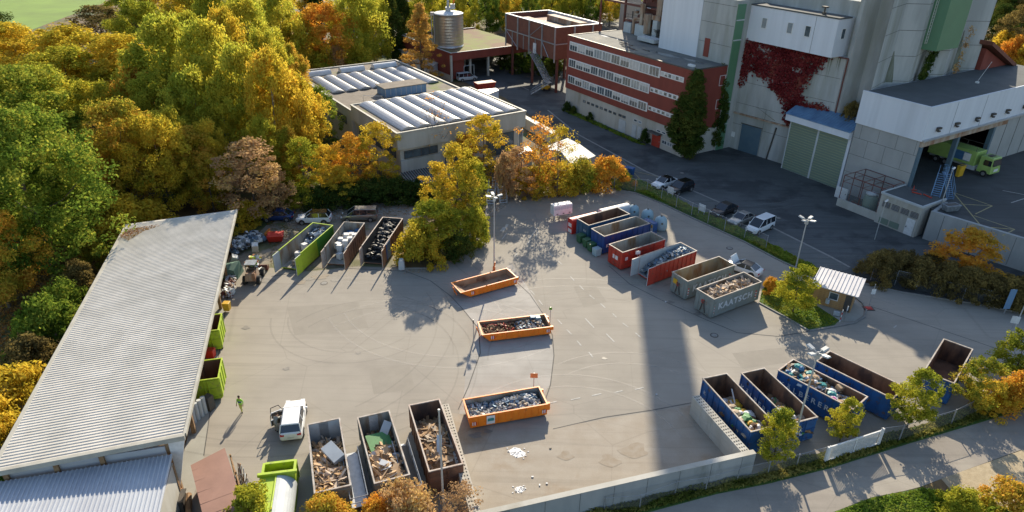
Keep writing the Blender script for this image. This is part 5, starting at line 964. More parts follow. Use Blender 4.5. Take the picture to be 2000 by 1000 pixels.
for i in range(22):
    lx = g_.uniform(-3.5, 2.4); ly = g_.uniform(-.9, .9); z = .35 + 1.7 - max(0, (lx + 1.2)) * .28 + g_.uniform(.02, .12)
    b = MB().mat('black'); e = Matrix.Rotation(g_.gauss(0, .5), 4, 'X') @ Matrix.Rotation(g_.gauss(0, .5), 4, 'Y'); b.T = e
    seg, ms = 14, 6; P = []
    for s_ in range(seg):
        A_ = 2 * PI * s_ / seg
        for k in range(ms): B_ = 2 * PI * k / ms; rr = .27 + .09 * math.cos(B_); P.append((rr * math.cos(A_), rr * math.sin(A_), .1 * math.sin(B_)))
    b.hull(P, [(s_ * ms + k, s_ * ms + (k + 1) % ms, ((s_ + 1) % seg) * ms + (k + 1) % ms, ((s_ + 1) % seg) * ms + k) for s_ in range(seg) for k in range(ms)])
    p = Vector((c_.x + lx * math.cos(a_) - ly * math.sin(a_), c_.y + lx * math.sin(a_) + ly * math.cos(a_), z)); tag(b.build('car_tyre', loc=p), 'black car tyre lying on the heap in the container with the blue panel', 'tyre', 'tyres on the heap')
# appliances
def appliance(lb, x, y, z, rz, sx=.6, sy=.6, sz_=.85, m='white', tilt=0, group='white appliances in the open containers'):
    t = thing('washing_machine', lb, 'appliance', (x, y, z), rz, group); t.rotation_euler.x = tilt
    MB().mat(m).box(-sx / 2, sx / 2, -sy / 2, sy / 2, 0, sz_).build('housing', t, bevel=.02); b = MB().mat('glassdark').tube((0, -sy / 2 - .02, sz_ * .45), (0, -sy / 2 + .02, sz_ * .45), .17, n=12); b.build('round_door', t); MB().mat('lightgrey').box(-sx / 2 + .02, sx / 2 - .02, -sy / 2 - .012, -sy / 2, sz_ - .14, sz_ - .03).build('control_panel', t); return t
k = 0
for (c, ang, items) in [((-20.08, 73.5), D(264), [(-2.9, -.5, .6, 'blue'), (-2.9, .5, .9, 'blue'), (-1.9, .1, 1.0, 0), (-1.2, .7, 1.2, 0), (-1.0, -.3, 1.3, 0), (-.3, .4, 1.3, 0), (-.2, -.7, 1.2, 0), (.5, .1, 1.1, 0), (.7, -.8, .9, 0), (1.3, .5, .7, 0), (1.4, -.3, .9, 0), (2.1, .7, .35, 0), (2.2, -.1, .35, 0), (-2.2, -.8, .9, 0), (-.6, -.1, .45, 0), (.9, .7, .4, 0), (-1.5, -.7, .5, 0)]),
                        ((-24.45, 72.6), D(255.6), [(.9, .3, .35, 0), (1.5, -.5, .35, 0), (.3, -.3, .9, 0), (3.2, .9, .35, 0), (3.1, .1, .35, 1), (2.1, .3, .35, 1), (1.2, .9, .35, 1)])]:
    for (lx, ly, z, f) in items:
        k += 1; x = c[0] + lx * math.cos(ang) - ly * math.sin(ang); y = c[1] + lx * math.sin(ang) + ly * math.cos(ang)
        cn = 'rust brown' if c[0] > -22 else 'green'; m = 'trashblue' if f == 'blue' else ('cargrey' if f == 1 else 'white')
        appliance('%s appliance in the %s open container, number %d from the closed end' % ({'white': 'white', 'cargrey': 'dark grey', 'trashblue': 'blue wrapped'}[m], cn, k if c[0] > -22 else k - 17), x, y, z, g_.uniform(-.4, .4) + ang, m=m, sz_=g_.uniform(.6, .9), tilt=g_.gauss(0, .06))
heap('electric_scrap', 'blue grey electrical scrap in the back of the green container', 'scrap', -23.95, 74.6, D(255.6), 3.6, 2.4, 0, [1.6, 1.7, 1.5, 1.0, .3], ['scrapblue', 'lightgrey', 'scrap', 'darkmetal', 'lightgrey'], 110, 1.2, .3, .2, 15, .7)
# lower right row
GE = 'blue container row at the lower right'
d1 = container('roll_off_container', 'blue container directly behind the concrete block wall, holding bright rubbish bags', 18.75, 44.0, D(-71.5), 6.9, 2.4, 2.5, 'blue', 'rustin', 'rim', group=GE)
d2 = container('roll_off_container', 'blue container, second from the block wall, with white and green rubbish at its near end', 22.35, 45.0, D(-70.5), 6.7, 2.4, 2.45, 'blue', 'rustin', 'rim', group=GE)
d3 = container('roll_off_container', 'blue container overflowing with furniture and bags behind the tall lamp post', 26.6, 46.5, D(-49), 6.7, 2.5, 2.5, 'blue', 'rustin', 'rimrust', group=GE)
d4 = container('roll_off_container', 'blue container with a dark brown inside right of the overflowing one', 30.45, 47.9, D(-49), 6.7, 2.4, 2.5, 'blue', 'rustin', 'rimrust', group=GE)
d5 = container('roll_off_container', 'empty blue container standing crosswise and alone near the right end of the fence', 39.43, 50.09, D(-132), 6.85, 2.4, 2.5, 'blue', 'rustin', 'rim', group=GE)
for c in (d2, d3, d4): text('KÄLBERER', c, 'trashwhite', .72, (-3.0, -1.31, 1.1), (PI / 2, 0, 0), bold=.01, space=1.5)
text('K', d1, 'trashwhite', .5, (-2.9, -1.27, 1.3), (PI / 2, 0, 0)); text('K 38187', d5, 'trashwhite', .46, (3.52, -.95, 1.72), (PI / 2, 0, PI / 2), bold=.015); text('K', d2, 'trashwhite', .4, (3.6, -.6, 1.6), (PI / 2, 0, PI / 2), bold=.01)
heap('rubbish', 'bright rubbish bags in the blue container behind the block wall', 'rubbish', 18.9, 43.4, D(-71.5), 5.4, 2.2, 0, [.3, .7, 1.0, 1.2, 1.3, 1.2], ['trashwhite', 'trashbeige', 'trashgrn', 'trashwhite', 'trashbeige', 'yellow', 'soil'], 110, 1.3, .2, .15, 16, 1.2, soft=.55)
heap('rubbish', 'white and green rubbish in the second blue container from the block wall', 'rubbish', 22.6, 44.3, D(-70.5), 5.6, 2.2, 0, [.05, .3, .6, .9, 1.0, .9], ['trashwhite', 'trashbeige', 'trashgrn', 'trashwhite', 'soil', 'wooddark'], 90, 1.3, .2, .2, 17, 1.3, soft=.5)
heap('rubbish', 'furniture, bags and boxes spilling over the blue container behind the tall lamp post', 'rubbish', 26.6, 46.5, D(-49), 6.4, 2.3, 0, [2.0, 2.1, 1.9, 1.7, 1.5, 1.2, .9], ['trashwhite', 'trashbeige', 'cardb', 'trashteal', 'trashblue', 'woodlight', 'trashwhite', 'darkmetal', 'wooddark'], 210, 1.3, .25, .22, 18, 1.1, soft=.4)
heap('rubbish', 'pale foil rubbish on the floor of the dark inside blue container', 'rubbish', 30.9, 47.4, D(-49), 4.8, 2.2, 0, [.3, .4, .4, .2], ['trashwhite', 'trashbeige', 'soil', 'trashwhite'], 60, 1.0, .2, .2, 19, .8, soft=.5)
piece('red_bag', 'magenta bag in the overflowing blue container', 'bag', 'trashpink', 1626, 780, 2.0, .7, .4, .3, (.2, .2, .4), .08); piece('cardboard_box', 'brown cardboard box on top of the overflowing blue container', 'box', 'cardb', 1640, 757, 2.2, .5, .5, .4, (.2, .1, .4)); piece('teal_box', 'teal plastic box in the overflowing blue container', 'box', 'trashteal', 1606, 752, 2.2, .6, .4, .35, (.1, .3, .2), .03)
piece('plank', 'long white plank sticking out of the rubbish behind the block wall', 'plank', 'white', 1433, 777, 1.6, .1, 1.6, .08, (.5, .1, .1))
# orange low troughs
def trough(label, cx, cy, ang, L, W, H, bl, seed, hook=1):
    t = thing('skip_trough', label, 'skip', (cx, cy, 0), ang, 'low orange skips in the middle of the yard'); l, w_ = L / 2, W / 2; z0 = .2; th = .05; lb = l - bl
    b = MB().mat('orange')
    def side(x0, x1, y, z0_, z1): pass
    # trapezoid sides, sloped -x end
    for sg in (-1, 1):
        y0, y1 = (w_ - th, w_) if sg > 0 else (-w_, -w_ + th)
        b.hull([(-lb, y0, z0), (l, y0, z0), (l, y1, z0), (-lb, y1, z0), (-l, y0, H - .08), (l, y0, H - .08), (l, y1, H - .08), (-l, y1, H - .08)], [(3, 2, 1, 0), (4, 5, 6, 7), (0, 1, 5, 4), (1, 2, 6, 5), (2, 3, 7, 6), (3, 0, 4, 7)])
        ribn = 12
        for i in range(ribn):
            x = -lb + .1 + (L - bl - .3) * i / (ribn - 1); yy = (w_, w_ + .05) if sg > 0 else (-w_ - .05, -w_); b.box(x, x + .07, yy[0], yy[1], z0 + .02, H - .1)
    b.hull([(-lb, -w_, z0), (-lb + th, -w_, z0), (-lb + th, w_, z0), (-lb, w_, z0), (-l, -w_, H - .08), (-l + th, -w_, H - .08), (-l + th, w_, H - .08), (-l, w_, H - .08)], [(3, 2, 1, 0), (4, 5, 6, 7), (0, 1, 5, 4), (1, 2, 6, 5), (2, 3, 7, 6), (3, 0, 4, 7)])
    b.box(l - th, l, -w_ + th, w_ - th, z0, H - .08); b.box(-lb, l, -w_ + th, w_ - th, z0 - .04, z0 + .04); b.build('shell', t, bevel=.01)
    i_ = MB().mat('orangein' if seed < 3 else 'greyin'); i_.box(-lb + .06, l - th, -w_ + .06, w_ - .06, z0 + .042, z0 + .07)
    for y0, y1 in ((w_ - th - .02, w_ - th), (-w_ + th, -w_ + th + .02)): i_.hull([(-lb + .06, y0, z0 + .05), (l - th, y0, z0 + .05), (l - th, y1, z0 + .05), (-lb + .06, y1, z0 + .05), (-l + .08, y0, H - .07), (l - th, y0, H - .07), (l - th, y1, H - .07), (-l + .08, y1, H - .07)], [(4, 5, 6, 7), (0, 1, 5, 4), (1, 2, 6, 5), (2, 3, 7, 6), (3, 0, 4, 7)])
    i_.box(l - th - .02, l - th, -w_ + th, w_ - th, z0 + .05, H - .07); i_.hull([(-lb + .055, -w_ + .06, z0 + .06), (-lb + .075, -w_ + .06, z0 + .06), (-lb + .075, w_ - .06, z0 + .06), (-lb + .055, w_ - .06, z0 + .06), (-l + .055, -w_ + .06, H - .07), (-l + .075, -w_ + .06, H - .07), (-l + .075, w_ - .06, H - .07), (-l + .055, w_ - .06, H - .07)], [(4, 5, 6, 7), (0, 1, 5, 4), (1, 2, 6, 5), (2, 3, 7, 6), (3, 0, 4, 7)])
    i_.build('lining', t)
    r = MB().mat('orange'); e = .05
    r.box(-l - e, l + e, -w_ - e, -w_ + .07, H - .08, H); r.box(-l - e, l + e, w_ - .07, w_ + e, H - .08, H); r.box(-l - e, -l + .08, -w_ + .07, w_ - .07, H - .08, H); r.box(l - .08, l + e, -w_ + .07, w_ - .07, H - .08, H); r.build('rim', t)
    k = MB().mat('darkmetal'); k.box(-lb + .1, l, -.55, -.42, .04, z0 - .04); k.box(-lb + .1, l, .42, .55, .04, z0 - .04)
    for y in (-.9, .9): k.tube((l - .3, y - .12, .1), (l - .3, y + .12, .1), .1); k.tube((-lb + .3, y - .12, .1), (-lb + .3, y + .12, .1), .1)
    k.build('skid', t); k = MB().mat('orange'); 
    if hook > 0: k.tube((-l - .05, -.3, .3), (-l - .35, 0, H + .1), .05); k.tube((-l - .05, .3, .3), (-l - .35, 0, H + .1), .05); k.tube((-l - .35, -.12, H + .1), (-l - .35, .12, H + .1), .06)
    for y in (-.9, .9): k.box(l + .02, l + .3, y - .1, y + .1, .5, H - .15); k.tube((l, y, H - .2), (l + .35, y, .6), .04)
    k.split('hook', t)
    b = MB()
    for (x, sg) in ((-lb + .15, -1), (l - .45, -1)):
        for i in range(4): b.mat('red' if i % 2 else 'white'); b.box(x + i * .09, x + i * .09 + .09, -w_ - .07, -w_ - .05, .45, .8)
    b.split('warning_stripe', t); return t
o1 = trough('empty low orange skip, farthest from the camera, beside the tall lamp post', -3.0, 65.6, D(32), 7.0, 2.4, 1.05, 1.1, 1); o2 = trough('low orange skip with brown earth, blue boxes and roots, middle one of the three', .35, 56.9, D(13.5), 6.95, 2.35, 1.05, .7, 2); o3 = trough('low orange skip full of white and grey rubble, nearest to the camera', -.38, 44.8, D(16), 6.7, 2.35, 1.35, .1, 3, 0)
o1.rotation_euler.z = D(30); MB().mat('white').box(-1.9, -1.2, -1.25, -1.23, .35, 1.2).build('placard', o3); MB().mat('trashteal').box(-1.82, -1.28, -1.26, -1.25, .65, .95).build('placard_print', o3)
heap('earth_rubble', 'brown earth and plant remains in the middle orange skip', 'earth', -1.2, 56.5, D(13.5), 3.4, 2.1, 0, [.45, .55, .5, .3], ['soil', 'soil', 'wooddark', 'soil', 'redc'], 130, .6, .4, .3, 31, .6, z=.3); heap('mixed_rubble', 'grey stones and roots in the right half of the middle orange skip', 'rubble', 1.9, 57.25, D(13.5), 2.9, 2.1, 0, [.4, .5, .55, .45], ['rubble', 'soil', 'pallid', 'scrapblue'], 120, .7, .4, .25, 32, .6, z=.3)
heap('stone_rubble', 'white and grey rubble filling the nearest orange skip', 'rubble', -.5, 44.75, D(16), 6.3, 2.15, 0, [.45, .5, .35, .6, .75, .8, .6], ['rubble', 'trashwhite', 'rubble', 'scrapblue', 'trashbeige', 'rubble'], 330, .8, .4, .12, 33, .7, z=.35)
piece('blue_box', 'light blue plastic box at the back of the middle orange skip', 'box', 'igloo', 1050, 621, .95, .5, .4, .35, (.1, .1, .3)); piece('blue_box', 'darker blue plastic crate beside the light blue one in the middle orange skip', 'box', 'scrapblue', 1041, 620, .95, .6, .4, .3, (.1, .1, .2))
# green skips under the shed roof
for i, (x, y, lb, m, ins) in enumerate([(-28.75, 54.4, 'lime green skip half under the shed roof, the farther one of two', 'lime', 'rustin'), (-26.15, 47.2, 'faded lime green skip half under the shed roof, the nearer one of two', 'lime', 'rustin')]):
    c = container('roll_off_container', lb, x, y, SH + PI, 2.9, 1.75 if i == 0 else 2.1, 2.35, m, ins, 'lime', ribs=4, group='lime green skips at the edge of the shed')
b = MB().mat('yellow').box(-.3, .3, -.3, .3, .2, 1.1, (-.35, .35, -.35, .35)); tag(b.build('dustbin', loc=at(445, 608), bevel=.04), 'small yellow dustbin above the farther lime green skip', 'bin')
b = MB().mat('red').box(-.4, .4, -.3, .3, 0, .9, (-.45, .45, -.35, .35)); tag(b.build('dustbin', loc=at(412, 697), bevel=.04), 'red bin between the two lime green skips', 'bin')
b = MB().mat('lightgrey')
for i in range(4): b.tube((i * .42, 0, .0), (i * .42 + .1, .1, 1.6), .19, n=10)
b.mat('darkmetal').box(1.5, 2.1, -.3, .3, 0, 1.4); tag(b.build('rolled_carpets', loc=at(380, 825), rz=1.2), 'pale and dark rolls leaning at the shed edge below the nearer lime green skip', 'rolls')
# ---- walls around the concrete pad
def wallrun(name, label, p, q, th, h, m, side=1, cap=None):
    p = Vector(p[:2]); q = Vector(q[:2]); d = q - p; t = thing(name, label, 'wall', (p.x, p.y, 0), math.atan2(d.y, d.x)); MB().mat(m).box(0, d.length, 0, th * side if side > 0 else 0, 0, h).build('wall', t) if side > 0 else MB().mat(m).box(0, d.length, -th, 0, 0, h).build('wall', t); return t, d.length
pa, pb = at(965, 1002, 2.1), at(1477, 886, 2.1)
t, L_ = wallrun('pad_wall', 'long smooth concrete wall along the near side of the concrete pad', pa - (pb - pa) * .15, pb, .4, 2.1, 'concb', 1)
b = MB().mat('conclt').box(0, L_, -.02, .42, 2.1, 2.14); b.build('coping', t); b = MB().mat('joint')
for i in range(9): b.box(1.5 + i * 2.6, 1.53 + i * 2.6, -.012, 0, .1, 2.1)
b.build('joint', t)
def studwall(label, p, q, th, h, m='blockstone', size=.6, side=1):
    p = Vector(p[:2]); q = Vector(q[:2]); d = q - p; n = max(2, round(d.length / 1.6)); L = d.length; t = thing('stud_block_wall', label, 'wall', (p.x, p.y, 0), math.atan2(d.y, d.x)); b = MB().mat(m)
    for i in range(n):
        for j in range(3): b.box(L * i / n + .008, L * (i + 1) / n - .008, 0, th, h * j / 3 + .004, h * (j + 1) / 3 - .004)
    b.build('block_course', t, bevel=.015); s_ = MB().mat('stud'); k = int(L / .34)
    g = random.Random(9)
    for i in range(k):
        for y in (.22 * th, .5 * th, .78 * th):
            x = .17 + i * L / k; s_.box(x - .065, x + .065, y - .05, y + .05, h - .003, h + .03, (x - .03, x + .03, y - .03, y + .03))
    s_.build('stud', t); return t
studwall('row of pale studded concrete blocks running down beside the rusty container', at(942, 1010, 1.65), at(876, 788, 1.65), .75, 1.65)
studwall('studded concrete block wall on the right side of the pad before the blue containers', at(1470, 886, 1.9), at(1366, 771, 1.9), .7, 1.9, 'conclt')
g_ = random.Random(77)
for (u, v, r, lb) in [(1008, 884, .55, 'patch of spilled white plaster on the concrete pad below the nearest orange skip'), (1015, 956, .3, 'small white splash of plaster near the bottom of the concrete pad')]:
    c = at(u, v, .012); b = MB().mat('trashwhite'); b.face([(c.x + r * 1.3 * g_.uniform(.6, 1.2) * math.cos(a), c.y + r * g_.uniform(.6, 1.2) * math.sin(a), .014) for a in [i * 2 * PI / 18 for i in range(18)]])
    for i in range(26): b.obox((c.x + g_.gauss(0, r * .7), c.y + g_.gauss(0, r * .5), .03), .12, .07, .03, g_.uniform(0, 3))
    tag(b.build('plaster_spill'), lb, 'spill')
g_ = random.Random(78); b = MB()
for i in range(90):
    k = g_.random() ** .7; u = 1375 + 85 * k; v = 812 + 88 * k; p = at(u, v); b.mat(g_.choice(['rubble', 'soil', 'soil', 'darkmetal'])); s_ = g_.uniform(.04, .16); b.obox((p.x + g_.gauss(-.1, .25), p.y + g_.gauss(0, .15), s_ * .3), s_, s_ * .8, s_ * .6, eul=(g_.random(), g_.random(), g_.random() * 3))
tag(b.build('wall_debris'), 'crumbs of dirt and stone along the foot of the block wall', 'debris', kind='stuff')
b = MB()
for (u, v) in [(1057, 788), (1040, 932), (1068, 945), (1054, 948), (1075, 876), (1130, 975), (1282, 771), (1300, 590)]: p = at(u, v); b.mat('darkmetal' if u % 2 else 'trashwhite'); b.obox((p.x, p.y, .05), .16, .1, .06, u)
tag(b.build('litter_bits'), 'single bits of litter scattered over the concrete pad', 'litter', kind='stuff')
# ---- hut
ha, hb = at(1584, 590), at(1659, 612); hd = (hb - ha).normalized(); HA = math.atan2(hd.y, hd.x); hl = (hb - ha).length
o = thing('wooden_hut', 'small ochre timber hut with a white ribbed roof on the grass island', 'hut', (ha.x, ha.y, 0), HA)
MB().mat('hutwood').box(0, hl, 0, 2.6, .05, 2.15).build('wall', o); b = MB().mat('joint')
for i in range(9): b.box(0, hl, -.008, 0, .25 + i * .22, .262 + i * .22)
b.build('board_gap', o); b = MB().mat('roofwhite'); zf, zb = 2.35, 2.75; y0, y1 = -.55, 3.3
b.hull([(-.35, y0, zf), (hl + .45, y0, zf), (hl + .45, y1, zb), (-.35, y1, zb), (-.35, y0, zf + .07), (hl + .45, y0, zf + .07), (hl + .45, y1, zb + .07), (-.35, y1, zb + .07)], [(3, 2, 1, 0), (4, 5, 6, 7), (0, 1, 5, 4), (1, 2, 6, 5), (2, 3, 7, 6), (3, 0, 4, 7)])
for i in range(13):
    x = -.33 + i * (hl + .7) / 12; b.hull([(x, y0, zf + .07), (x + .07, y0, zf + .07), (x + .07, y1, zb + .07), (x, y1, zb + .07), (x, y0, zf + .13), (x + .07, y0, zf + .13), (x + .07, y1, zb + .13), (x, y1, zb + .13)], [(4, 5, 6, 7), (0, 1, 5, 4), (1, 2, 6, 5), (2, 3, 7, 6), (3, 0, 4, 7)])
b.build('roof', o); window_row(o, 1.55, 1, 1, .95, 1.0, 1.9, -.05, 0, split=1); MB().mat('darkmetal').box(hl - .75, hl - .1, -.03, .0, .1, 2.0).build('door', o)
b = MB().mat('lightgrey').tube((.0, 0, .6), (0, 0, 1.1), .22, n=10); tag(b.build('life_ring', loc=ha + hd * 1.4 + Vector((0, -.35, 0))), 'white round basin standing below the hut window', 'basin')
def post_sign(name, label, u, v, h, w_, hh, m='white', zoff=0, r=.035, cat='sign', rz=0, pm='mesh'):
    p = at(u, v); t = thing(name, label, cat, p, rz); MB().mat(pm).tube((0, 0, 0), (0, 0, h), r, n=8).build('pole', t); MB().mat(m).box(-w_ / 2, w_ / 2, -r - .02, -r, h - hh - zoff, h - zoff).build('panel', t); return t
post_sign('barrier_post', 'thin white measuring post beside the hut door', 1648, 628, 1.9, .1, .5); b = MB()
for i in range(5): b.mat('red' if i % 2 else 'white'); b.tube((0, 0, i * .3), (0, 0, i * .3 + .3), .045, n=8)
tag(b.build('striped_post', loc=at(1640, 629)), 'short red and white striped post in front of the hut', 'post')
piece('parcel', 'pale grey box standing before the hut door', 'box', 'lightgrey', 1634, 612, .3, .6, .35, .4, (0, 0, -.4))
post_sign('information_sign', 'white sign on a thin post standing in a red foot right of the hut', 1696, 602, 3.0, .45, .6, zoff=.6); b = MB().mat('red').box(-.45, .45, -.3, .3, 0, .18, (-.3, .3, -.2, .2)); b.mat('darkmetal').box(-.55, .55, -.4, .4, 0, .05); tag(b.build('sign_foot', loc=at(1696, 603)), 'red and black rubber foot under the sign right of the hut', 'sign foot')
sheet('grass_island', [(1488, 568), (1483, 590), (1530, 616), (1580, 644), (1630, 635), (1640, 625), (1600, 600), (1583, 590), (1590, 566), (1560, 553), (1500, 552)], .02, 'grass')
kerb([(1482, 592), (1530, 618), (1580, 647), (1640, 637), (1670, 631), (1688, 620), (1692, 606), (1684, 592), (1672, 583)])
sheet('hut_apron', [(1583, 590), (1600, 600), (1640, 626), (1668, 628), (1686, 616), (1687, 603), (1670, 585), (1650, 575)], .03, 'strip')
# ---- green verge along the parking and lower verge
sheet('verge', [(1196, 350), (1205, 366), (1240, 374), (1295, 396), (1380, 436), (1452, 469), (1520, 505), (1600, 543), (1640, 552), (1630, 540), (1560, 505), (1478, 463), (1414, 431), (1351, 404), (1299, 376), (1260, 357), (1225, 345)], .02, 'grass')
sheet('lower_verge', [(985, 1100), (985, 1010), (1100, 1000), (1475, 925), (1560, 892), (1600, 886), (1720, 851), (1800, 831), (1900, 792), (1990, 737), (2150, 690), (2150, 760), (2000, 800), (1780, 865), (1620, 915), (1500, 945), (1400, 965), (1120, 1040)], -.004, 'grass')
sheet('lower_grass', [(1618, 1004), (1700, 973), (1770, 959), (1802, 952), (1860, 964), (1905, 972), (1990, 1002), (2150, 1000), (2150, 1100), (1500, 1100)], .0, 'grass')
def grass_tufts(name, label, poly, n, lm, size, h, px=True, kind='stuff', cat='grass', zb=0, edge=None):
    P = [at(*p)[:2] if px else p for p in poly]; xs = [p[0] for p in P]; ys = [p[1] for p in P]; out = []
    g = random.Random(len(P) * 7 + n)
    def inside(x, y):
        c = False; j = len(P) - 1
        for i in range(len(P)):
            if (P[i][1] > y) != (P[j][1] > y) and x < (P[j][0] - P[i][0]) * (y - P[i][1]) / (P[j][1] - P[i][1] + 1e-9) + P[i][0]: c = not c
            j = i
        return c
    tries = 0
    while len(out) < n and tries < n * 30:
        tries += 1; x = g.uniform(min(xs), max(xs)); y = g.uniform(min(ys), max(ys))
        if inside(x, y):
            f = .5 + .5 * math.sin(x * 1.7 + 2 * math.sin(y * 1.1)) * math.cos(y * 1.3 + x * .4); out.append((x, y, zb + g.random() * h * (.35 + f)))
    A_ = np.array(out); N = np.tile(np.array([0, 0, .6]), (len(A_), 1)).astype(float); me = leaf_mesh(name, A_, N, size, LM[lm], 1.6); o = bpy.data.objects.new(name, me); COL.objects.link(o); return tag(o, label, cat, kind=kind)
grass_tufts('island_grass', 'bright grass on the hut island', [(1488, 568), (1484, 589), (1530, 614), (1580, 642), (1630, 633), (1636, 625), (1600, 602), (1583, 590), (1590, 566), (1560, 553), (1500, 552)], 5000, 'grass', .09, .12)
grass_tufts('verge_grass', 'uneven green verge between the yard and the parked cars', [(1198, 350), (1207, 366), (1240, 372), (1295, 394), (1380, 434), (1452, 467), (1520, 503), (1600, 541), (1625, 538), (1560, 506), (1478, 464), (1414, 432), (1351, 405), (1299, 377), (1260, 358), (1225, 346)], 17000, 'grass', .13, .3)
grass_tufts('roadside_grass', 'weedy strip along the lower fence', [(1000, 1012), (1100, 1002), (1475, 928), (1560, 894), (1600, 887), (1720, 852), (1800, 832), (1900, 794), (1990, 740), (2100, 700), (2100, 770), (2000, 797), (1780, 862), (1620, 912), (1500, 943), (1400, 962), (1120, 1036)], 16000, 'drygrass', .1, .3); grass_tufts('roadside_grass', 'brighter grass in the bottom right corner below the path', [(1622, 1006), (1700, 975), (1770, 961), (1802, 954), (1860, 966), (1905, 974), (1990, 1004), (2060, 1060), (1600, 1060)], 9000, 'grass', .09, .2)
grass_tufts('facade_grass', 'grass strip at the foot of the office building', [(1102, 216), (1130, 222), (1200, 255), (1240, 272), (1262, 285), (1236, 278), (1180, 252), (1110, 222)], 1500, 'grass', .15, .2)
grass_tufts('fallen_leaves', 'fallen leaves on the ground left of the shed', [(0, 520), (180, 430), (240, 452), (150, 600), (60, 700), (0, 760)], 9000, 'litter', .11, .05); grass_tufts('fallen_leaves', 'fallen leaves blown along the kerb of the tree island', [(780, 522), (842, 520), (882, 504), (922, 475), (946, 430), (958, 400), (985, 388), (1130, 372), (1200, 374), (1130, 380), (1000, 392), (968, 420), (945, 465), (900, 508), (850, 532), (790, 534)], 1500, 'litter', .06, .02)
grass_tufts('roof_leaves', 'fallen leaves lying on the far left corner of the long shed roof', [tuple(at(u, v, 5.1))[:2] for u, v in [(232, 462), (246, 449), (300, 440), (330, 437), (280, 452), (250, 470)]], 900, 'litter', .05, .03, px=False, zb=5.13)
grass_tufts('fallen_leaves', 'fallen leaves around the cars behind the open containers', [(520, 430), (560, 405), (800, 400), (800, 420), (640, 432), (580, 460), (530, 520)], 3500, 'litter', .07, .03)
# ---- fences
def fence(name, label, pts, h=1.6, post=.045, px=True, step=None, m='mesh'):
    P = [at(*p) for p in pts]; t = thing(name, label, 'fence', P[0]); O_ = P[0]
    for i, p in enumerate(P): MB().mat(m).tube(p - O_, p - O_ + Vector((0, 0, h + .05)), post, n=7).build('post', t)
    b = MB().mat('fencewire')
    for a, c in zip(P, P[1:]): b.face([tuple(a - O_ + Vector((0, 0, .05))), tuple(c - O_ + Vector((0, 0, .05))), tuple(c - O_ + Vector((0, 0, h))), tuple(a - O_ + Vector((0, 0, h)))])
    b.build('wire_mesh', t); b = MB().mat(m)
    for a, c in zip(P, P[1:]): b.tube(a - O_ + Vector((0, 0, h)), c - O_ + Vector((0, 0, h)), .018, n=5)
    b.build('top_wire', t); return t
fence('chain_link_fence', 'chain link fence on thin posts along the green verge by the parked cars', [(1140, 362), (1199, 368), (1240, 373), (1263, 374), (1291, 391), (1320, 406), (1350, 421), (1382, 436), (1414, 451), (1453, 467), (1495, 487)], 1.9, .04)
fence('chain_link_fence', 'chain link fence in front of the brown hedge at the upper right', [(1700, 547), (1747, 557), (1788, 566), (1832, 577), (1878, 588), (1925, 597), (1963, 600)], 1.9, .045)
fence('chain_link_fence', 'chain link fence along the outside of the long pad wall', [(1180, 998), (1249, 993), (1318, 966), (1378, 957), (1439, 940), (1499, 926), (1555, 912), (1610, 897)], 1.3, .045)
fence('chain_link_fence', 'chain link fence from the white gate to the right edge', [(1712, 868), (1755, 862), (1856, 831), (1905, 806), (1990, 765), (2070, 730)], 1.7, .05)
ga, gb = at(1614, 902), at(1711, 870); o = thing('sliding_gate', 'white barred sliding gate in the lower fence', 'gate', ga, math.atan2(gb.y - ga.y, gb.x - ga.x)); L_ = (gb - ga).length
b = MB().mat('white').box(0, L_, -.05, .05, .1, .22); b.box(0, L_, -.05, .05, 1.5, 1.6)
for x in (-.1, L_ / 2, L_): b.box(x, x + .12, -.06, .06, 0, 1.65)
b.build('gate_frame', o); b = MB().mat('white')
for i in range(36): b.box(.1 + i * (L_ - .2) / 36, .165 + i * (L_ - .2) / 36, -.02, .02, .22, 1.5)
b.build('bars', o); MB().mat('white').box(-.28, -.1, -.08, .08, 0, 1.6).build('gate_post', o); MB().mat('white').box(L_ + .12, L_ + .26, -.1, .1, 0, 1.75).build('gate_post', o)
# ---- lamp posts
def lamp(label, u, v, h, rot=0, heads=4, z=0, s=.8, r=.09):
    t = thing('lamp_post', label, 'lamp post', at(u, v, z), rot, 'tall lamp posts'); MB().mat('pole').tube((0, 0, 0), (0, 0, h), r, r * .6, 10).build('mast', t)
    b = MB().mat('pole')
    for k in range(heads): a = 2 * PI * k / heads + .3; b.tube((0, 0, h - .15), (.5 * math.cos(a) * s, .5 * math.sin(a) * s, h), .04, n=6)
    b.box(-.15, .15, -.15, .15, h - .6, h - .2) if heads else b.tube((0, 0, h - .1), (0, 0, h + .1), .08)
    b.build('arms', t)
    for k in range(heads):
        a = 2 * PI * k / heads + .3; c = MB().mat('pole'); c.T = Matrix.Translation((.85 * math.cos(a) * s, .85 * math.sin(a) * s, h)) @ Matrix.Rotation(a, 4, 'Z') @ Matrix.Rotation(-.22, 4, 'Y') @ Matrix.Scale(s, 4)
        c.box(-.38, .38, -.25, .25, 0, .12, (-.33, .33, -.18, .18)); hd_ = c.build('lamp_head', t); e = MB().mat('lens'); e.T = c.T; e.box(-.33, .33, -.2, .2, -.03, -.001); e.build('lens', hd_)
    return t
lamp('tall lamp post with four heads behind the farthest orange skip', 965, 522, 9.1); lamp('lamp post with four heads left of the hut tree', 1553, 527, 6.6, .4, s=.85); lamp('tall lamp post with four heads behind the overflowing blue container', 1543, 887, 9.95, .2); lamp('tall plain grey mast in front of the rusty container at the bottom edge', 867, 1010, 9.7, .5, 0)
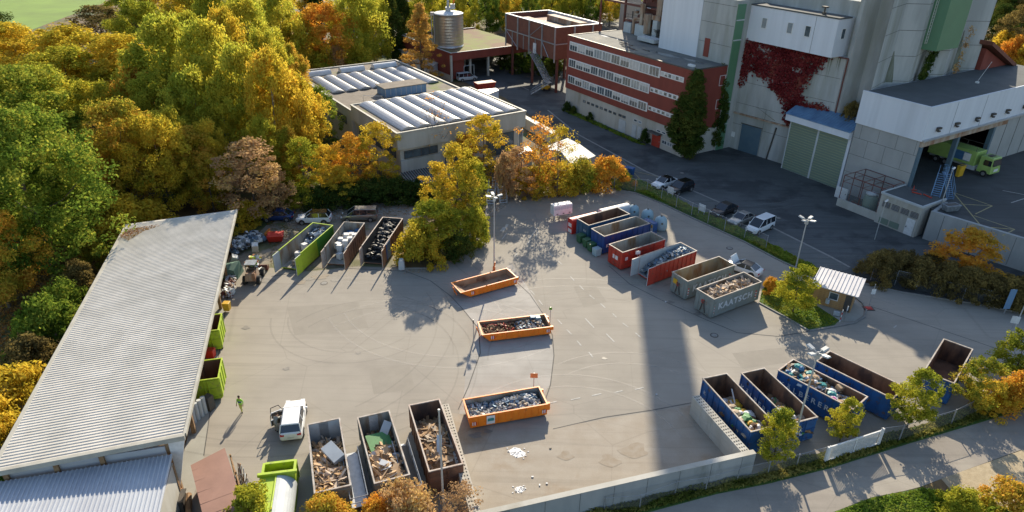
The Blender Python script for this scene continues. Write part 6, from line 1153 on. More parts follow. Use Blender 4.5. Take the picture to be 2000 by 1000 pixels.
for (u, v, h, lb, z) in [(1708, 468, 5.4, 'slim street light in front of the transformer house', 0), (1838, 400, 5.0, 'slim light post on the truck yard before the open truck gate', YZ), (1976, 655, 5.8, 'slim light post at the right edge near the crosswise blue container', 0)]:
    t = thing('street_light', lb, 'street light', at(u, v, z), .8); MB().mat('pole').tube((0, 0, 0), (0, 0, h), .06, .04, 8).build('mast', t); MB().mat('lens').box(-.1, .8, -.13, .13, h - .05, h + .06, (0, .7, -.08, .08)).build('lamp_head', t)
post_sign('notice_sign', 'small white notice on a post by the slim light at the right edge', 1968, 660, 2.6, .7, .8, rz=-.4); post_sign('height_sign', 'narrow blue framed board at the right edge before the hedge', 1961, 612, 3.0, .7, 2.4, 'bluesheet', r=.05, cat='board'); post_sign('yard_sign', 'white sign on a white post between the closed red and the open red container', 1242, 528, 2.6, .55, .45); post_sign('notice_board', 'orange brown notice board behind the nearest orange skip', 1042, 762, 1.9, .65, .5, 'orangewarn'); post_sign('yard_sign', 'thin sign post at the left end of the middle orange skip', 925, 668, 2.6, .12, .4, 'darkmetal'); post_sign('yard_sign', 'small green and brown sign post at the right end of the middle orange skip', 1074, 632, 2.0, .3, .3, 'greenc')
b = MB().mat('orangewarn').box(-.15, .15, -.12, .12, 0, .5); b.tube((.0, 0, .5), (.1, 0, 1.1), .1); tag(b.build('hydrant', loc=at(965, 528)), 'orange stand at the foot of the lamp post behind the farthest orange skip', 'stand')
for (u, v, lb) in [(1308, 385, 'pale board sign on two legs before the black car'), (1369, 420, 'pale board sign on two legs left of the dark hatchback')]:
    t = thing('parking_board', lb, 'sign', at(u, v), -.9, 'parking boards on the verge'); MB().mat('white').box(-.55, .55, -.03, .03, .6, 1.6).build('panel', t); b = MB().mat('mesh').tube((-.45, 0, 0), (-.45, 0, 1.5), .04); b.tube((.45, 0, 0), (.45, 0, 1.5), .04); b.split('leg', t)
p = at(1228, 342); b = MB().mat('blue').box(-.7, .7, -.4, .4, .1, 1.2, (-.75, .75, -.5, .5)); b.box(-.78, .78, -.52, .52, 1.2, 1.3); tag(b.build('large_bin', loc=p, rz=-.6, bevel=.03), 'blue wheeled waste bin at the end of the bushes by the street', 'bin')
# donation banks
q = at(1072, 425); a0 = D(24)
o = thing('clothes_bank', 'white clothes collection bank with three flaps on thin legs', 'clothes bank', at(1084, 432), a0); MB().mat('white').box(-.2, 2.6, 0, 1.15, .75, 2.15, (-.2, 2.6, .12, 1.15)).build('body', o, bevel=.04)
for i in range(3): MB().mat('lightgrey').box(-.05 + i * .92, .72 + i * .92, -.01, .06, 1.55, 1.95, (-.05 + i * .92, .72 + i * .92, .06, .1)).build('flap', o); MB().mat('darkmetal').box(.2 + i * .92, .45 + i * .92, -.01, .02, .9, 1.02).build('lock', o)
b = MB().mat('lightgrey')
for x in (0, 2.4):
    for y in (.1, 1.0): b.tube((x, y, 0), (x, y, .75), .05)
b.split('leg', o)
o = thing('donation_bank', 'long red collection bank with a rounded pale top left of the petrol blue container', 'collection bank', at(1117, 458), D(30)); 
seg = 8
def bank(o, x0, x1, m, mt):
    b = MB().mat(m).box(x0, x1, 0, 1.1, 0, 1.75); b.mat(mt)
    for k in range(seg):
        a, c = PI * k / seg, PI * (k + 1) / seg; b.face([(x0, .55 - .58 * math.cos(a), 1.75 + .3 * math.sin(a)), (x0, .55 - .58 * math.cos(c), 1.75 + .3 * math.sin(c)), (x1, .55 - .58 * math.cos(c), 1.75 + .3 * math.sin(c)), (x1, .55 - .58 * math.cos(a), 1.75 + .3 * math.sin(a))][::-1])
    for xx in (x0, x1): b.face([(xx, .55 - .58 * math.cos(PI * k / seg), 1.75 + .3 * math.sin(PI * k / seg)) for k in range(seg + 1)])
    return b.build('body', o)
bank(o, 0, 4.2, 'red', 'red'); b = MB().mat('white').box(-.02, -.0, .2, .9, .9, 1.4); b.box(-.02, 0, .15, .95, .1, .6); b.build('notice', o)
o = thing('donation_bank', 'long white collection bank behind the petrol blue container', 'collection bank', at(1176, 440), D(30)); bank(o, 0, 4.6, 'cream', 'white')
for i, (u, v, r) in enumerate([(1236, 425, .8), (1263, 434, .85), (1289, 448, .88)]):
    o = thing('bottle_bank', 'pale blue grey domed bottle bank behind the blue container, %s of three' % ('leftmost', 'middle one', 'rightmost')[i], 'bottle bank', at(u, v), 0, 'domed bottle banks'); MB().mat('igloo').lathe([(r * .92, .05), (r, .4), (r * .97, 1.1), (r * .8, 1.6), (r * .45, 1.85), (r * .12, 1.92)], 18).build('body', o, smooth=True); MB().mat('darkmetal').box(-.12, .12, -.12, .12, 1.88, 2.0).build('lifting_eye', o); b = MB().mat('stud').tube((0, -r * .99, 1.2), (0, -r * .8, 1.2), .14); b.build('slot', o)
b = MB().mat('blue').box(-.9, .9, -.4, .4, 0, 1.5); b.mat('white').box(.5, .85, -.44, -.4, .2, 1.4); b.mat('yellow').box(.55, .8, -.46, -.44, .9, 1.3); tag(b.build('battery_box', loc=at(1268, 452), rz=-.9), 'blue cabinet with a yellow and white notice between the bottle banks', 'cabinet')
for i, (u, v) in enumerate([(1134, 473), (1146, 482), (1155, 490), (1165, 499)]):
    b = MB().mat('green' if i < 3 else 'igloo').box(-.35, .35, -.4, .4, .08, 1.05, (-.42, .42, -.46, .46)); b.box(-.45, .45, -.48, .48, 1.05, 1.12) if i < 3 else None; tag(b.build('wheelie_bin', loc=at(u, v), rz=D(-57), bevel=.02), ('dark green wheeled bin in front of the blue containers, number %d from the back' % (i + 1)) if i < 3 else 'pale open topped bin at the near end of the green bins', 'bin', 'bins before the blue containers')
b = MB().mat('lightgrey').box(-.35, .35, -.3, .3, 0, 1.1, (-.3, .3, -.25, .25)); b.mat('white').tube((0, 0, 1.1), (0, 0, 1.3), .25); tag(b.build('grey_cabinet', loc=at(785, 525)), 'pale grey box on the kerb at the tip of the tree island', 'box')
# small steel stairs behind the lamp
stairs('ramp_stairs', 'small grey loading stair behind the tall lamp post at the bushes', [at(957, 400) , at(962, 384) + Vector((0, 0, 1.7)), at(976, 384) + Vector((0, 0, 1.7)), at(984, 398)], 1.0, 'lightgrey')
stairs('platform_stairs', 'light blue steel platform stair by the truck yard wall', [at(1856, 390, YZ), at(1836, 380, YZ) + Vector((0, 0, 3.0)), at(1828, 379, YZ) + Vector((0, 0, 3.0)), at(1824, 392, YZ)], 1.0, 'bluesheet')
# electrical heap + tractor etc at upper left
heap('appliance_heap', 'pile of white and grey appliances and cables beside the shed corner', 'scrap', -33.0, 75.0, D(60), 5.5, 3.0, 0, [.6, .9, .8, .7, .4], ['lightgrey', 'scrapblue', 'darkmetal', 'white', 'scrap'], 110, 1.7, .35, .1, 41, .8, z=0)
piece('fridge', 'white fridge lying on the appliance pile', 'fridge', 'white', 498, 483, .8, .7, .65, 1.1, (.4, .1, .3)); piece('fridge', 'grey fridge leaning at the left end of the appliance pile', 'fridge', 'lightgrey', 455, 508, .8, .7, .65, 1.3, (.3, .5, .5))
b = MB().mat('red').box(-.8, .8, -.6, .6, .2, 1.0, (-1, 1, -.8, .8)); b.mat('darkmetal').box(-.7, .7, -.5, .5, .1, .2); tag(b.build('tipping_skip', loc=at(540, 471), rz=.2), 'small red tipping skip left of the green container', 'skip'); b = MB().mat('machorange').box(-.4, .4, -.4, .4, 0, .9); b.tube((-.3, 0, .9), (.2, .2, 1.3), .1); tag(b.build('small_machine', loc=at(526, 466)), 'orange machine part beside the small red tipping skip', 'machine part')
q = at(498, 545); o = thing('wheel_loader', 'rusty orange compact wheel loader parked at the shed corner', 'loader', q, D(95))
MB().mat('rust').box(-1.6, .1, -.6, .6, .6, 1.5, (-1.5, .1, -.5, .5)).build('body', o, bevel=.05); b = MB().mat('lightgrey').box(-.1, .9, -.35, .35, .6, 1.0); b.tube((.3, .45, 1.0), (1.9, .45, .5), .1); b.tube((.3, -.45, 1.0), (1.9, -.45, .5), .1); b.build('loader_arm', o)
b = MB().mat('steelred').box(1.8, 2.5, -1.05, 1.05, .1, .2); b.box(1.75, 1.85, -1.05, 1.05, .1, .85); b.box(1.8, 2.4, -1.05, -1.0, .1, .6); b.box(1.8, 2.4, 1.0, 1.05, .1, .6); b.build('bucket', o)
b = MB().mat('darkmetal').box(-.7, .0, -.35, .35, 1.5, 1.75); 
for x, y in ((-.9, -.5), (-.9, .5), (.1, -.5), (.1, .5)): b.tube((x, y, 1.3), (x, y, 2.3), .04)
b.mat('scrap').box(-1.0, .2, -.6, .6, 2.3, 2.38); b.build('cab', o); heap('loader_load', 'white, lime and orange goods piled on the wheel loader', 'goods', at(499, 538).x, at(499, 538).y, D(95), 2.2, 1.4, 0, [.4, .6, .5], ['machorange', 'lime', 'lightgrey', 'white'], 26, 1.2, .4, .1, 61, .5, z=1.5)
for x, y in ((-1.0, -.75), (-1.0, .75), (.8, -.75), (.8, .75)): w_ = MB().mat('tyre').tube((x, y - .18, .48), (x, y + .18, .48), .48, n=18).build('wheel', o); MB().mat('rimalloy').tube((x, y - .19, .48), (x, y + .19, .48), .22, n=12).build('rim', w_)
b = MB().mat('tarp'); b.hull([(-1.1, -1, 0), (1.1, -1, 0), (1.1, 1, 0), (-1.1, 1, 0), (-.8, -.6, 1.3), (.7, -.8, 1.0), (.9, .7, 1.5), (-.6, .8, 1.1)], [(4, 5, 6, 7), (0, 1, 5, 4), (1, 2, 6, 5), (2, 3, 7, 6), (3, 0, 4, 7)]); tag(b.build('tarp_cover', loc=at(452, 537), smooth=False), 'crumpled green grey tarpaulin over goods at the shed edge', 'tarpaulin')
heap('mixed_goods', 'light coloured odds and ends lying along the shed edge', 'scrap', -31.1, 64.6, D(105), 4.5, 1.2, 0, [.4, .5, .3, .4], ['trashwhite', 'steelred', 'lightgrey', 'trashbeige'], 60, 1.3, .3, .3, 42, .8, z=0)
# ================================================================ VEHICLES
def car(label, cx, cy, ang, L, W, H, paint, kind='hatch', cat='car', roofm=None, z=0, name='parked_car', group=None, hood_open=False, doors=True, wheels_r=.33):
    t = thing(name, label, cat, (cx, cy, z), ang, group); l, w_ = L / 2, W / 2
    # stations along the car: x, underside, shoulder height, half width
    if kind == 'van': st = [(-l, .35, .95, .8), (-l + .08, .28, 1.08, .95), (-l * .55, .25, 1.1, 1), (l * .3, .25, 1.05, 1), (l * .62, .25, 1.0, .97), (l * .9, .28, .82, .88), (l, .35, .62, .7)]; cab = [(-l + .06, .9, 1.05), (-l + .14, .84, H - .06), (l * .24, .8, H), (l * .66, .86, 1.0)]
    elif kind == 'suv': st = [(-l, .4, .95, .78), (-l + .12, .3, 1.05, .93), (-l * .5, .27, 1.04, 1), (l * .3, .27, 1.02, 1), (l * .55, .27, 1.0, .98), (l * .9, .3, .86, .88), (l, .38, .66, .7)]; cab = [(-l + .12, .88, 1.02), (-l + .5, .78, H - .05), (l * .12, .78, H), (l * .5, .86, 1.0)]
    else: st = [(-l, .38, .82, .76), (-l + .12, .28, .95, .92), (-l * .5, .24, .94, 1), (l * .3, .24, .92, 1), (l * .55, .24, .9, .98), (l * .9, .26, .76, .88), (l, .34, .58, .7)]; cab = [(-l * .82, .88, .92), (-l * .48, .76, H - .04), (l * .08, .76, H), (l * .46, .85, .9)]
    b = MB().mat(paint); P = []; 
    for (x, zb, zs, f) in st:
        for (yf, z_) in [(-.9, zb), (-1, zb + .12), (-1, (zb + zs) / 2 + .05), (-.94, zs - .04), (-.8, zs), (.8, zs), (.94, zs - .04), (1, (zb + zs) / 2 + .05), (1, zb + .12), (.9, zb)]: P.append((x, yf * f * w_, z_))
    m_ = 10; idx = [(j * m_ + i, j * m_ + (i + 1) % m_, (j + 1) * m_ + (i + 1) % m_, (j + 1) * m_ + i) for j in range(len(st) - 1) for i in range(m_)]
    idx += [tuple(range(m_ - 1, -1, -1)), tuple(range((len(st) - 1) * m_, len(st) * m_))]; b.hull(P, [q[::-1] for q in idx]); bo = b.build('body', t, smooth=True, bevel=.03)
    gl = MB().mat('glassdark'); P = []
    for (x, f, z_) in cab: P += [(x, -f * w_, z_), (x, f * w_, z_)]
    n_ = len(cab); x0, f0, z0_ = cab[0]; x3, f3, z3 = cab[-1]
    lowr = [(cab[1][0], -.9 * w_, z0_), (cab[1][0], .9 * w_, z0_), (cab[2][0], -.92 * w_, z3 + .02), (cab[2][0], .92 * w_, z3 + .02)]
    Q = P + lowr
    gl.hull(Q, [(0, 1, 3, 2), (4, 5, 7, 6), (2, 3, 5, 4), (0, 2, 8), (1, 9, 3), (8, 2, 4, 10), (9, 11, 5, 3), (10, 4, 6), (11, 7, 5)]); gl.build('window_glass', t)
    r = MB().mat(roofm or paint); (xa, fa, za), (xb, fb, zb_) = cab[1], cab[2]
    r.hull([(xa - .06, -fa * w_ - .01, za - .04), (xb + .04, -fb * w_ - .01, zb_ - .05), (xb + .04, fb * w_ + .01, zb_ - .05), (xa - .06, fa * w_ + .01, za - .04), (xa, -fa * w_ + .1, za + .035), (xb - .08, -fb * w_ + .1, zb_ + .035), (xb - .08, fb * w_ - .1, zb_ + .035), (xa, fa * w_ - .1, za + .035)], [(4, 5, 6, 7), (0, 1, 5, 4), (1, 2, 6, 5), (2, 3, 7, 6), (3, 0, 4, 7), (3, 2, 1, 0)]); r.build('roof', t, bevel=.03)
    pl = MB().mat(paint)
    for sg in (-1, 1):
        pl.tube((cab[0][0] + .02, sg * cab[0][1] * w_ * .99, cab[0][2]), (cab[1][0], sg * cab[1][1] * w_ * .99, cab[1][2]), .045, n=6); pl.tube((cab[2][0], sg * cab[2][1] * w_, cab[2][2]), (cab[3][0], sg * cab[3][1] * w_, cab[3][2]), .035, n=6)
        for q in ((.48, ) if kind != 'van' else (.4, .75)):
            x = cab[1][0] + (cab[2][0] - cab[1][0]) * q; pl.tube((x, sg * .92 * w_, z0_), (x, sg * .775 * w_, H - .03), .04, n=6)
    pl.split('pillar', t)
    for x in (-l * .62, l * .64):
        for sg in (-1, 1):
            y = sg * (w_ - .1); wh = MB().mat('tyre').tube((x, y - .11 * sg, wheels_r), (x, y + .11 * sg, wheels_r), wheels_r, n=20).build('wheel', t); MB().mat('rimalloy').tube((x, y + .05 * sg, wheels_r), (x, y + .125 * sg, wheels_r), wheels_r * .62, n=12).build('rim', wh); bpy.data.objects  # wheel arch
            a_ = MB().mat('darkmetal').tube((x, sg * (w_ - .2), wheels_r + .03), (x, sg * (w_ + .004), wheels_r + .03), wheels_r + .07, n=20).build('wheel_arch', t)
    for sg in (-1, 1):
        MB().mat('lens').box(l * .9, l * .985, sg * w_ * .66 - .17, sg * w_ * .66 + .17, st[-2][2] - .2, st[-2][2] - .05).build('headlight', t); MB().mat('redlamp').box(-l - .01, -l + .14, sg * w_ * .7 - .17, sg * w_ * .7 + .14, st[0][2] - .16, st[0][2] + .0).build('rear_light', t)
        MB().mat(paint).box(cab[2][0] + .35, cab[2][0] + .5, sg * (w_ + .1) - .09, sg * (w_ + .1) + .09, z3, z3 + .16).build('wing_mirror', t, bevel=.02)
    MB().mat('plate').box(-l - .015, -l, -.26, .26, .55, .67).build('number_plate', t); g_2 = MB().mat('darkmetal').box(l - .02, l + .01, -.42, .42, .38, .56).build('grille', t)
    return t
GP = 'cars parked along the street'
car('white saloon with a black roof, farthest of the cars parked by the verge', 22.9, 96.7, D(-141), 4.5, 1.82, 1.45, 'carwhite', roofm='carblack', group=GP); car('black sport utility car next to the white saloon', 24.9, 94.6, D(-141), 4.6, 1.9, 1.68, 'carblack', 'suv', group=GP)
car('dark brown grey hatchback left of the silver car', 29.3, 86.9, D(-141), 4.5, 1.8, 1.5, 'cardark', group=GP); car('silver beige car between the dark hatchback and the white van', 30.9, 84.0, D(-142), 4.3, 1.72, 1.42, 'carsilver', group=GP); car('white small van at the near end of the parked row', 32.7, 81.7, D(-141), 4.5, 1.82, 1.85, 'carwhite', 'van', 'van', group=GP)
t = car('white convertible with a raised bonnet behind the grey green containers', 27.2, 70.3, D(139), 4.3, 1.8, 1.36, 'carwhite', roofm='carblack'); MB().mat('carwhite').hull([(.9, -.7, .9), (1.0, .7, .9), (1.5, .65, 1.75), (1.4, -.65, 1.75), (.94, -.7, .9), (1.04, .7, .9), (1.54, .65, 1.75), (1.44, -.65, 1.75)], [(0, 1, 2, 3), (7, 6, 5, 4), (0, 4, 5, 1), (1, 5, 6, 2), (2, 6, 7, 3), (3, 7, 4, 0)]).build('bonnet', t)
car('white sport utility car at the edge of the wood behind the open containers', -26.3, 82.0, D(184), 4.5, 1.85, 1.62, 'carwhite', 'suv', roofm='carblack'); car('grey people carrier under the trees, right of the white sport utility car', -20.5, 83.0, D(186), 4.8, 1.85, 1.75, 'cargrey', 'van'); car('dark blue car almost hidden under the pink brown tree', -31.3, 82.6, D(185), 4.1, 1.75, 1.5, 'carblue')
t = car('white family car with open left doors, parked by the near containers', -17.75, 43.1, D(101), 4.5, 1.85, 1.62, 'carwhite', 'suv'); 
for k, (x, a, ln) in enumerate([(.95, D(64), .98), (.05, D(60), .9)]):
    d = MB().mat('carwhite').box(-ln, 0, -.04, .04, .4, 1.0); dd = d.build('open_door', t, bevel=.02); dd.location = (x, .95, 0); dd.rotation_euler.z = -a
    f = MB().mat('carblack'); f.tube((-.02, 0, 1.0), (-.25, -.02, 1.52), .03); f.tube((-.25, -.02, 1.52), (-ln + .1, -.02, 1.5), .03); f.tube((-ln + .1, -.02, 1.5), (-ln + .02, 0, 1.0), .03); f.mat('darkmetal').box(-ln + .05, -.05, -.06, -.045, .45, .95); fo = f.build('door_frame', dd)
# tipper lorry in the gate of the truck hall
def lorry():
    p = at(1900, 330, YZ); d = (at(1925, 335, YZ) - at(1840, 308, YZ)); a = math.atan2(d.y, d.x); q = at(1912, 338, YZ)
    t = thing('refuse_lorry', 'lime green lorry driving out of the truck hall gate', 'lorry', (q.x, q.y, YZ), a)
    MB().mat('truckgreen').box(0, 2.0, -1.2, 1.2, .6, 2.9, (.05, 1.75, -1.1, 1.1)).build('cab', t, bevel=.08); b = MB().mat('glassdark').hull([(2.0, -1.0, 1.75), (2.0, 1.0, 1.75), (1.82, .95, 2.65), (1.82, -.95, 2.65)], [(0, 1, 2, 3)]); b.box(.7, 1.75, -1.19, -1.14, 1.7, 2.5); b.box(.7, 1.75, 1.14, 1.19, 1.7, 2.5); b.build('window_glass', t)
    MB().mat('darkmetal').box(.6, 1.2, -.5, .5, 2.9, 3.0).build('roof_hatch', t); MB().mat('truckgreen').box(-7.5, -.5, -1.25, 1.25, 1.1, 3.2).build('box_body', t, bevel=.05); b = MB().mat('trashblue').box(-3.5, -1.5, -1.28, -1.25, 1.5, 2.8); b.mat('white').box(-2.2, -1.2, -1.29, -1.26, 1.6, 2.7); b.build('side_picture', t)
    MB().mat('lightgrey').box(-7.5, 0, -.5, .5, .6, 1.1).build('chassis', t); MB().mat('lightgrey').box(-1.6, -.3, -1.2, -.8, .5, 1.1).build('fuel_tank', t)
    for x in (1.1, -4.6, -6.0):
        for sg in (-1, 1): w_ = MB().mat('tyre').tube((x, sg * .95, .5), (x, sg * 1.25, .5), .5, n=18).build('wheel', t); MB().mat('rimalloy').tube((x, sg * 1.1, .5), (x, sg * 1.27, .5), .25, n=12).build('rim', w_)
    b = MB().mat('darkmetal')
    for y in (-1.1, 1.1): b.tube((-6, y, 3.9), (-.8, y, 3.9), .04); b.tube((-.8, y, 3.2), (-.8, y, 3.9), .04); b.tube((-6, y, 3.2), (-6, y, 3.9), .04); b.tube((-3.4, y, 3.2), (-3.4, y, 3.9), .04)
    b.build('roof_rail', t); MB().mat('white').box(1.98, 2.02, -.5, .5, .9, 1.3).build('front_badge', t)
lorry()
def skipthing(name, label, cat, u, v, z, m, sx, sy, sz_, rz):
    b = MB().mat(m).box(-sx / 2 * .85, sx / 2 * .85, -sy / 2 * .85, sy / 2 * .85, .1, sz_, (-sx / 2, sx / 2, -sy / 2, sy / 2)); b.box(-sx / 2 - .06, sx / 2 + .06, -sy / 2 - .06, sy / 2 + .06, sz_, sz_ + .1); b.mat('darkmetal').box(-sx / 2 + .15, sx / 2 - .15, -sy / 2 + .15, sy / 2 - .15, sz_ + .1, sz_ + .13); return tag(b.build(name, loc=at(u, v, z), rz=rz, bevel=.02), label, cat)
skipthing('warning_barrier', 'yellow and black striped block beside the lorry', 'barrier', 1872, 345, YZ, 'yellow', 1.3, .5, 1.6, .5); skipthing('waste_bale', 'dark grey box with a white cover on the edge of the retaining wall', 'box', 1855, 412, YZ, 'scrap', 2.0, 1.0, .8, .2); skipthing('small_skip', 'red brown skip beside the blue car under the red hall', 'skip', 947, 173, 0, 'redc', 4.5, 2.2, 1.4, .5); skipthing('gas_bottle_rack', 'small red rack on the ledge of the truck hall right of the lorry', 'rack', 1930, 300, YZ, 'red', .7, .7, 1.4, 0)
t = car('light blue van parked under the red hall', at(912, 157).x, at(912, 157).y, .45, 4.8, 1.9, 1.9, 'lightgrey', 'van', 'van')
o = thing('forklift', 'yellow forklift standing at the foot of the grey steel stairs', 'forklift', at(1067, 176), .3); MB().mat('yellow').box(-1.2, .8, -.6, .6, .3, 1.1, (-1.2, .6, -.55, .55)).build('body', o, bevel=.06); b = MB().mat('darkmetal')
for x, y in ((-.6, -.5), (-.6, .5), (.5, -.5), (.5, .5)): b.tube((x, y, 1.1), (x, y, 2.1), .05)
b.box(-.7, .6, -.55, .55, 2.1, 2.18); b.build('cage', o); b = MB().mat('darkmetal').box(.85, .95, -.4, .4, .1, 2.3); b.box(.95, 2.0, -.35, -.2, .1, .16); b.box(.95, 2.0, .2, .35, .1, .16); b.build('mast', o)
for x in (-.8, .5):
    for y in (-.55, .55): MB().mat('tyre').tube((x, y - .12, .3), (x, y + .12, .3), .3, n=14).build('wheel', o)
# ================================================================ PEOPLE
def person(label, loc, rz, pose, mats, hairm='hair'):
    """one continuous skinned body; clothing colours follow the height bands of the body"""
    J = dict(pelvis=(0, 0, .95), belly=(0, .01, 1.12), chest=(0, .015, 1.34), neck=(0, 0, 1.5), head0=(0, .02, 1.58), head1=(0, .03, 1.72))
    J.update(pose); me = bpy.data.meshes.new('body'); names = list(J); V = [J[n] for n in names]; ix = {n: i for i, n in enumerate(names)}
    ch = [('pelvis', 'belly'), ('belly', 'chest'), ('chest', 'neck'), ('neck', 'head0'), ('head0', 'head1')]
    for s in 'LR': ch += [('chest', 'sh' + s), ('sh' + s, 'el' + s), ('el' + s, 'wr' + s), ('wr' + s, 'ha' + s), ('pelvis', 'hip' + s), ('hip' + s, 'kn' + s), ('kn' + s, 'an' + s), ('an' + s, 'to' + s)]
    fingers = []
    for s in 'LR':
        h = Vector(J['ha' + s]); w2 = Vector(J['wr' + s]); d = (h - w2).normalized(); sd = d.cross(Vector((0, 1, 0))).normalized()
        for k in range(4):
            n = 'f%d%s' % (k, s); J[n] = tuple(h + d * (.075 + .01 * (k in (1, 2))) + sd * (k - 1.5) * .022); V.append(J[n]); ix[n] = len(V) - 1; ch.append(('ha' + s, n))
        n = 'th' + s; J[n] = tuple(w2 + d * .06 + sd * -.05 + Vector((0, .01, 0))); V.append(J[n]); ix[n] = len(V) - 1; ch.append(('wr' + s, n))
    me.from_pydata(V, [(ix[a], ix[b]) for a, b in ch], []); o = bpy.data.objects.new('body', me); COL.objects.link(o)
    sk = o.modifiers.new('skin', 'SKIN'); sk.use_smooth_shade = True; rad = dict(pelvis=(.16, .12), belly=(.145, .11), chest=(.17, .12), neck=(.055, .06), head0=(.075, .09), head1=(.085, .1))
    for s in 'LR': rad.update({'sh' + s: (.065, .065), 'el' + s: (.045, .045), 'wr' + s: (.03, .032), 'ha' + s: (.03, .042), 'hip' + s: (.095, .095), 'kn' + s: (.065, .065), 'an' + s: (.042, .045), 'to' + s: (.035, .04)})
    for n, i in ix.items():
        r = rad.get(n, (.009, .009)); me.skin_vertices[0].data[i].radius = r
    me.skin_vertices[0].data[ix['pelvis']].use_root = True
    sb = o.modifiers.new('sub', 'SUBSURF'); sb.levels = 2; sb.render_levels = 2
    dg = bpy.context.evaluated_depsgraph_get(); m2 = bpy.data.meshes.new_from_object(o.evaluated_get(dg)); bpy.data.objects.remove(o)
    for m in mats: m2.materials.append(M[m])
    hand = [Vector(J['ha' + s]) for s in 'LR'] + [Vector(J['wr' + s]) for s in 'LR']; foot = [Vector(J['an' + s]) for s in 'LR'] + [Vector(J['to' + s]) for s in 'LR']
    neck = Vector(J['neck']); hd_ = Vector(J['head1']); pv_ = Vector(J['pelvis'])
    arms = [(Vector(J['sh' + s]), Vector(J['el' + s]), Vector(J['wr' + s])) for s in 'LR']; 
    for p in m2.polygons:
        c = p.center; k = 0   # 0 skin 1 top 2 band 3 trousers 4 shoes
        if min((c - h).length for h in hand) < .1: k = 0
        elif min((c - f).length for f in foot) < .13 and c.z < .2: k = 4
        elif (c - neck).length < .06 or (c - hd_).length < .24 and c.z > neck.z - .01: k = 0
        elif c.z < pv_.z - .02 and min((c - q).length for a in arms for q in a) > .12: k = 3
        else: k = 2 if pv_.z + .18 < c.z < pv_.z + .34 and abs(c.x - pv_.x) < .2 else 1
        p.material_index = k; p.use_smooth = True
    t = thing('person', label, 'person', loc, rz); b = bpy.data.objects.new('body', m2); COL.objects.link(b); b.parent = t
    hb_ = MB().mat(hairm); hp = Vector(J['head1']); hb_.lathe([(.088, -.02), (.1, .03), (.085, .085), (.04, .115)], 14, tuple(hp + Vector((0, -.015, .0)))); hb_.build('hair', t, smooth=True)
    f = MB().mat('skin').tube(hp + Vector((0, .09, -.05)), hp + Vector((0, .125, -.06)), .014, .01); f.mat('darkcloth')
    for sx in (-.035, .035): f.obox(hp + Vector((sx, .098, -.03)), .02, .01, .012)
    f.obox(hp + Vector((0, .096, -.1)), .045, .01, .01); f.mat('skin')
    for sx in (-.09, .09): f.obox(hp + Vector((sx, 0, -.04)), .02, .035, .05)
    f.build('face', t); return t
walk = dict(shL=(-.19, 0, 1.42), elL=(-.25, -.06, 1.15), wrL=(-.25, .02, .92), haL=(-.25, .04, .84), shR=(.19, 0, 1.42), elR=(.26, .02, 1.15), wrR=(.27, .12, .94), haR=(.27, .15, .86), hipL=(-.09, 0, .9), knL=(-.1, .14, .52), anL=(-.1, .1, .09), toL=(-.11, .24, .05), hipR=(.09, 0, .9), knR=(.1, -.02, .5), anR=(.1, -.22, .12), toR=(.1, -.1, .05))
person('person walking in a yellow green high visibility vest with a blue band', at(473, 806), PI - .2, walk, ['skin', 'hivis', 'navy', 'yellowcloth', 'darkcloth'])
lean = dict(pelvis=(0, 0, .93), belly=(0, .06, 1.09), chest=(0, .17, 1.28), neck=(0, .26, 1.41), head0=(0, .3, 1.47), head1=(0, .36, 1.59), shL=(-.19, .18, 1.36), elL=(-.24, .38, 1.18), wrL=(-.17, .58, 1.1), haL=(-.16, .66, 1.1), shR=(.19, .18, 1.36), elR=(.24, .36, 1.16), wrR=(.16, .56, 1.08), haR=(.15, .64, 1.08), hipL=(-.09, 0, .88), knL=(-.1, .06, .5), anL=(-.1, -.02, .09), toL=(-.1, .13, .05), hipR=(.09, 0, .88), knR=(.1, .0, .5), anR=(.1, -.12, .09), toR=(.1, .04, .05))
person('person in grey clothes bending forward into the open door of the white family car', at(541, 843), -.25, lean, ['skin', 'greycloth', 'greycloth', 'greycloth', 'darkcloth'])

# ================================================================ TREES AND SHRUBS
# hedge at the upper right
hp_ = [(1688, 484), (1760, 492), (1830, 505), (1900, 540), (1990, 560), (2100, 600), (2100, 650), (2000, 600), (1900, 580), (1800, 560), (1745, 548), (1700, 535), (1680, 520)]
for i, (u, v, w_, h, lm, d_) in enumerate([(1708, 545, 62, 485, 'brown', 'leftmost'), (1752, 552, 60, 492, 'brown', 'second from the left'), (1795, 560, 62, 500, 'brown', 'third from the left'), (1838, 570, 62, 505, 'brown', 'fourth from the left'), (1880, 580, 62, 518, 'brown', 'fifth from the left'), (1922, 588, 60, 530, 'brown', 'sixth from the left'), (1962, 596, 60, 540, 'brown', 'seventh from the left'), (1996, 604, 60, 550, 'brown', 'rightmost'), (1725, 525, 50, 480, 'brown', 'on the street side, leftmost'), (1770, 530, 56, 485, 'brown', 'on the street side, second'), (1815, 540, 56, 492, 'brown', 'on the street side, third'), (1860, 548, 56, 508, 'brown', 'on the street side, fourth'), (1905, 558, 56, 520, 'brown', 'on the street side, fifth'), (1950, 568, 60, 528, 'brown', 'on the street side, sixth'), (1995, 580, 60, 535, 'brown', 'on the street side, seventh')]):
    tree_px(u, v, h + 6, w_ * 1.15, 'shrub', lm, 'hedge_shrub', 'brown olive hedge shrub at the upper right, %s' % d_, 'shrub', 'brown hedge shrubs')
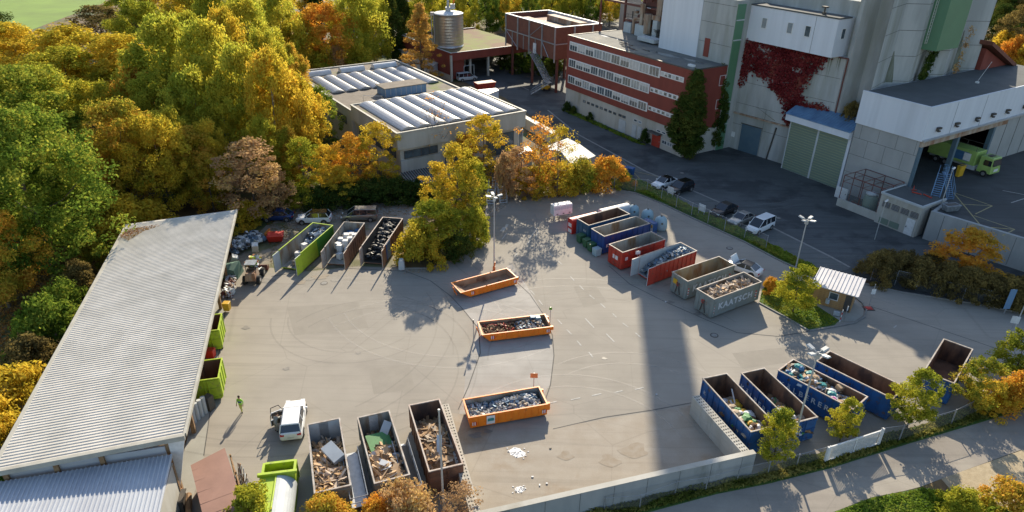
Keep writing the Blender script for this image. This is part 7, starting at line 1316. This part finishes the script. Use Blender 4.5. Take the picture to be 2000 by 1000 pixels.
TR = [  # u, base v, top v, width px, variety, foliage, name, label
 (1338, 306, 140, 68, 'column', 'dark', 'conifer', 'tall dark columnar conifer at the corner of the office building'), (1390, 290, 128, 40, 'column', 'dark', 'conifer', 'slimmer dark conifer at the side wall of the office building'),
 (1548, 610, 521, 78, 'young', 'yellowgreen', 'maple_tree', 'young yellow green maple on the hut island'), (1503, 570, 540, 28, 'shrub', 'orange', 'small_shrub', 'small orange shrub left of the hut maple'),
 (1873, 545, 450, 96, 'young', 'orange', 'maple_tree', 'orange yellow maple before the retaining wall'),
 (1508, 905, 802, 66, 'young', 'yellowgreen', 'maple_tree', 'young yellow green maple at the near right corner of the pad wall'), (1640, 862, 783, 54, 'young', 'yellowgreen', 'maple_tree', 'slim young maple behind the left end of the white gate'), (1772, 834, 728, 76, 'young', 'yellowgreen', 'maple_tree', 'green gold maple between the dark blue container and the fence'), (1895, 800, 702, 70, 'young', 'mixed', 'maple_tree', 'golden maple in front of the crosswise blue container'), (1975, 742, 645, 74, 'young', 'yellowgreen', 'maple_tree', 'green gold maple at the right edge behind the crosswise container'),
 (1985, 800, 738, 80, 'shrub', 'orange', 'small_shrub', 'orange brown shrub on the fence at the right edge'), (1935, 795, 752, 70, 'shrub', 'yellow', 'small_shrub', 'yellowish shrub on the fence right of the golden maple'),
 (1962, 1012, 950, 84, 'shrub', 'mixed', 'small_shrub', 'mixed orange and green shrub in the bottom right corner'), (1870, 1010, 962, 70, 'shrub', 'yellowgreen', 'small_shrub', 'low green shrub left of the mixed orange one in the bottom right corner'),
 (490, 1030, 960, 108, 'shrub', 'yellowgreen', 'small_shrub', 'yellow green shrub in front of the brown roofed shelter'), (640, 1045, 978, 110, 'shrub', 'mixed', 'small_shrub', 'rust olive shrub below the slat container'), (800, 1040, 944, 118, 'shrub', 'pinkbrown', 'small_shrub', 'reddish twiggy shrub below the middle grey container'), (900, 1025, 950, 90, 'sparse', 'pinkbrown', 'small_shrub', 'nearly bare shrub below the rusty container'), (742, 1045, 975, 70, 'shrub', 'orange', 'small_shrub', 'orange brown shrub left of the reddish twiggy one'),
 (893, 446, 282, 92, 'light', 'yellow', 'poplar_tree', 'tall golden tree in the middle of the tree island'), (922, 440, 315, 80, 'light', 'yellowgreen', 'poplar_tree', 'yellow green tree on the right side of the tree island'), (862, 440, 320, 74, 'light', 'yellow', 'poplar_tree', 'golden tree on the left side of the tree island'),
 (850, 490, 395, 110, 'young', 'yellowgreen', 'small_tree', 'small green tree at the front left of the tree island'), (822, 512, 430, 90, 'shrub', 'yellow', 'small_shrub', 'mixed colour shrub at the left tip of the tree island'), (805, 505, 452, 50, 'shrub', 'yellow', 'small_shrub', 'golden shrub beside the tyre container'), (885, 490, 410, 84, 'light', 'yellowgreen', 'small_shrub', 'golden bushy growth at the foot of the tall island tree'), (930, 480, 400, 60, 'shrub', 'yellowgreen', 'small_shrub', 'shrub at the right tip of the tree island'), (900, 505, 455, 60, 'shrub', 'dark', 'small_shrub', 'dark shrub at the front edge of the tree island'),
 (945, 360, 225, 92, 'light', 'yellow', 'birch_tree', 'bright yellow tree before the front of the solar hall'), (850, 340, 186, 80, 'bare', 'orange', 'bare_tree', 'nearly bare tree in front of the solar hall'), (912, 345, 262, 60, 'light', 'orange', 'small_tree', 'orange yellow small tree left of the bright yellow one'),
 (1052, 386, 228, 96, 'sparse', 'orange', 'birch_tree', 'thin orange leaved tree at the head of the yard'), (1087, 384, 248, 80, 'sparse', 'yellow', 'birch_tree', 'thin yellow leaved tree right of the orange one'), (1015, 382, 290, 90, 'light', 'pinkbrown', 'small_tree', 'pink red bushy tree at the head of the yard'), (985, 384, 300, 50, 'shrub', 'pinkbrown', 'small_shrub', 'reddish shrub beside the small grey stairs'),
 (1060, 378, 320, 80, 'shrub', 'yellow', 'small_shrub', 'golden shrub under the thin orange tree'), (1100, 374, 318, 70, 'shrub', 'yellow', 'small_shrub', 'golden green shrub under the thin yellow tree'), (1135, 372, 306, 72, 'shrub', 'mixed', 'small_shrub', 'green shrub before the white roofed sheds'), (1185, 366, 308, 84, 'shrub', 'orange', 'small_shrub', 'round orange green shrub at the end of the bushes'), (1212, 364, 330, 44, 'shrub', 'yellowgreen', 'small_shrub', 'small green shrub next to the blue waste bin'), (1030, 380, 330, 70, 'shrub', 'mixed', 'small_shrub', 'mixed colour shrub under the pink red tree'),
 (826, 165, 10, 86, 'larch', 'larch', 'larch_tree', 'orange brown larch between the solar hall and the steel tank'),
 (637, 300, 168, 62, 'light', 'green', 'maple_tree', 'bright green tree at the left side of the solar hall'),
 (560, 470, 270, 10, 'light', 'yellow', 'x', 'x'),
 (503, 428, 275, 128, 'light', 'pinkbrown', 'cherry_tree', 'pink brown tree behind the far end of the long shed'), (545, 420, 320, 60, 'light', 'pinkbrown', 'cherry_tree', 'smaller pink brown tree right of the larger one'), (485, 440, 392, 70, 'shrub', 'yellow', 'small_shrub', 'yellow shrub beneath the pink brown tree'),
 (742, 372, 240, 84, 'light', 'yellow', 'birch_tree', 'golden tree at the near left corner of the solar hall'), (693, 378, 262, 80, 'light', 'orange', 'birch_tree', 'orange tree left of the golden one by the solar hall'), (648, 385, 285, 84, 'light', 'yellow', 'birch_tree', 'golden green tree above the white car in the wood edge'), (600, 392, 270, 84, 'light', 'yellowgreen', 'birch_tree', 'yellow green tree above the bonnet of the white car at the wood edge'), (668, 396, 325, 70, 'light', 'yellow', 'small_tree', 'small golden tree above the grey people carrier'),
 (765, 392, 345, 80, 'shrub', 'dark', 'small_shrub', 'dark green shrub below the lean-to roof'), (720, 394, 350, 80, 'shrub', 'dark', 'small_shrub', 'dark green shrub left of the lean-to roof'), (675, 398, 358, 80, 'shrub', 'dark', 'small_shrub', 'dark green shrub behind the grey people carrier'), (630, 402, 362, 80, 'shrub', 'dark', 'small_shrub', 'dark green shrub behind the white car at the wood edge'), (810, 390, 352, 70, 'shrub', 'dark', 'small_shrub', 'dark green shrub under the right end of the lean-to roof'), (590, 404, 365, 70, 'shrub', 'yellowgreen', 'small_shrub', 'green shrub above the dark blue car'),
 (253, 470, 385, 130, 'shrub', 'yellow', 'small_shrub', 'large golden shrub at the far left corner of the long shed'), (300, 440, 392, 70, 'shrub', 'yellow', 'small_shrub', 'golden shrub behind the far gable of the long shed'),
 (195, 530, 465, 56, 'shrub', 'mixed', 'small_shrub', 'green shrub at the left side of the long shed, farthest'), (170, 580, 510, 70, 'shrub', 'brown', 'small_shrub', 'grey olive shrub at the left side of the long shed, second from far'), (140, 625, 545, 80, 'shrub', 'green', 'small_shrub', 'green shrub at the left side of the long shed, middle'), (105, 685, 580, 110, 'shrub', 'green', 'small_shrub', 'big green shrub at the left side of the long shed'), (75, 740, 660, 90, 'shrub', 'brown', 'small_shrub', 'brown olive shrub left of the long shed below the big green one'), (45, 815, 722, 120, 'shrub', 'yellow', 'small_shrub', 'golden shrub left of the long shed'), (8, 880, 790, 100, 'shrub', 'yellow', 'small_shrub', 'golden brown shrub at the left edge near the shed corner'), (35, 950, 895, 90, 'shrub', 'green', 'small_shrub', 'green shrub in the dark left of the lower canopy'),
 (20, 600, 395, 120, 'broad', 'mixed', 'oak_tree', 'olive gold tree at the left edge, nearest to the camera'), (110, 540, 215, 230, 'huge', 'green', 'maple_tree', 'huge green maple left of the long shed'), (30, 470, 200, 170, 'huge', 'green', 'maple_tree', 'big green maple at the left edge behind the huge one'), (60, 370, 135, 210, 'huge', 'green', 'maple_tree', 'green maple touched with orange at the upper left'),
 (265, 420, 205, 150, 'broad', 'mixed', 'oak_tree', 'brown gold oak right of the huge green maple'), (335, 420, 230, 110, 'broad', 'yellow', 'oak_tree', 'golden tree behind the middle of the shed'), (395, 405, 250, 90, 'light', 'mixed', 'oak_tree', 'dark green and gold tree left of the pink brown tree'), (420, 420, 300, 70, 'light', 'mixed', 'small_tree', 'small olive tree behind the far right corner of the shed'),
 (160, 250, 95, 150, 'broad', 'yellowgreen', 'oak_tree', 'olive tree above the big green maples'), (60, 200, 48, 150, 'broad', 'yellow', 'oak_tree', 'golden oak beside the meadow'), (170, 215, 55, 170, 'broad', 'yellow', 'oak_tree', 'broad golden oak, second from the meadow'), (255, 235, 72, 150, 'broad', 'yellow', 'oak_tree', 'golden green oak, third from the meadow'), (210, 120, 12, 110, 'light', 'brown', 'oak_tree', 'greyish thin tree at the edge of the meadow'), (300, 150, 2, 100, 'broad', 'yellowgreen', 'oak_tree', 'yellow green oak behind the golden ones'), (20, 145, 28, 90, 'broad', 'dark', 'yew_tree', 'dark green tree at the left edge below the meadow'),
 (365, 290, 38, 150, 'birch', 'birch', 'birch_tree', 'big pale green weeping birch, leftmost of the birches'), (440, 300, 45, 130, 'birch', 'birch', 'birch_tree', 'pale green weeping birch, second of the birches'), (500, 335, 95, 120, 'birch', 'birch', 'birch_tree', 'yellow green weeping birch before the solar hall wood'), (555, 345, 105, 110, 'birch', 'yellow', 'birch_tree', 'golden green weeping birch left of the solar hall'), (598, 330, 150, 90, 'birch', 'yellow', 'birch_tree', 'golden weeping birch right beside the solar hall'), (405, 345, 140, 110, 'birch', 'birch', 'birch_tree', 'weeping birch in the second row behind the shed'), (460, 350, 165, 100, 'birch', 'yellowgreen', 'birch_tree', 'dim weeping birch behind the pink brown tree'), (330, 330, 150, 110, 'broad', 'yellowgreen', 'oak_tree', 'olive green oak below the leftmost birch'),
 (505, 210, 0, 110, 'birch', 'birch', 'birch_tree', 'bright yellow green birch in the upper wood'), (445, 190, -20, 110, 'birch', 'yellowgreen', 'birch_tree', 'yellow green birch at the top edge of the photo'), (395, 150, -25, 100, 'birch', 'yellow', 'birch_tree', 'golden birch at the top edge of the photo'), (560, 160, -20, 90, 'birch', 'birch', 'birch_tree', 'slender green birch at the top edge, left of the orange tree'), (640, 150, 8, 110, 'broad', 'orange', 'maple_tree', 'bright orange maple in the upper wood'), (598, 158, 40, 76, 'broad', 'yellow', 'maple_tree', 'amber maple left of the bright orange one'), (700, 142, -25, 95, 'birch', 'birch', 'birch_tree', 'green birch right of the bright orange maple'), (732, 130, -20, 70, 'birch', 'yellowgreen', 'birch_tree', 'yellow green birch before the dark conifers'), (665, 152, 90, 60, 'shrub', 'pinkbrown', 'small_shrub', 'reddish shrub under the orange maple'), (620, 160, 95, 80, 'shrub', 'yellowgreen', 'small_shrub', 'green shrub under the amber maple'), (700, 150, 105, 60, 'shrub', 'yellowgreen', 'small_shrub', 'green shrub at the far edge of the solar hall'),
 (768, 120, -10, 60, 'conifer', 'dark', 'spruce_tree', 'dark spruce left of the larch'), (792, 105, -25, 60, 'conifer', 'dark', 'spruce_tree', 'dark spruce behind the larch'), (850, 108, -30, 80, 'birch', 'yellowgreen', 'birch_tree', 'green birch behind the steel tank'),
]
for (u, vb, vt, w_, key, lm, nm, lb) in TR:
    if nm == 'x': continue
    cat = 'shrub' if 'shrub' in nm else 'tree'
    tree_px(u, vb, vt, w_ * (1.12 if key != 'column' else 1.0), key, lm, nm, lb, cat)
# rows of wood farther back
BUSH = [(1000, 128, 84, 80), (1040, 136, 92, 80), (1075, 132, 92, 60), (985, 118, 78, 70), (1020, 112, 70, 70), (1055, 128, 82, 64), (1010, 140, 108, 54), (1040, 145, 112, 54), (1078, 148, 112, 50), (1100, 135, 92, 50)]
ORD = ['first', 'second', 'third', 'fourth', 'fifth', 'sixth', 'seventh', 'eighth', 'ninth', 'tenth', 'eleventh', 'twelfth', 'thirteenth', 'fourteenth', 'fifteenth', 'sixteenth', 'seventeenth', 'eighteenth']
def row(pts, key, lms, nm, what, group):
    for i, (u, v, vt, w_) in enumerate(pts):
        lm = lms[i % len(lms)]; tree_px(u, v, vt, w_, key[i % len(key)], lm, nm, what % ORD[i], 'tree', group)
row([(905, 82, -22, 70), (950, 74, -20, 62), (985, 66, -25, 60), (1030, 60, -28, 60), (1075, 56, -25, 60), (1115, 52, -28, 56), (1150, 50, -25, 54), (1190, 50, -25, 52), (1225, 48, -28, 50)], ['birch', 'broad', 'birch'], ['yellowgreen', 'green', 'yellow', 'green', 'yellowgreen'], 'forest_tree', 'tree of the wood behind the red hall and the stilted box, %s from the left', 'wood behind the red hall')
row([(870, 62, -40, 70), (925, 54, -40, 66), (970, 50, -40, 60), (1012, 44, -40, 60), (1055, 40, -42, 60), (1098, 38, -40, 60), (1138, 36, -40, 60), (1175, 34, -40, 60)], ['birch', 'broad'], ['yellowgreen', 'dark', 'green', 'yellow'], 'forest_tree', 'tree deep in the wood at the top edge, %s from the left', 'wood behind the red hall')
row([(270, 92, -25, 80), (330, 88, -30, 80), (380, 86, -40, 80), (440, 82, -40, 80), (500, 78, -45, 80), (560, 76, -45, 76), (620, 74, -45, 76), (680, 72, -45, 72), (740, 70, -45, 72), (800, 68, -45, 72)], ['birch', 'broad', 'conifer', 'birch'], ['yellowgreen', 'yellow', 'dark', 'birch'], 'forest_tree', 'tree of the far row across the top left wood, %s from the left', 'far row of the top left wood')
row([(220, 330, 160, 120), (300, 300, 130, 100), (355, 385, 215, 100), (425, 395, 240, 80), (530, 385, 230, 80), (575, 375, 250, 60), (540, 260, 60, 90), (470, 240, 20, 100), (400, 235, 30, 90), (580, 240, 90, 70), (130, 330, 130, 120), (215, 400, 270, 100), (165, 430, 330, 90)], ['broad', 'birch'], ['yellowgreen', 'mixed', 'birch', 'yellow'], 'forest_tree', 'inner tree of the left wood, mostly hidden by its neighbours, %s of the hidden ones', 'hidden trees of the left wood')
row(BUSH, ['shrub', 'young'], ['dark', 'green'], 'small_tree', 'dark bushy growth between the stilts of the red box, %s from the left', 'growth under the stilted box')
row([(1940, 25, -50, 70), (1975, 20, -55, 80), (2010, 30, -50, 80), (1955, 70, -30, 70), (1995, 76, -25, 80), (2025, 100, 0, 80), (1930, 0, -70, 70), (1975, 110, 10, 70), (1940, 95, 10, 60), (2020, 60, -30, 80)], ['broad'], ['dark', 'brown', 'dark'], 'forest_tree', 'dark tree beyond the silo at the upper right, %s of the group', 'dark wood beyond the silo')
row([(1952, 112, 58, 50), (1978, 122, 70, 56), (2005, 130, 80, 50)], ['shrub'], ['yellow', 'orange', 'yellow'], 'bright_shrub', 'sunlit golden shrub beside the silo at the upper right, %s from the left', 'golden shrubs by the silo')
for i, (u, v, r) in enumerate([(1107, 217, 20), (1120, 222, 16), (1151, 235, 16), (1259, 280, 26)]):
    tree_px(u, v, v - r * (1.0 if i < 3 else 1.1), r, 'shrub', 'dark', 'small_shrub', ['dark round shrub at the far corner of the office building', 'low dark shrub next to the far corner of the office building', 'spiky dark shrub along the office building wall', 'clipped round dark shrub in a planter by the red door'][i], 'shrub')
plant('shrub', 0, *tuple(fac(53.6, 13.9))[:2], 3.2, 1.9, 'brown', 'wall_shrub', 'brown green bush on top of the gate house beside the silo wall', 'shrub', z=9.3)
